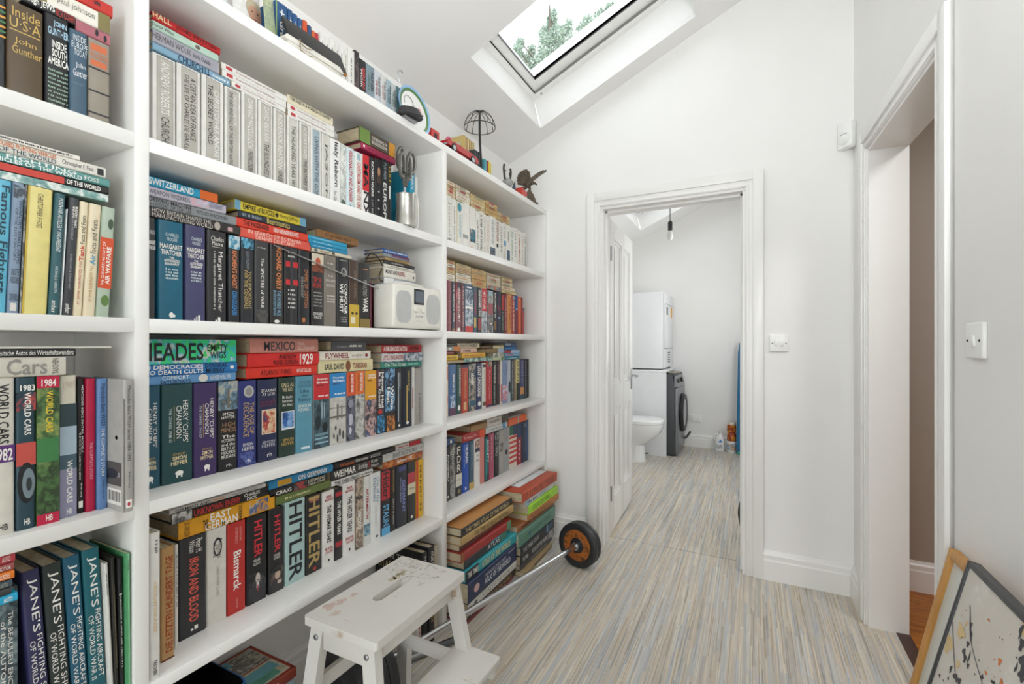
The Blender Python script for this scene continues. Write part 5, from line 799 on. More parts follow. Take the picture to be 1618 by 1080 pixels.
up(-1.31,2.0412,.0163,.2261,.102,'p','b5905a','thin brown booklet behind the toy car','')
up(-1.31,2.0593,.0114,.2267,.102,'p','d3c090','thin pale straw booklet behind the toy car','')
up(-1.275,2.0711,.0093,.1668,.137,'p','3a3f45','charcoal thin booklet beside the wire stand','b|b5b5b2|.3,.6,.1,.5')
up(-1.31,2.0808,.0089,.2273,.102,'p','c4a870','thin mustard booklet behind the toy car','')
up(-1.275,2.0901,.0091,.1673,.137,'p','4a5058','grey thin booklet beside the wire stand','b|b5b5b2|.3,.6,.1,.5')
up(-1.31,2.0996,.009,.2245,.102,'p','cdb98c','thin sand booklet behind the toy car','')
up(-1.275,2.109,.0092,.1677,.137,'p','2f3338','near-black thin booklet beside the wire stand','b|b5b5b2|.3,.6,.1,.5')
up(-1.31,2.1187,.0092,.2251,.102,'p','dccfa8','thin ivory booklet behind the toy car','')
up(-1.275,2.1282,.013,.1647,.137,'p','555a60','mid-grey thin booklet beside the wire stand','b|b5b5b2|.3,.6,.1,.5')
up(-1.26,2.1435,.0233,.1398,.152,'p','4a9aa5','thin teal booklet','')
up(-1.26,2.1695,.0176,.1411,.152,'p','8a2a25','thin red booklet','')
up(-1.26,2.1898,.0213,.142,.152,'p','e0c02a','thin yellow booklet','')
up(-1.26,2.2139,.0181,.1394,.152,'p','d3cfae','thin cream booklet','')

# labels: look first, then the shelf, then the place in its row
seen={}
for o,look,rw,kd,y in BOOKS:
    where='on top of the bookcase' if rw=='bookcase top' else rw+' shelf'
    n=sum(1 for b in BOOKS if b[2]==rw and b[3]==kd and b[4]>y)+1
    lab=look+', '+where
    if kd=='u' and n<=20:
        l2=look+', '+ORD[n]+' from the doorway end, '+where
        if len(l2.replace(',',' ').replace('-',' ').split())<=16: lab=l2
    elif kd=='f':
        l2=look+', lying flat, '+where
        if len(l2.replace(',',' ').replace('-',' ').split())<=16: lab=l2
    if lab in seen: print('DUP',lab)
    if len(lab.replace('-',' ').replace(',',' ').split())>16: print('LONG',lab)
    seen[lab]=1
    tag(o,lab,{'p':'paperback','s':'book'}.get(o.name[0],'book'),('upright books' if kd=='u' else 'flat books')+' on the '+rw+(' shelf' if 'top'!=rw[-3:] or rw!='bookcase top' else ''))
# ------------------------------------------------------------------ things on the shelves
BLK=plain('1c1c1d',.4); OFFW=plain('e2dfd6',.35,0,.02); GREY=plain('b9bab8',.5,0,.03)
# the jutting silver-grey book shows its back cover too
jb=[o for o,*_ in BOOKS if o['label'].startswith('silver-grey book jutting')][0]
sv=MB(); marks(sv,MB(),'r|8a857d|.0,1,0,1~r|b8b0a6|.45,.94,.04,.56~r|8f8c88|.45,.94,.34,.56~r|27303c|.55,.86,.30,.36~e|27303c|.6,.8,.25,.36~e|121316|.6,.66,.33,.37~e|121316|.78,.84,.33,.37~r|55524e|.45,.94,.57,.78~r|8a8d92|.5,.9,.66,.70~e|2b2d33|.55,.85,.63,.72~e|121316|.58,.64,.69,.73~r|e3e0d8|.58,.94,.81,.95~'+'~'.join('r|2b2b2b|%.3f,%.3f,.83,.92'%(.62+.03*i,.62+.03*i+(.012 if i%3 else .02)) for i in range(10)),Vector((-.16,-.0078,0)),X_,Z_,-Y_,.16,.2266); sv.build('back_cover',jb)
# radio
rd=empty('radio',(-1.157,1.465,1.2545),'white portable stereo radio with two grey speaker grilles','radio',None,(0,0,0))
MB().box((-.105,-.145,.004),(0,.145,.17),OFFW,bev=.012).build('cabinet',rd)
for s in(-1,1):
    pl=[(.0+s*.09+.042*math.copysign(abs(math.cos(t))**.6,math.cos(t)),.085+.06*math.copysign(abs(math.sin(t))**.6,math.sin(t))) for t in[2*PI*i/32 for i in range(32)]]
    MB().prism(pl,'x',-.002,.002,GREY).build('speaker_grille',rd)
b=MB().box((-.002,-.03,.098),(.0018,.03,.158),BLK,bev=.001); sc_=b.build('screen',rd)
MB().box((.0019,-.024,.106),(.0022,.024,.15),plain('4a5563',.3)).build('display',sc_)
for y in(-.022,.024): MB().lathe([(.011,-.002),(.011,.008),(.009,.010)],OFFW,20,Matrix.Translation((0,y,.078))@Matrix.Rotation(PI/2,4,'Y')).build('knob',rd)
for i in range(3): MB().box((-.001,-.02+.016*i,.05),(.003,-.008+.016*i,.056),GREY,bev=.001).build('button',rd)
for i in range(3): MB().box((-.001,-.014+.012*i,.032),(.001,-.008+.012*i,.035),GREY).build('label_mark',rd)
MB().tube([(-.05,-.09,.168),(-.05,-.085,.178),(-.05,0,.183),(-.05,.085,.178),(-.05,.09,.168)],.006,OFFW).build('handle',rd)
MB().tube([(-.072,-.135,.148),(-.074,-.176,.155),(-.074,-.572,.231)],[.003,.0026,.0018],CHROME).build('antenna',rd)
# cable behind the radio
pts=[(-1.25,1.275,1.50),(-1.24,1.29,1.53),(-1.245,1.33,1.525),(-1.25,1.36,1.50),(-1.255,1.375,1.46),(-1.25,1.36,1.437),(-1.245,1.34,1.45),(-1.25,1.36,1.485),(-1.275,1.39,1.465),(-1.288,1.40,1.44),(-1.29,1.40,1.38),(-1.29,1.40,1.3)]
def smooth(p,n=6):
    p=[Vector(a) for a in p]; o=[]
    for i in range(len(p)-1):
        a,b,c,d=p[max(i-1,0)],p[i],p[i+1],p[min(i+2,len(p)-1)]
        for k in range(n):
            t=k/n; o.append(.5*((2*b)+(c-a)*t+(2*a-5*b+4*c-d)*t*t+(3*b-a-3*c+d)*t**3))
    return o+[p[-1]]
tag(MB().tube(smooth(pts),.0022,BLK,6).build('cable'),'thin black cable looping up behind the white radio','cable')
# steel cup with scissors
cup=empty('metal_cup',(-1.172,1.402,1.6432),'dull silver metal cup holding scissors on the top shelf','cup')
MB().lathe([(.0,.002),(.037,.0),(.041,.002),(.041,.006),(.0365,.03),(.0345,.118),(.0365,.122),(.033,.122),(.031,.02),(.0,.015)],plain('b9b7b0',.34,1,.12),32,caps=False).build('cup_body',cup)
def scissors(loc,rot,label):
    s=empty('scissors',loc,label,'scissors','scissors in the metal cup',rot)
    MB().box((-.0015,-.006,-.11),(.0015,.003,.03),CHROME).box((-.003,-.003,-.11),(-.0015,.006,.03),CHROME).build('blades',s)
    for sg in(-1,1):
        pts=[(0,sg*.004,.02),(0,sg*.012,.05)]+[(0,sg*(.024+.016*math.cos(t)),.092+.042*math.sin(t)) for t in[-2.3+2*PI*i/20 for i in range(20)]]
        o=MB().tube(pts,.0068,plain('55544f',.5),8).build('handle',s); MB().tube([(p[0]+.004,p[1],p[2]) for p in pts[3:]],.003,plain('a9a79e',.5),6).build('grip_inlay',o)
scissors((-1.163,1.390,1.772),(R(5),R(3),R(10)),'grey-handled scissors standing lower in the metal cup')
scissors((-1.184,1.414,1.812),(R(-5),R(-2),R(-15)),'grey-handled scissors standing tallest in the metal cup')
tag(MB().tube(smooth([(-1.2,1.492,1.66),(-1.196,1.505,1.67),(-1.196,1.507,1.70),(-1.197,1.507,1.76),(-1.199,1.503,1.79),(-1.2,1.492,1.80),(-1.201,1.482,1.79),(-1.2,1.48,1.72)]),.004,OFFW,8).build('white_hook'),'white bent wire hook leaning on the cyan and magenta book','hook')
# ------------------------------------------------------------------ on top of the bookcase
ZT=2.0395
for i,(y0,y1,h,x,abc,l) in enumerate([(.76,.8265,.22,-1.31,'c9ccd0/e5e3e0/b9a5a0','glossy pale print leaning beside the portrait print'),(.828,.9135,.23,-1.30,'e9e7e4/dfdcd8/d3d5da','glossy portrait print of a fair-haired person on the bookcase top'),(.879,.912,.2,-1.238,'a9b58a/8f9a8a/c9cbb5','greenish photo print leaning beside the tall blue dictionary')]):
    o=MB().box((-.003,0,0),(0,y1-y0,h),picture(abc),bev=.0005)
    if i==1:
        el=lambda cy,cz_,ry,rz,d,m:o.add([(d,cy+ry*math.cos(t),cz_+rz*math.sin(t)) for t in[2*PI*k/20 for k in range(20)]],[list(range(20))],m)
        el(.065,.152,.026,.032,.0002,plain('c2b59a',.6)); el(.066,.138,.021,.028,.0004,plain('c99a80',.5))
        o.add([(.0003,.02,.03),(.0003,.09,.03),(.0003,.088,.085),(.0003,.07,.108),(.0003,.05,.105),(.0003,.03,.08)],[list(range(6))],plain('8fa5a0',.6))
        for dy in(-.008,.009): el(.066+dy,.145,.003,.002,.0006,DARK)
        el(.066,.122,.007,.002,.0006,plain('a55a55',.5))
    tag(o.build('photo_print',None,(x,y0,ZT),(0,R(-7),0)),l,'photo','photo prints on the bookcase top')
# tied bundle of papers under a black folder
for i,(z,h,x,c,l,rz) in enumerate([(0,.022,-1.165,'d8d4ca','lower bundle of off-white papers tied with string',0),(.0225,.018,-1.168,'dedbd2','upper bundle of off-white papers tied with string',-1.5)]):
    b=MB()
    for k in range(4): b.box((-.07+.002*k,.004*k,h*k/4),(-.001*k,.212-.004*k,h*(k+1)/4-.0006),plain(c,.7,0,.05),bev=.001)
    o=tag(b.build('paper_bundle',None,(x,.88,ZT+z),(0,0,R(rz))),l,'papers','tied papers on the bookcase top')
    MB().tube([(-.07,.05,h+.001),(.002,.05,h+.001),(.002,.05,.0),],.0015,plain('a08f75',.8),6).tube([(.003,.05,h*.5),(.005,.07,h*.2),(.003,.09,h*.6)],.0015,plain('a08f75',.8),6).build('string',o)
tag(MB().box((-.004,0,0),(0,.216,.082),BLK,bev=.001).box((-.009,0,0),(-.005,.216,.082),BLK,bev=.001).box((-.0045,.2,.0),(-.0042,.2165,.02),plain('d8862f',.5)).box((-.0048,.02,-.0005),(.0,.217,.002),plain('d8862f',.5)).build('folder',None,(-1.183,.91,ZT+.0415),(0,R(-24),0)),'black folder propped on the tied white papers','folder')
# round plate on a wire hook
pl=empty('plate',(-1.2,1.503,ZT),'round white plate with blue and green rim on the bookcase top','plate',None,(0,R(-8),0))
Mx=Matrix.Translation((0,0,.098))@Matrix.Rotation(PI/2,4,'Y')
MB().lathe([(.0,0),(.074,.0),(.097,.006),(.0975,.009),(.088,.006)],plain('8fb5dc',.3),48,Mx,caps=False).build('blue_rim',pl)
MB().lathe([(.088,.0063),(.077,.0028)],plain('4f7a3f',.3),48,Mx,caps=False).build('green_band',pl)
b=MB().lathe([(.077,.0028),(.06,.0015),(0.0005,.0012)],plain('e6e5e2',.25,0,.02),48,Mx,caps=False)
b.add([Mx@Vector((-.005+.03*math.cos(t)*(.6+.4*math.sin(3*t)),.03+.02*math.sin(t),.004)) for t in[2*PI*k/24 for k in range(24)]],[list(range(24))],plain('d8a09a',.4)); b.build('face',pl)
MB().tube([Mx@Vector((-.02+.03*math.cos(t),-.03+.028*math.sin(t),.0035)) for t in[2*PI*k/20 for k in range(17)]],.0012,plain('8f8f90',.5),5).build('drawing_line',pl)
MB().tube(smooth([(-.006,-.06,.19),(-.006,-.066,.205),(-.004,-.07,.225),(.002,-.062,.238),(.004,-.05,.232)]),.0028,CHROME,8).build('hook',pl)
tag(MB().lathe([(.0,0),(.046,.0),(.05,.004),(.044,.02),(.036,.034),(.0,.038)],plain('2b2b2c',.5),28,Matrix.Diagonal((.7,1.1,1,1)),caps=False).box((.02,-.045,0),(.05,.03,.004),plain('2b2b2c',.5),bev=.0015).build('cap',None,(-1.150,1.40,ZT+.0125),(R(4),R(6),R(-20))),'small black cap lying before the round plate','cap')
tag(MB().box((-.03,-.04,0),(.0,.03,.012),STEEL,bev=.003).build('small_tin',None,(-1.135,1.40,ZT)),'flat metal tin beneath the black cap','tin')
def small(name,y0,y1,h,x,d,m,label,cat,rot=(0,0,0),extra=None):
    b=MB().box((-d,0,0),(0,y1-y0,h),m,bev=.002)
    if extra: extra(b,y1-y0,h)
    tag(b.build(name,None,(x,y0,ZT),rot),label,cat)
small('postcard',1.60,1.655,.15,-1.29,.003,picture('dad8d3/2b2b2c/a5a5a6'),'black and white postcard leaning behind a red box','postcard',(0,R(-6),0))
small('box',1.61,1.665,.075,-1.205,.045,plain('c23a34',.45),'small red box beside the round plate','box',(0,0,0),lambda b,w,h:b.box((-.0005,w*.3,h*.2),(.0006,w*.7,h*.8),plain('3a2020',.5)))
small('box',1.70,1.76,.09,-1.27,.05,plain('3f4a58',.4),'dark slate box beside a pink frame','box',(0,0,R(8)))
small('postcard',1.69,1.76,.135,-1.345,.003,picture('c9c5bd/8a9aa5/e5e2dc'),'tilted pale postcard behind the slate box','postcard',(0,R(-8),0))
small('box',1.855,1.915,.085,-1.26,.05,plain('2b3a66',.35),'navy gift box with an amber side behind the toy car','box',(0,0,R(-5)),lambda b,w,h:b.box((-.05,-.012,0),(-.002,.0,h),plain('d08f30',.5)))
o=MB().tube([(0,.022*math.cos(t),.065+.05*math.sin(t)*(.8 if math.sin(t)<0 else 1)) for t in[2*PI*k/24 for k in range(25)]],.006,plain('c95a78',.4),8)
tag(o.tube([(0,0,.03),(0,0,0)],.012,plain('c95a78',.4),10).build('hand_mirror',None,(-1.25,1.80,ZT)),'pink oval frame standing behind the toy car','frame')
# red toy car
car=empty('toy_car',(-1.195,1.79,ZT),'long red convertible toy car parked on the bookcase top','toy car')
RED=plain('b3191c',.25,0,.02,coat=.5)
body=[(-.128,.02),(-.124,.038),(-.07,.045),(-.03,.046),(.03,.044),(.06,.046),(.115,.042),(.128,.032),(.128,.018)]
MB().prism(body,'x',-.035,.035,RED).build('body',car)
MB().prism([(-.03,.046),(.035,.046),(.03,.04),(-.028,.04)],'x',-.028,.028,plain('3a2a26',.6)).build('cabin',car)
MB().prism([(-.034,.045),(-.018,.066),(-.016,.066),(-.03,.045)],'x',-.028,.028,plain('b9c2c8',.2)).build('windscreen',car)
for y in(-.078,.078):
    for x in(-.03,.03):
        M=Matrix.Translation((x,y,.019))@Matrix.Rotation(PI/2,4,'Y'); wh=MB().lathe([(.0,-.007),(.019,-.007),(.019,.007),(.0,.007)],BLK,20,M).build('wheel',car); MB().lathe([(.0,-.008),(.011,-.008),(.011,.008),(0,.008)],CHROME,16,M).build('hubcap',wh)
MB().box((-.034,.127,.018),(.034,.131,.024),CHROME,bev=.001).box((-.034,-.131,.018),(.034,-.127,.024),CHROME,bev=.001).build('bumper',car)
# wire dome stand
ds=empty('dome_stand',(-1.22,2.04,ZT),'black wire dome on a curved stem stand','stand')
MB().lathe([(0,0),(.03,0),(.03,.004),(0,.006)],BLK,24,caps=False).build('base',ds)
MB().tube(smooth([(0,.004,.004),(0,.002,.08),(0,-.008,.16),(0,-.012,.25),(0,-.012,.325)]),.0058,BLK,10).build('stem',ds)
b=MB(); Rr,zc=.078,.247
for k in range(12):
    t=2*PI*k/12; b.tube([(Rr*math.cos(a)*math.cos(t),-.012+Rr*math.cos(a)*math.sin(t),zc+.083*math.sin(a)) for a in[PI/2*i/8 for i in range(9)]],.0016,BLK,5)
b.tube([(Rr*math.cos(2*PI*i/32),-.012+Rr*math.sin(2*PI*i/32),zc) for i in range(33)],.002,BLK,6); b.build('wire_dome',ds)
# antlered ornament, little red dish
rn=empty('deer_ornament',(-1.2,2.29,ZT),'small grey deer ornament with dark antlers','ornament')
MB().box((-.03,-.05,0),(.03,.05,.012),plain('3a2f28',.5),bev=.003).build('base',rn)
MB().ball((0,0,.045),.032,plain('9a9a98',.5),10,(.8,1,.9)).ball((0,.035,.06),.016,plain('8a8580',.5),8).build('body',rn)
for s in(-1,1): MB().tube(smooth([(0,.03*s,.06),(.0,.036*s,.085),(0,.042*s,.115),(0,.036*s,.14)]),[.006]*18+[.003],plain('3f3a38',.5),7).tube([(0,.038*s,.09),(0,.022*s,.11)],.004,plain('3f3a38',.5),6).build('antler',rn)
tag(MB().prism([(-.03,0),(.03,0),(.042,.035),(-.022,.05),(-.03,.02)],'x',-.035,.02,plain('c23a30',.4)).build('red_dish',None,(-1.18,2.42,ZT)),'small angular red dish beside the bronze eagle','dish')
tag(MB().tube([(0,0,0),(0,.004,.05),(0,.012,.085),(0,.01,.05)],[.008,.011,.004,.002],plain('4a5560',.4),8).build('pointed_ornament',None,(-1.21,2.385,ZT)),'slate-grey pointed ornament behind the red dish','ornament')
# bronze eagle
BR=plain('54483a',.42,.3,.3,'aged_bronze',60)
eg=empty('eagle_statue',(-1.2,2.575,ZT),'dark bronze eagle statue with raised wings on a rock','statue',None,(0,0,R(27)))
def bb_(b,M_,pts,rs,fl=.4,n=10):     # flattened tapering tube: rings squashed across the depth
    c=MB().tube(pts,rs,M_,n); o=len(b.v)
    ctr=[Vector(p) for p in pts]
    for i,v in enumerate(c.v): k=min(i//n,len(ctr)-1); v=Vector(v); v.y=ctr[k].y+(v.y-ctr[k].y)*fl; c.v[i]=tuple(v)
    b.add(c.v,c.f,M_,True)
MB().box((-.028,-.03,0),(.052,.03,.010),BR,bev=.003).prism([(-.022,.010),(.03,.010),(.024,.03),(.03,.05),(.014,.075),(-.004,.088),(-.016,.07),(-.012,.04)],'y',-.02,.02,BR).prism([(-.012,.010),(.04,.010),(.034,.035),(.02,.05),(.004,.045)],'y',-.028,-.006,BR).build('rock_base',eg)
b=MB().tube(smooth([(-.058,0,.092),(-.036,.002,.100),(-.016,0,.116),(.0,0,.130),(.012,-.002,.134),(.022,-.004,.130)]),[.004]+[.009]*5+[.012]*6+[.019]*7+[.017]*6+[.0125]*5+[.012],BR,12)
b.tube([(.02,-.004,.131),(.034,-.005,.130),(.046,-.006,.122),(.047,-.006,.117)],[.010,.0075,.004,.001],BR,8)
for q in(-.008,.008): b.tube([(.0,q,.116),(.004,q,.10),(.006,q,.084)],[.009,.006,.005],BR,7)
b.build('body',eg)
def wing(root,tips,name,r0):
    b=MB(); root=[Vector(p) for p in root]
    for k,(tx,ty,tz) in enumerate(tips):
        p=root[0].lerp(root[1],k/max(len(tips)-1,1)); q=Vector((tx,ty,tz)); m=p.lerp(q,.55)+Vector((0,.004*(k%2),.004))
        bb_(b,BR,[p,m,q.lerp(m,.15),q],[r0*.8,r0,r0*.8,.001],.35,8)
    b.build(name,eg)
wing([(-.016,.006,.122),(.004,.006,.14)],[(-.072,.01,.135),(-.076,.012,.155),(-.074,.014,.175),(-.068,.014,.192),(-.058,.016,.205),(-.046,.016,.215),(-.032,.016,.222),(-.02,.014,.224),(-.008,.012,.212)],'wing',.0105)
wing([(-.004,-.01,.136),(.012,-.01,.142)],[(.03,-.018,.165),(.052,-.022,.182),(.07,-.026,.193),(.088,-.03,.200),(.104,-.032,.200)],'wing',.0085)
# ------------------------------------------------------------------ atlases at floor level
def bk(X,y0,w,z,h,D,k,c,spec,flat,label,group,rot=(0,0,0),side=None,cat='book'):
    o=book(X,y0,w,z,h,D,k,c,spec,flat,rot)
    if cat=='atlas': o.name='atlas'
    if side:
        sv=MB(); lt=MB(); a=h if not flat else w
        marks(sv,lt,side,Vector((-D,-w/2-.0004,0)),X_,Z_,-Y_,D,h)
        if lt.v: lt.build('cover_lettering',o)
        if sv.v: sv.build('cover_picture',o)
    return tag(o,label,cat,group)
GA='atlases standing under the middle bay'
bk(-1.158,1.455,.026,.0002,.245,.22,'h','dcd9d2','d*|THE REICH|a03038|.3,.7,.35,.95',False,'white spined tall book with grey cover and red match picture, behind the stool',GA,side='r|8f9092|0,.9,0,1~b|b5b5b2|.2,.6,.1,.5~e|8a2a25|.52,.6,.55,.6~r|2b2b2b|.6,.85,.585,.592')
bk(-1.153,1.483,.032,.0002,.376,.245,'h','1e1d1c','d|HISTORY|d8d6d0|.35,.65,.05,.35',False,'black world history atlas standing with its gilt-lettered cover showing',GA,side='h|THE|dcd8cc|.28,.42,.09,.14~h|TIMES|dcd8cc|.46,.80,.075,.15~h|ATLAS|d3bd8a|.02,.34,.17,.25~h*|OF WORLD|d3bd8a|.38,.96,.17,.26~h*|HISTORY|d3bd8a|.1,.62,.29,.4~e|6a6048|.3,.7,.5,.8')
bk(-1.147,1.518,.036,.0002,.385,.25,'h','26252a','d*|ATLAS OF WORLD WAR|dcd8cc|.3,.7,.05,.45~d|HISTORY|c9a85a|.3,.7,.5,.8~r|b03a30|.2,.8,.46,.49',False,'black war atlas with white spine capitals, between two tall books',GA)
bk(-1.155,1.557,.026,.0002,.372,.245,'h','b5aa94','b|6a6250|.4,.6,.1,.7',False,'stone-coloured tall book against the bookcase divider',GA)
# left pile with map cover, blue open box, black bag
GM='books in the map pile under the middle bay'
zz=.0003
MP=[('2f2f30',.03,'black book lowest in the map pile'),('b5b2a8',.03,'grey book second up in the map pile'),('c23a2c',.028,'red book third up in the map pile'),('d5d2c9',.02,'white booklet in the map pile above a red book'),('3a4a5a',.024,'slate book in the map pile under a white one'),('dcd8cc',.02,'white booklet in the map pile under a pale green one'),('b9c0a5',.02,'pale green book in the map pile'),('d9622f',.03,'orange and blue book in the map pile'),('8f9aa0',.022,'blue-grey book beneath the map-covered one')]
for i,(c,t,l) in enumerate(MP):
    j=(i*37%11-5)*.002
    bk(-1.195+j,.57+j,.35,zz,t-.0004,.2,'h' if t>.022 else 'p',c,'b|6a6a66|.3,.8,.3,.7'+('~r|3f5fae|.7,.85,0,1' if 'orange and' in l else ''),True,l,GM); zz+=t
o=bk(-1.19,.652,.285,zz,.03,.21,'h','8a3a2c','b|e5d5b5|.3,.8,.3,.7',True,'large book with a colourful map cover, topmost under the shelf',GM)
b=MB()
def top(x0,x1,y0,y1,m,dz): b.add([(x0,y0-.1425,.03+dz),(x1,y0-.1425,.03+dz),(x1,y1-.1425,.03+dz),(x0,y1-.1425,.03+dz)],[(0,1,2,3)],m)
top(-.205,-.008,.006,.279,plain('d3c6ae',.5),.0002)
top(-.2,-.105,.012,.272,picture('9a958a/c9c2b0/706a60'),.0004); top(-.098,-.012,.012,.272,picture('d5cdb8/bfae8f/8fb0a5'),.0004)
top(-.09,-.05,.05,.265,plain('6aa5b0',.5),.0006); top(-.05,-.02,.03,.25,plain('5f9a86',.5),.0007); top(-.2,-.165,.02,.2,plain('6aa5b0',.5),.0006)
for q in((-.207,-.2,.004,.281),(-.104,-.099,.004,.281),(-.012,-.006,.004,.281),(-.207,-.006,.274,.281),(-.207,-.006,.004,.011)): top(*q,plain('9c3a26',.5),.0008)
rr=random.Random(3)
for k in range(70): x,y=rr.uniform(-.195,-.11),rr.uniform(.02,.26); top(x,x+.004,y,y+rr.uniform(.008,.02),plain('6a665e',.6),.0009)
for k in range(40): x,y=rr.uniform(-.05,-.022),rr.uniform(.04,.23); top(x,x+.002,y,y+.012,plain('3f6a58',.6),.0009)
b.build('map_cover',o)
bx=empty('open_box',(-1.235,.698,zz+.0315),'open blue box with a black inside beside the map-covered book','box')
BLU=plain('1f4f86',.3,0,.04); b=MB(); Rb=[(-.12,-.046),(.08,-.046),(.105,-.042),(.115,-.03),(.115,.03),(.105,.046),(.08,.052),(-.12,.052)]
b=MB(); n=8
o_=[Vector((x,y,0)) for x,y in Rb]; i_=[Vector((x*.95,y*.94,0)) for x,y in Rb]; hz=.098
vs=o_+[v+Z_*hz for v in o_]+[v+Z_*hz for v in i_]; b.add(vs,[list(range(n))[::-1]]+[(i,(i+1)%n,n+(i+1)%n,n+i) for i in range(n)]+[(n+i,n+(i+1)%n,2*n+(i+1)%n,2*n+i) for i in range(n)],BLU); b.build('box_shell',bx)
b=MB(); vs=[v+Z_*hz for v in i_]+[v+Z_*.01 for v in i_]; b.add(vs,[(i,(i+1)%n,n+(i+1)%n,n+i) for i in range(n)]+[[n+i for i in range(n)]],plain('121213',.35)); b.build('lining',bx)
tag(MB().box((-.1,-.045,0),(.07,.04,.1),plain('19191a',.5),bev=.025).tube(smooth([(-.03,.03,.094),(.03,.034,.09),(.058,.034,.07),(.068,.03,.03)]),.003,OFFW,8).build('black_bag',None,(-1.235,.603,zz+.0005)),'black soft bag with pale piping beside the blue box','bag')
# ------------------------------------------------------------------ atlas stacks on the floor at the doorway bay
G1,G2='atlases in the floor pile nearer the stool','atlases in the floor pile nearer the doorway'
def stack(items,grp):
    z=.0003
    for X,y0,y1,t,D,k,c,spec,label,rz in items:
        bk(X,y0,y1-y0,z,t-.0005,D,k,c,spec,True,label,grp,(0,0,R(rz)),None,'atlas'); z+=t
    return z
stack([(-1.085,1.70,2.14,.022,.30,'h','8a2530','b|c9a5a0|.3,.8,.3,.7','wine-red atlas lowest in the pile behind the barbell',0),
(-1.075,1.69,2.14,.036,.31,'h','2f211c','h|UNIVERSAL ATLAS OF THE WORLD|b08a5a|.05,.9,.2,.8','dark brown atlas with tan capitals low in its pile',0),
(-1.072,1.69,2.145,.038,.31,'h','cfcdc6','h|ATLAS OF THE WORLD|9a9a96|.25,.9,.2,.8~e|4a4a4a|.1,.16,.3,.7','white atlas with silver-grey capitals',0),
(-1.068,1.68,2.14,.088,.31,'h','1f2c4e','h|THE READERS DIGEST GREAT|c9cdd5|.3,.75,.2,.36~h*|ATLAS OF THE WORLD|d5d8de|.3,.85,.42,.72~e|c9a5a0|.1,.2,.3,.7~r|b5b5c0|.8,.95,.15,.2','thick navy atlas with a silver flower emblem',.5),
(-1.078,1.68,2.155,.048,.32,'h','2f98a3','h*|THE TIMES|e5e5de|.03,.22,.25,.75~h*|ATLAS OF THE WORLD|d9c98a|.28,.85,.2,.8~r|23282a|0,.22,0,1','teal marbled atlas with a black spine end',-.6),
(-1.092,1.69,2.08,.040,.28,'h','2b2d30','h*|ATLAS|c9d5d8|.5,.8,.2,.75~r|3f8fae|.6,.95,0,.2~r|3f7a6a|.82,1,0,1','black atlas with blue-green print under a red album',0),
(-1.088,1.665,2.11,.040,.30,'h','9c332f','r|8a5a2c|0,.04,0,1~r|5f8a6a|.9,1,0,1','big red album with a rounded green corner',-.8),
(-1.105,1.675,2.07,.030,.28,'h','57241f','b|8a5a4a|.3,.7,.3,.6','dark maroon leather book in the tall floor pile',0),
(-1.09,1.67,2.14,.036,.30,'h','b3945f','h|THE TIMES ATLAS OF THE WORLD|3a3020|.22,.9,.25,.78','tan worn atlas under a black one',-1),
(-1.095,1.672,2.14,.036,.30,'h','262422','h*|THE TIMES ATLAS OF THE WORLD|c9b58a|.06,.92,.25,.8','black spined atlas with a tan top board, topmost under the shelf',0)],G1)
b=MB().box((-.296,-.232,0),(-.004,.232,.0012),plain('c08a52',.6,0,.12,None,8)); o=[x for x in bpy.data.objects if x.get('label','').startswith('black spined atlas')][0]; b.build('top_board',o,(0,0,.0357))
stack([(-1.04,2.17,2.56,.030,.3,'h','a08a64','b|6a5a40|.3,.7,.3,.7','worn tan album lowest in the pile by the doorway',2),
(-1.06,2.165,2.59,.028,.31,'h','4a4a4c','b|a5a5a0|.3,.8,.3,.7','grey atlas near the bottom of the doorway pile',0),
(-1.055,2.16,2.62,.050,.31,'h','25262a','h*|THE TIMES|d5d3cd|.05,.2,.3,.7~h*|ATLAS OF THE WORLD|d5d3cd|.3,.78,.25,.75~p|8f8a85/9fa0a5/4a4a4a|.8,.98,.05,.95','black atlas with white capitals and a pale photo end',0),
(-1.055,2.16,2.62,.044,.31,'h','23262e','h*|THE TIMES ATLAS|b5b5b2|.05,.5,.25,.75~r|5a8fb5|.75,.8,0,1~r|3a5a7a|.86,.95,.2,.8','midnight atlas with a light blue stripe',.6),
(-1.06,2.15,2.645,.072,.31,'h','5f8a78','h|ATLAS OF THE WORLD|3f6a5c|.2,.85,.35,.6~e|3f7f90|.24,.3,.3,.7','thick sage green atlas',0),
(-1.07,2.16,2.645,.034,.30,'h','97603a','b|5a3420|.1,.8,.3,.7','russet brown book beneath a tan one',-.5),
(-1.05,2.25,2.66,.036,.30,'h','b8783f','h|THE DOUBLE WAR ATLAS|6a4420|.05,.7,.25,.75','tan-orange book under a lime one',-2),
(-1.05,2.25,2.655,.046,.30,'h','9bd32f','h|ATLAS OF WAR|5f8a1f|.12,.7,.2,.75~r|c5ee5a|0,1,.85,.92','lime green spined book with black boards',-.5),
(-1.06,2.23,2.62,.036,.29,'h','c9ced3','b|5a5a5e|.1,.4,.3,.7~b|9aa5b0|.45,.8,.3,.7~r|8fa5b5|0,.12,0,1','silver white book under an orange leather one',0),
(-1.05,2.18,2.64,.052,.28,'h','b2441f','p|b2441f/8a341a/c9562a|.1,.9,.1,.9','rust orange leather album topmost by the doorway',-1)],G2)
o=[x for x in bpy.data.objects if x.get('label','').startswith('rust orange')][0]
tag(MB().box((-.2,-.16,0),(-.0,.2,.004),plain('d0d2d3',.6),bev=.001).build('paper_sheet',None,(-1.11,2.42,.4287),(0,0,R(-1))),'loose pale sheets lying on the rust orange album','papers')
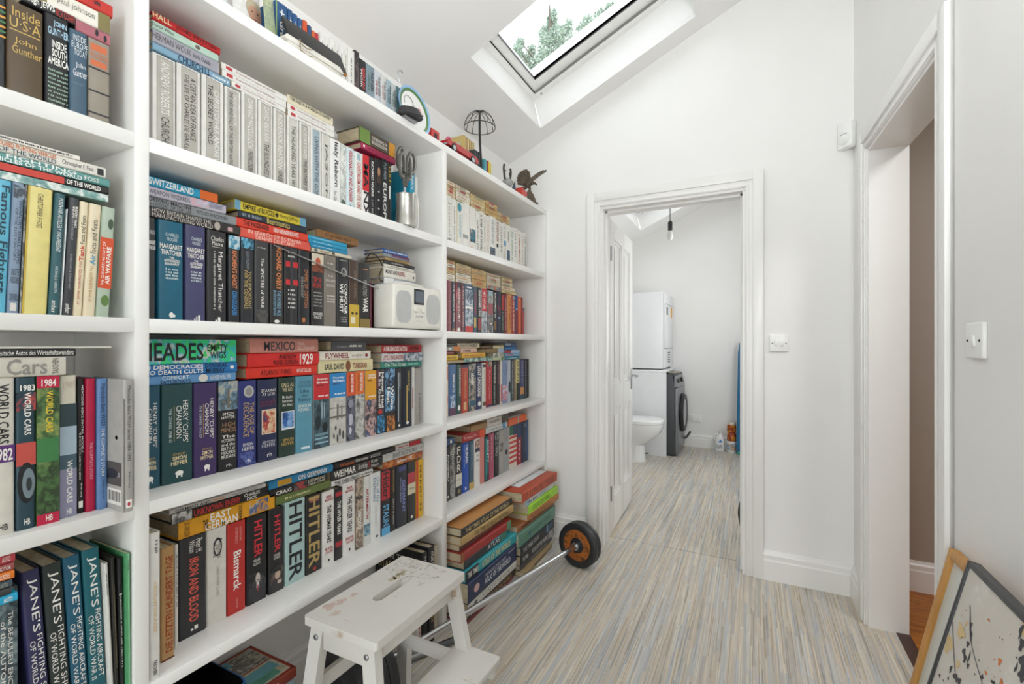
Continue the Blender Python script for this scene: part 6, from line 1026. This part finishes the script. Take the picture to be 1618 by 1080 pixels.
# ------------------------------------------------------------------ step stool
WOOD=None
def stoolmat():
    t=NT('worn_white_paint'); v=t.coord(); n=t.noise(v,9,5,.62); s=t.noise(t.coord((14,120,40)),1,3,.6)
    m=t.n('ShaderNodeMath',operation='MULTIPLY'); t.l(t.ramp(n,[(.56,(0,0,0,1)),(.64,(1,1,1,1))]),m.inputs[0]); t.l(t.ramp(s,[(.5,(0,0,0,1)),(.62,(1,1,1,1))]),m.inputs[1])
    mx=t.n('ShaderNodeMix',data_type='RGBA'); t.l(m.outputs[0],mx.inputs[0]); t.l(t.ramp(t.noise(v,3,3),[(.3,lin('d2cfc9')),(.7,lin('dedbd6'))]),mx.inputs[6]); mx.inputs[7].default_value=lin('b39c86')
    t.l(mx.outputs[2],t.b.inputs['Base Color']); t.b.inputs['Roughness'].default_value=.5; t.bump(n,.06); return t.m
WP=stoolmat()
stl=empty('step_stool',(-.925,1.045,0),'white painted wooden step stool with a slotted top','stool')
def hole_plate(outer,hole,z0,z1,m):
    c=bpy.data.curves.new('p','CURVE'); c.dimensions='2D'; c.fill_mode='BOTH'; c.extrude=(z1-z0)/2
    for pts in(outer,hole):
        s=c.splines.new('POLY'); s.points.add(len(pts)-1); s.use_cyclic_u=True
        for p,(x,y) in zip(s.points,pts): p.co=(x,y,0,1)
    o=bpy.data.objects.new('p',c); COL.objects.link(o); bpy.context.view_layer.update(); me=bpy.data.meshes.new_from_object(o.evaluated_get(bpy.context.evaluated_depsgraph_get()))
    b=MB().add([(v.co.x,v.co.y,v.co.z+(z0+z1)/2) for v in me.vertices],[list(p.vertices) for p in me.polygons],m)
    bpy.data.objects.remove(o); bpy.data.curves.remove(c); bpy.data.meshes.remove(me); return b
def rrect(x0,x1,y0,y1,r,n=6): return [(cx+r*math.cos(a),cy+r*math.sin(a)) for cx,cy,s in((x1-r,y1-r,0),(x0+r,y1-r,1),(x0+r,y0+r,2),(x1-r,y0+r,3)) for a in[PI/2*(s+i/n) for i in range(n+1)]]
tp=hole_plate(rrect(-.126,.126,-.196,.196,.008),rrect(-.028,.004,-.056,.082,.0155),.463,.485,WP)
b=tp; rr=random.Random(12); scr=plain('5a544e',.7)
for k in range(60):
    x,y=rr.uniform(-.115,.07),rr.uniform(.06,.185); a=rr.choice([.2,1.3,1.6,-.3])+rr.uniform(-.25,.25); L=rr.uniform(.008,.03); w_=.0008
    d=Vector((math.cos(a),math.sin(a),0)); n=Vector((-d.y,d.x,0))*w_; p=Vector((x,y,.48525)); b.add([p-n,p+d*L-n*.4,p+d*L+n*.4,p+n],[(0,1,2,3)],scr)
for cx,cy,r_,c in((-.05,.10,.012,'b3a98f'),(-.045,.075,.009,'bdb29a'),(-.05,.06,.010,'b8ad94'),(-.09,-.10,.011,'c9b3a8'),(-.10,-.13,.014,'c6b0a6'),(-.085,-.06,.008,'c9b3a8'),(-.06,-.15,.01,'c9b9ae')):
    b.add([(cx+r_*math.cos(t)*(1+.35*math.sin(3*t+cx*90)),cy+1.5*r_*math.sin(t)*(1+.3*math.cos(4*t+cy*70)),.4852) for t in[2*PI*i/22 for i in range(22)]],[list(range(22))],plain(c,.7))
tb=b.build('seat_top',stl); md=tb.modifiers.new('edge','BEVEL'); md.width=.004; md.segments=2; md.limit_method='ANGLE'; md.angle_limit=R(50)
def leg(p0,p1,wx,wy):   # top centre to foot centre, tapering post
    b=MB(); vs=[]
    for p in(p0,p1): vs+=[(p[0]+sx*wx/2,p[1]+sy*wy/2,p[2]) for sx,sy in((-1,-1),(1,-1),(1,1),(-1,1))]
    b.add(vs,[(3,2,1,0),(4,5,6,7),(0,1,5,4),(1,2,6,5),(2,3,7,6),(3,0,4,7)],WP); return b
for s in(-1,1):
    for x0,x1 in((-.088,-.135),(.088,.165)):
        o=leg((x0,s*.172,.463),(x1,s*.212,0),.042,.026).build('leg',stl)
        MB().lathe([(.0,0),(.0075,0),(.0075,.004),(.004,.006),(0,.006)],STEEL,12,Matrix.Translation((x0,s*.186,.435))@Matrix.Rotation(-s*PI/2,4,'X'),caps=False).build('bolt',o)
for s in(-1,1): MB().box((-.068,s*.172-.01,.405),(.068,s*.172+.01,.463),WP,bev=.001).build('end_apron',stl)
for x in(-.094,.092): MB().box((x-.009,-.158,.412),(x+.009,.158,.463),WP,bev=.001).build('side_apron',stl)
for s in(-1,1): MB().box((-.10,s*.186-.009,.195),(.235,s*.186+.009,.232),WP,bev=.001).build('step_rail',stl)
MB().box((-.112,-.185,.275),(-.096,.185,.315),WP,bev=.001).build('back_rail',stl)
MB().box((.09,-.208,.232),(.245,.208,.252),WP,bev=.004).build('step',stl)
# ------------------------------------------------------------------ barbell and dumbbell bar
bb=empty('barbell',(-1.09,1.2,.128),'steel barbell with black rubber plates lying behind the stool','barbell')
D0=Vector((-1.14,1.03,.128)); D1=Vector((-.80,2.56,.118)); dv=(D1-D0).normalized(); off=Vector((1.09,-1.2,-.128))
q=dv.to_track_quat('Z','Y').to_matrix().to_4x4()
def along(t): return Matrix.Translation(D0+dv*t+off)@q
Lb=(D1-D0).length
b=MB().lathe([(0,0),(.0135,0),(.0135,Lb),(0,Lb)],CHROME,18,along(0),caps=False); b.build('bar',bb)
def disc(t,r,w,rust=False,name='plate'):
    prof=[(.014,0),(r*.3,0),(r*.32,.002),(r*.66,.002),(r*.72,-.004),(r*.9,-.006),(r*.98,-.001),(r,.006),(r,w-.006),(r*.98,w),(r*.9,w+.006-.002),(r*.72,w+.002),(r*.66,w-.002),(r*.3,w),(.014,w)]
    o=MB().lathe(prof,RUB,40,along(t),caps=False).build(name,bb)
    if rust:
        t_=NT('rusty_face'); f=t_.noise(t_.coord(),26,4,.6); t_.l(t_.ramp(f,[(.3,lin('2b3320')),(.44,lin('7a4a1c')),(.55,lin('b8651f')),(.66,lin('5a4420'))]),t_.b.inputs['Base Color']); t_.b.inputs['Roughness'].default_value=.6
        MB().lathe([(r*.34,-.0012),(r*.70,-.0012)],t_.m,40,along(t),caps=False).build('face_ring',o)
    return o
disc(Lb-.165,.118,.026,True); disc(Lb-.134,.118,.026)
for t in(.02,.055,.09,.125): disc(t,.126,.03)
for t in(Lb-.185,.162,Lb-.1): MB().lathe([(.0135,0),(.022,0),(.022,.018),(.0135,.018)],CHROME,18,along(t),caps=False).build('collar',bb)
db=empty('dumbbell_bar',(-1.13,1.43,.018),'short threaded dumbbell bar lying under the stool','dumbbell bar',None,(0,0,R(-26)))
b=MB(); pr=[(0,-.17)]
for i in range(34): z=-.17+i*.003; pr+=[(.0115,z),(.0138,z+.0015)]
pr+=[(.0125,-.06),(.0125,.06)]
for i in range(34): z=.068+i*.003; pr+=[(.0115,z),(.0138,z+.0015)]
pr+=[(0,.172)]
b.lathe(pr,STEEL,16,Matrix.Translation((0,0,-.0035))@Matrix.Rotation(-PI/2,4,'X'),caps=False); b.build('threaded_bar',db)
# ------------------------------------------------------------------ fittings on the walls
def switch(M,n,label,h=.086,w=.086):
    s=bpy.data.objects.new('light_switch',None); COL.objects.link(s); s.matrix_world=M; tag(s,label,'switch')
    MB().box((-w/2,-.010,-h/2),(w/2,.0,h/2),UPVC,bev=.004).build('plate',s)
    for i in range(n):
        x=(i-(n-1)/2)*.024; MB().box((x-.009,-.0145,-.014),(x+.009,-.009,.014),UPVC,Matrix.Rotation(R(5),4,'X'),.0015).build('rocker',s)
    for x in(-.03,.03): MB().lathe([(0,0),(.003,0),(.003,.002),(0,.002)],DARK,10,Matrix.Translation((x,-.0095,0))@Matrix.Rotation(PI/2,4,'X'),caps=False).build('screw',s)
switch(Matrix.Translation((.1226,YE,1.203)),2,'white double light switch between the two doorways')
switch(MR@Matrix.Translation((0,-1.225,1.208))@Matrix.Rotation(-PI/2,4,'Z'),1,'white single light switch on the side wall above the pictures')
al=bpy.data.objects.new('motion_sensor',None); COL.objects.link(al); al.matrix_world=Matrix.Translation((.392,2.69,2.186))@Matrix.Rotation(R(-45),4,'Z'); tag(al,'white alarm motion sensor high in the wall corner','sensor')
MB().box((-.034,-.008,-.062),(.034,.030,.062),UPVC,bev=.008).build('housing',al)
MB().ball((0,-.006,-.022),.028,plain('e9e9e7',.25,0,.01),12,(1,.35,1)).build('lens',al)
MB().box((-.014,-.0098,.002),(.014,-.008,.0045),DARK).build('indicator_slot',al)
# ------------------------------------------------------------------ framed pictures leaning on the side wall
def leaner(y,xb,zt,sl,width,fw,dep,fm,label,inner):
    an=math.atan(sl); L=(zt-dep*math.sin(an))/math.cos(an)
    f=empty('framed_picture',(xb,y,0),label,'picture'); f.matrix_world=Matrix.Translation((xb,y,dep*math.sin(an)+.0003))@Matrix.Rotation(an,4,'Y')
    b=MB()  # local: x = depth (front at 0), y from -width to 0, z up the frame
    z0=dep*math.sin(an)
    for a,c in((-width,-width+fw),(-fw,0)): b.box((0,a,0),(dep,c,L),fm,bev=.0015)
    b.box((0,-width+fw-.001,0),(dep,-fw+.001,fw),fm,bev=.0015); b.box((0,-width+fw-.001,L-fw),(dep,-fw+.001,L),fm,bev=.0015); b.build('picture_frame',f)
    inner(f,width,L,fw,dep); return f
OAK=woodmat('b5803f','d39d55','oak_frame',(60,60,5),.5)
leaner(1.603,.314,.6718,.213,.62,.021,.022,OAK,'oak framed picture with a pale mount leaning behind another picture',lambda f,w_,L,fw,d:(MB().box((.010,-w_+fw,fw),(.014,-fw,L-fw),plain('d5d8d2',.25,0,.02)).build('mount',f),MB().box((.0092,-w_+fw+.1,fw+.1),(.0098,-fw-.1,L-fw-.1),picture('8f9aa0/c9c2b0/5a6a70')).build('print',f)))
def paint(f,w_,L,fw,d):
    b=MB(); t=NT('splashed_canvas'); v=t.coord(); n=t.noise(v,7,4,.6)
    t.l(t.ramp(n,[(.30,lin('d8c6a2')),(.38,lin('cfc8bd')),(.6,lin('d6d1c9')),(.68,lin('e3dfd8'))]),t.b.inputs['Base Color']); t.b.inputs['Roughness'].default_value=.6; t.bump(n,.3)
    b.box((.004,-w_+fw,fw),(.016,-fw,L-fw),t.m)
    q=b; rr=random.Random(8); ink_=plain('34353d',.4)
    def blob(y,z,ry,rz,m,k=0,rot=0):
        pts=[]
        for i in range(26):
            a=2*PI*i/26; r=1+.22*math.sin(3*a+k)+.14*math.sin(5*a+2*k); u,v_=ry*r*math.cos(a),rz*r*math.sin(a); pts.append((.0036-.0001*(len(q.f)%8),y+u*math.cos(rot)-v_*math.sin(rot),z+u*math.sin(rot)+v_*math.cos(rot)))
        q.add(pts,[list(range(26))],m)
    Y=lambda a:-a*w_; Z=lambda c:L*(1-c)
    for y,z,ry,rz,rot in((0.122,0.148,0.0040,0.0079,0),(0.139,0.165,0.0029,0.0054,0),(0.136,0.197,0.0059,0.0064,0),(0.130,0.225,0.0079,0.0064,0.3),(0.146,0.236,0.0058,0.0084,0),(0.171,0.242,0.0047,0.0053,0),(0.163,0.221,0.0028,0.0125,0),(0.094,0.304,0.0042,0.0085,0),(0.133,0.305,0.0128,0.0062,0),(0.156,0.300,0.0067,0.0061,0.2),(0.248,0.223,0.0058,0.0039,-0.5),(0.301,0.204,0.0085,0.0038,0),(0.279,0.096,0.0024,0.0014,0),(0.213,0.198,0.0026,0.0016,0),(0.215,0.238,0.0026,0.0020,0),(0.338,0.038,0.0050,0.0137,0),(0.357,0.063,0.0076,0.0114,0.1),(0.386,0.093,0.0133,0.0148,0),(0.391,0.122,0.0099,0.0091,0),(0.363,0.119,0.0031,0.0093,0.1),(0.353,0.099,0.0025,0.0019,0),(0.312,0.162,0.0015,0.0010,0),(0.299,0.189,0.0019,0.0011,0),(0.259,0.190,0.0016,0.0010,0),(0.072,0.127,0.0021,0.0011,0),(0.057,0.153,0.0022,0.0011,0),(0.046,0.358,0.0045,0.0038,0),(0.096,0.333,0.0036,0.0033,0),(0.074,0.355,0.0027,0.0017,0),(.5,.3,.03,.04,.2),(.6,.2,.012,.03,.1),(.3,.5,.02,.05,0),(.15,.6,.02,.03,.3),(.7,.5,.03,.02,0)): blob(Y(y),Z(z),ry,rz,ink_,rr.uniform(0,5),rot)
    for y,z,ry,rz in((0.297,0.146,0.0058,0.0066),(0.258,0.204,0.0049,0.0033),(0.330,0.181,0.0051,0.0047),(0.195,0.089,0.0049,0.0026),(0.275,0.155,0.0020,0.0020),(.5,.4,.01,.012),(.62,.33,.008,.008)): blob(Y(y),Z(z),ry,rz,plain('d8772c',.4),rr.uniform(0,5))
    for y,z,ry,rz,rot in((0.083,0.189,0.0168,0.0133,0.3),(0.039,0.258,0.0167,0.0200,0.2),(0.121,0.270,0.0080,0.0084,0),(0.344,0.027,0.0071,0.0136,0),(0.095,0.157,0.0041,0.0056,0)): blob(Y(y),Z(z),ry,rz,plain('d8bd8a',.5),0,rot)
    for k in range(70): blob(Y(rr.uniform(.03,.9)),Z(rr.uniform(.04,.9)),rr.uniform(.0008,.0022),rr.uniform(.0008,.0022),ink_ if rr.random()<.75 else plain('d8772c',.4),0)
    for (a,c),(e,g) in(((.021,.194),(.123,.296)),((.085,.105),(.159,.189)),((.159,.189),(.258,.233)),((.095,.117),(.146,.184)),((.258,.233),(.4,.5))): q.tube([(.003,Y(a),Z(c)),(.003,Y((a+e)/2)+.002,Z((c+g)/2)),(.003,Y(e),Z(g))],.0006,ink_,5)
    q.build('canvas',f)
leaner(1.3957,.2605,.7183,.236,.72,.011,.023,plain('2f3033',.4,0,.04),'black framed canvas with black and orange paint splashes',paint)
# ------------------------------------------------------------------ utility room
WHT=plain('e3e5e6',.3,0,.015); 
struct(MB().box((XL,5.19,0),(-.811,5.208,.895),WHT).build('trim_9'))
ct=tag(MB().box((XL+.001,5.185,.8955),(-.808,YF-.001,.918),WHT,bev=.002).build('worktop'),'white worktop slab above the washing machine','worktop')
dy=empty('tumble_dryer',(-1.12,5.52,.9185),'white tumble dryer standing on the worktop','dryer')
MB().box((-.286,-.30,.012),(.27,.298,.845),WHT,bev=.012).box((.268,-.296,.02),(.285,.294,.835),WHT,bev=.012).build('cabinet',dy)
MB().box((.283,-.28,.24),(.292,.28,.70),WHT,bev=.004).build('door',dy)
MB().box((.283,-.285,.715),(.297,.285,.83),WHT,bev=.008).build('control_panel',dy)
MB().box((.2835,-.296,.23),(.2865,.294,.236),DARK).box((.2835,-.283,.236),(.2865,-.279,.71),DARK).build('door_seam',dy)
for i in range(5): MB().box((.284,-.06,.075+.026*i),(.2875,.06,.086+.026*i),DARK).build('vent_slot',dy)
MB().box((.2915,-.2,.60),(.2935,-.12,.685),plain('3a3a3c',.5)).build('badge',dy); MB().box((.2915,.1,.58),(.2935,.2,.70),plain('e0a030',.5)).build('sticker',dy)
for x in(-.24,.24):
    for y in(-.25,.25): MB().lathe([(0,0),(.02,0),(.02,.014),(0,.014)],DARK,12,Matrix.Translation((x,y,0)),caps=False).build('foot',dy)
wm=empty('washing_machine',(-.99,5.52,0),'dark grey washing machine beneath the white worktop','washing machine')
GR=plain('5c5e62',.35,.5,.04); GR2=plain('84868a',.3,.6,.04)
MB().box((-.3,-.285,.012),(.262,.285,.875),plain('434549',.45,.2,.05),bev=.008).box((.26,-.285,.02),(.292,.285,.73),GR2,bev=.012).build('cabinet',wm)
MB().prism([(.255,.735),(.292,.735),(.258,.87),(.24,.87)],'y',-.285,.285,GR2).build('control_panel',wm)
MB().lathe([(0,0),(.026,0),(.024,.022),(0,.024)],BLK,20,Matrix.Translation((.275,.05,.80))@Matrix.Rotation(R(76),4,'Y'),caps=False).build('dial',wm)
MB().box((.268,-.2,.775),(.288,-.08,.82),BLK,bev=.003).build('display_panel',wm)
MB().lathe([(.13,.0),(.21,.0),(.215,.02),(.195,.045),(.15,.04),(.13,.03)],BLK,40,Matrix.Translation((.29,0,.44))@Matrix.Rotation(PI/2,4,'Y'),caps=False).lathe([(.0,.05),(.08,.045),(.15,.038)],plain('8f9296',.15,.4),36,Matrix.Translation((.29,0,.44))@Matrix.Rotation(PI/2,4,'Y'),caps=False).build('door',wm)
MB().tube(smooth([(.285,.2,.14),(.31,.2,.12),(.335,.22,.15),(.36,.24,.19)]),.012,GR,8).build('drain_hose',wm)
tag(MB().lathe([(0,0),(.10,0),(.11,.012),(.08,.022),(0,.024)],picture('6a6a58/a5a08a/3a3a32'),18,Matrix.Diagonal((.55,1.6,.8,1)),caps=False).build('folded_cloth',None,(-.765,5.42,.876)),'mottled green folded cloth on the washing machine','cloth')
# toilet
to=empty('toilet',(-1.1,4.9,0),'white ceramic toilet with closed lid beside the panel','toilet')
CER=plain('eceded',.12,0,.01,coat=.3)
def oval(cx,rx,ry,z,n=36,k=.85): return [Vector((cx+rx*math.copysign(abs(math.cos(t))**k,math.cos(t)),ry*math.copysign(abs(math.sin(t))**k,math.sin(t)),z)) for t in[2*PI*i/n for i in range(n)]]
def loft(rings,m):
    n=len(rings[0]); b=MB(); b.add([p for r_ in rings for p in r_],[(i*n+j,i*n+(j+1)%n,(i+1)*n+(j+1)%n,(i+1)*n+j) for i in range(len(rings)-1) for j in range(n)]+[list(range(n))[::-1],[(len(rings)-1)*n+j for j in range(n)]],m,True); return b
loft([oval(0,.13,.10,0),oval(0,.125,.095,.06),oval(.0,.12,.095,.17),oval(.02,.17,.125,.22),oval(.045,.235,.165,.30),oval(.055,.255,.18,.375),oval(.055,.257,.183,.395)],CER).build('bowl',to)
loft([oval(.055,.257,.185,.397),oval(.055,.262,.188,.403),oval(.055,.262,.188,.412),oval(.055,.257,.185,.416)],CER).build('seat',to)
loft([oval(.055,.258,.186,.418),oval(.055,.26,.187,.424),oval(.055,.25,.178,.437),oval(.055,.12,.09,.443)],CER).build('lid',to)
MB().box((-.314,-.19,.38),(-.15,.19,.78),CER,bev=.02).box((-.31,-.16,.1),(-.1,.16,.39),CER,bev=.03).build('cistern',to)
MB().tube([(.1,.1,.05),(.13,.115,.06),(.13,.14,.05)],.006,BLK,6).build('valve_tail',to)
# sockets, bottles, board
so=empty('wall_socket',(-.593,YF,.331),'white double power socket low on the far wall','socket')
MB().box((-.073,-.009,-.043),(.073,0,.043),UPVC,bev=.004).build('plate',so)
for x in(-.034,.034):
    MB().box((x-.006,-.013,.012),(x+.006,-.008,.03),UPVC,bev=.001).build('rocker',so)
    b=MB()
    for dx,dz,w_,h_ in((0,.004,.003,.008),(-.011,-.017,.007,.003),(.011,-.017,.007,.003)): b.box((x+dx-w_/2,-.0095,dz-h_/2-.004),(x+dx+w_/2,-.0088,dz+h_/2-.004),DARK)
    b.build('pin_hole',so)
bo=empty('detergent_bottle',(-.323,5.75,.0003),'white handled detergent bottle on the floor by the wall','bottle')
loft([oval(0,.045,.028,0),oval(0,.05,.031,.01),oval(0,.05,.031,.12),oval(.0,.042,.028,.16),oval(.008,.02,.018,.19)],plain('e5e6e6',.35,0,.01)).build('body',bo)
MB().tube(smooth([(-.045,0,.12),(-.055,0,.15),(-.04,0,.18),(-.01,0,.19)]),.009,plain('e5e6e6',.35,0,.01),10).build('handle',bo)
MB().lathe([(0,.188),(.019,.188),(.019,.225),(0,.228)],plain('dcdcd8',.4),18,Matrix.Translation((.008,0,0)),caps=False).build('cap',bo)
MB().add([(-.012,-.0318,.10),(.03,-.0318,.10),(.012,-.0318,.135)],[(0,1,2)],plain('2f7fc0',.5)).add([(-.03,-.0318,.03),(.03,-.0318,.03),(.03,-.0318,.075),(-.03,-.0318,.075)],[(0,1,2,3)],picture('d8dadc/8f9498/c9cdd0')).build('label',bo)
tu=empty('tub',(-.20,5.74,.0003),'white and blue plastic tub beneath an orange one','tub')
MB().lathe([(0,0),(.048,0),(.052,.008),(.052,.118),(.046,.125),(0,.126)],plain('e3e4e2',.4),28,caps=False).build('body',tu)
MB().lathe([(.0524,.03),(.0524,.1)],picture('2f7fb0/d8dcd8/e0a030'),28,caps=False).build('label',tu)
ta=empty('tub',(-.20,5.74,.127),'orange and red plastic jar standing on a white tub','tub')
MB().lathe([(0,0),(.042,0),(.046,.008),(.046,.07),(.038,.09),(.046,.11),(.046,.17),(.038,.18),(0,.181)],picture('b5501f/8a2a1c/e0a83a'),28,caps=False).build('body',ta)
MB().lathe([(0,.181),(.04,.181),(.04,.205),(0,.208)],plain('ded8cc',.4),24,caps=False).build('lid',ta)
ib=empty('ironing_board',(.03,5.66,.0),'tall blue ironing board standing on end behind the door frame','ironing board',None,(R(-3),0,0))
loft([[Vector((-.17,-.015,.02)),Vector((.17,-.015,.02)),Vector((.17,.015,.02)),Vector((-.17,.015,.02))],[Vector((-.18,-.017,.05)),Vector((.18,-.017,.05)),Vector((.18,.017,.05)),Vector((-.18,.017,.05))],[Vector((-.165,-.017,1.1)),Vector((.165,-.017,1.1)),Vector((.165,.017,1.1)),Vector((-.165,.017,1.1))],[Vector((-.15,-.015,1.215)),Vector((.12,-.015,1.24)),Vector((.12,.015,1.24)),Vector((-.15,.015,1.215))]],plain('1f6a94',.7,0,.08)).build('cover',ib)
for x in(-.08,.08): MB().tube([(x,.02,.01),(x,.03,.6),(x*.5,.02,1.0)],.01,STEEL,8).build('leg',ib)
MB().box((-.17,-.018,0),(-.14,.018,.03),plain('3aa58a',.5),bev=.004).build('foot',ib)
vb=empty('vacuum_hose',(-.03,3.3,.0003),'dark grey vacuum cleaner hose end beside the door frame','vacuum')
MB().tube(smooth([(0,0,.012),(-.02,.0,.06),(-.03,.0,.14),(-.01,0,.21),(.06,0,.24),(.14,0,.22)]),.02,plain('3a3c3f',.5),12).build('hose',vb)
MB().tube([(-.03,-.02,.012),(.03,-.02,.05),(.06,-.02,.11)],.008,BLK,8).build('lever',vb)
# pendant bulb
pe=empty('pendant_bulb',(-.624,4.2,2.14),'bare bulb hanging on a black cord from the sloped ceiling','bulb')
MB().tube([(0,0,.11),(0,0,cz(-.624)-2.141)],.0035,BLK,8).build('cord',pe)
MB().lathe([(0,.03),(.017,.03),(.019,.04),(.019,.10),(.012,.112),(0,.113)],plain('2e2f2e',.5),20,caps=False).build('lamp_holder',pe)
MB().lathe([(.0,-.052),(.012,-.049),(.024,-.03),(.026,-.01),(.018,.015),(.014,.031)],plain('e0e0da',.1,0,.01),24,caps=False).build('glass_bulb',pe)
# ------------------------------------------------------------------ trees beyond the skylight
LEAF=NT('pale_leaves'); LEAF.l(LEAF.ramp(LEAF.noise(LEAF.coord(),1.2,2),[(.3,lin('9fb3a3')),(.7,lin('bccabb'))]),LEAF.b.inputs['Base Color'])
LEAF.b.inputs['Roughness'].default_value=.6; LEAF.b.inputs['Transmission Weight'].default_value=0
BARK=plain('6a6258',.9)
def tree(loc,clumps,label,seed):
    t=empty('birch_tree',loc,label,'tree','trees above the skylight'); rr=random.Random(seed); L=Vector(loc)
    b=MB(); top_=max(c[2] for c in clumps); b.tube([(0,0,0),(.05,.02,top_*.5),(0,0,top_)],[.14,.09,.02],BARK,8); b.build('trunk',t)
    br=MB(); fo=MB()
    for cx,cy,cz_,r,n in clumps:
        br.tube([(0,0,max(cz_-1.2,.5)),(cx*.5,cy*.5,cz_-.5),(cx,cy,cz_+r*.5)],[.05,.03,.008],BARK,6)
        for k in range(int(n*2.2)):
            while 1:
                p=Vector((rr.uniform(-1,1),rr.uniform(-1,1),rr.uniform(-1,1)))
                if p.length<1: break
            c=Vector((cx,cy,cz_))+Vector((p.x*r,p.y*r,p.z*r*1.25)); s=rr.uniform(.02,.045)
            a=Vector((rr.gauss(0,1),rr.gauss(0,1),rr.gauss(0,.6))).normalized(); d=Vector((rr.gauss(0,1),rr.gauss(0,1),rr.gauss(-.6,1))).normalized(); e=a.cross(d).normalized()*s*.5
            fo.add([c,c+d*s+e,c+d*s*2.1,c+d*s-e],[(0,1,2,3)],LEAF.m)
    br.build('branch',t); fo.build('foliage',t)
tree((-4.61, 11.12, -0.25),[(0.05, -0.14, 8.93, 0.29, 420), (-0.06, 0.31, 9.88, 0.16, 260), (-0.03, 0.32, 10.1, 0.1, 110), (-0.21, 0.23, 9.55, 0.21, 300), (0.28, -0.19, 9.16, 0.21, 300), (-0.66, -0.5, 8.85, 0.15, 200), (-0.73, -0.21, 9.24, 0.11, 120), (-0.65, 0.0, 8.89, 0.16, 200), (-0.53, 0.07, 9.17, 0.11, 110), (-0.14, -0.41, 8.44, 0.19, 240), (0.28, 0.48, 9.67, 0.15, 200), (0.35, 0.52, 9.83, 0.1, 90), (0.24, 0.46, 9.22, 0.19, 240), (-0.12, -0.23, 8.25, 0.23, 240), (-0.37, -0.36, 8.29, 0.19, 200), (0.58, 0.13, 9.14, 0.13, 120), (0.21, -0.23, 8.37, 0.23, 260), (-0.21, -0.44, 7.89, 0.26, 240), (0.0, -0.34, 8.52, 0.23, 260)],'pale birch crown low in the skylight pane',1)
tree((-3.93, 12.81, -0.25),[(0.09, -0.29, 10.21, 0.21, 260), (-0.19, -0.09, 10.55, 0.14, 150), (0.16, 0.09, 10.7, 0.16, 180), (0.39, 0.04, 10.77, 0.12, 130), (0.52, -0.06, 10.76, 0.09, 80), (-0.3, -0.32, 10.22, 0.12, 120), (-0.15, -0.41, 9.95, 0.18, 160), (-0.46, -0.56, 9.42, 0.16, 140), (-0.3, -0.48, 9.68, 0.16, 150), (0.4, -0.13, 10.38, 0.16, 140)],'pale birch crown along the upper edge of the skylight pane',2)
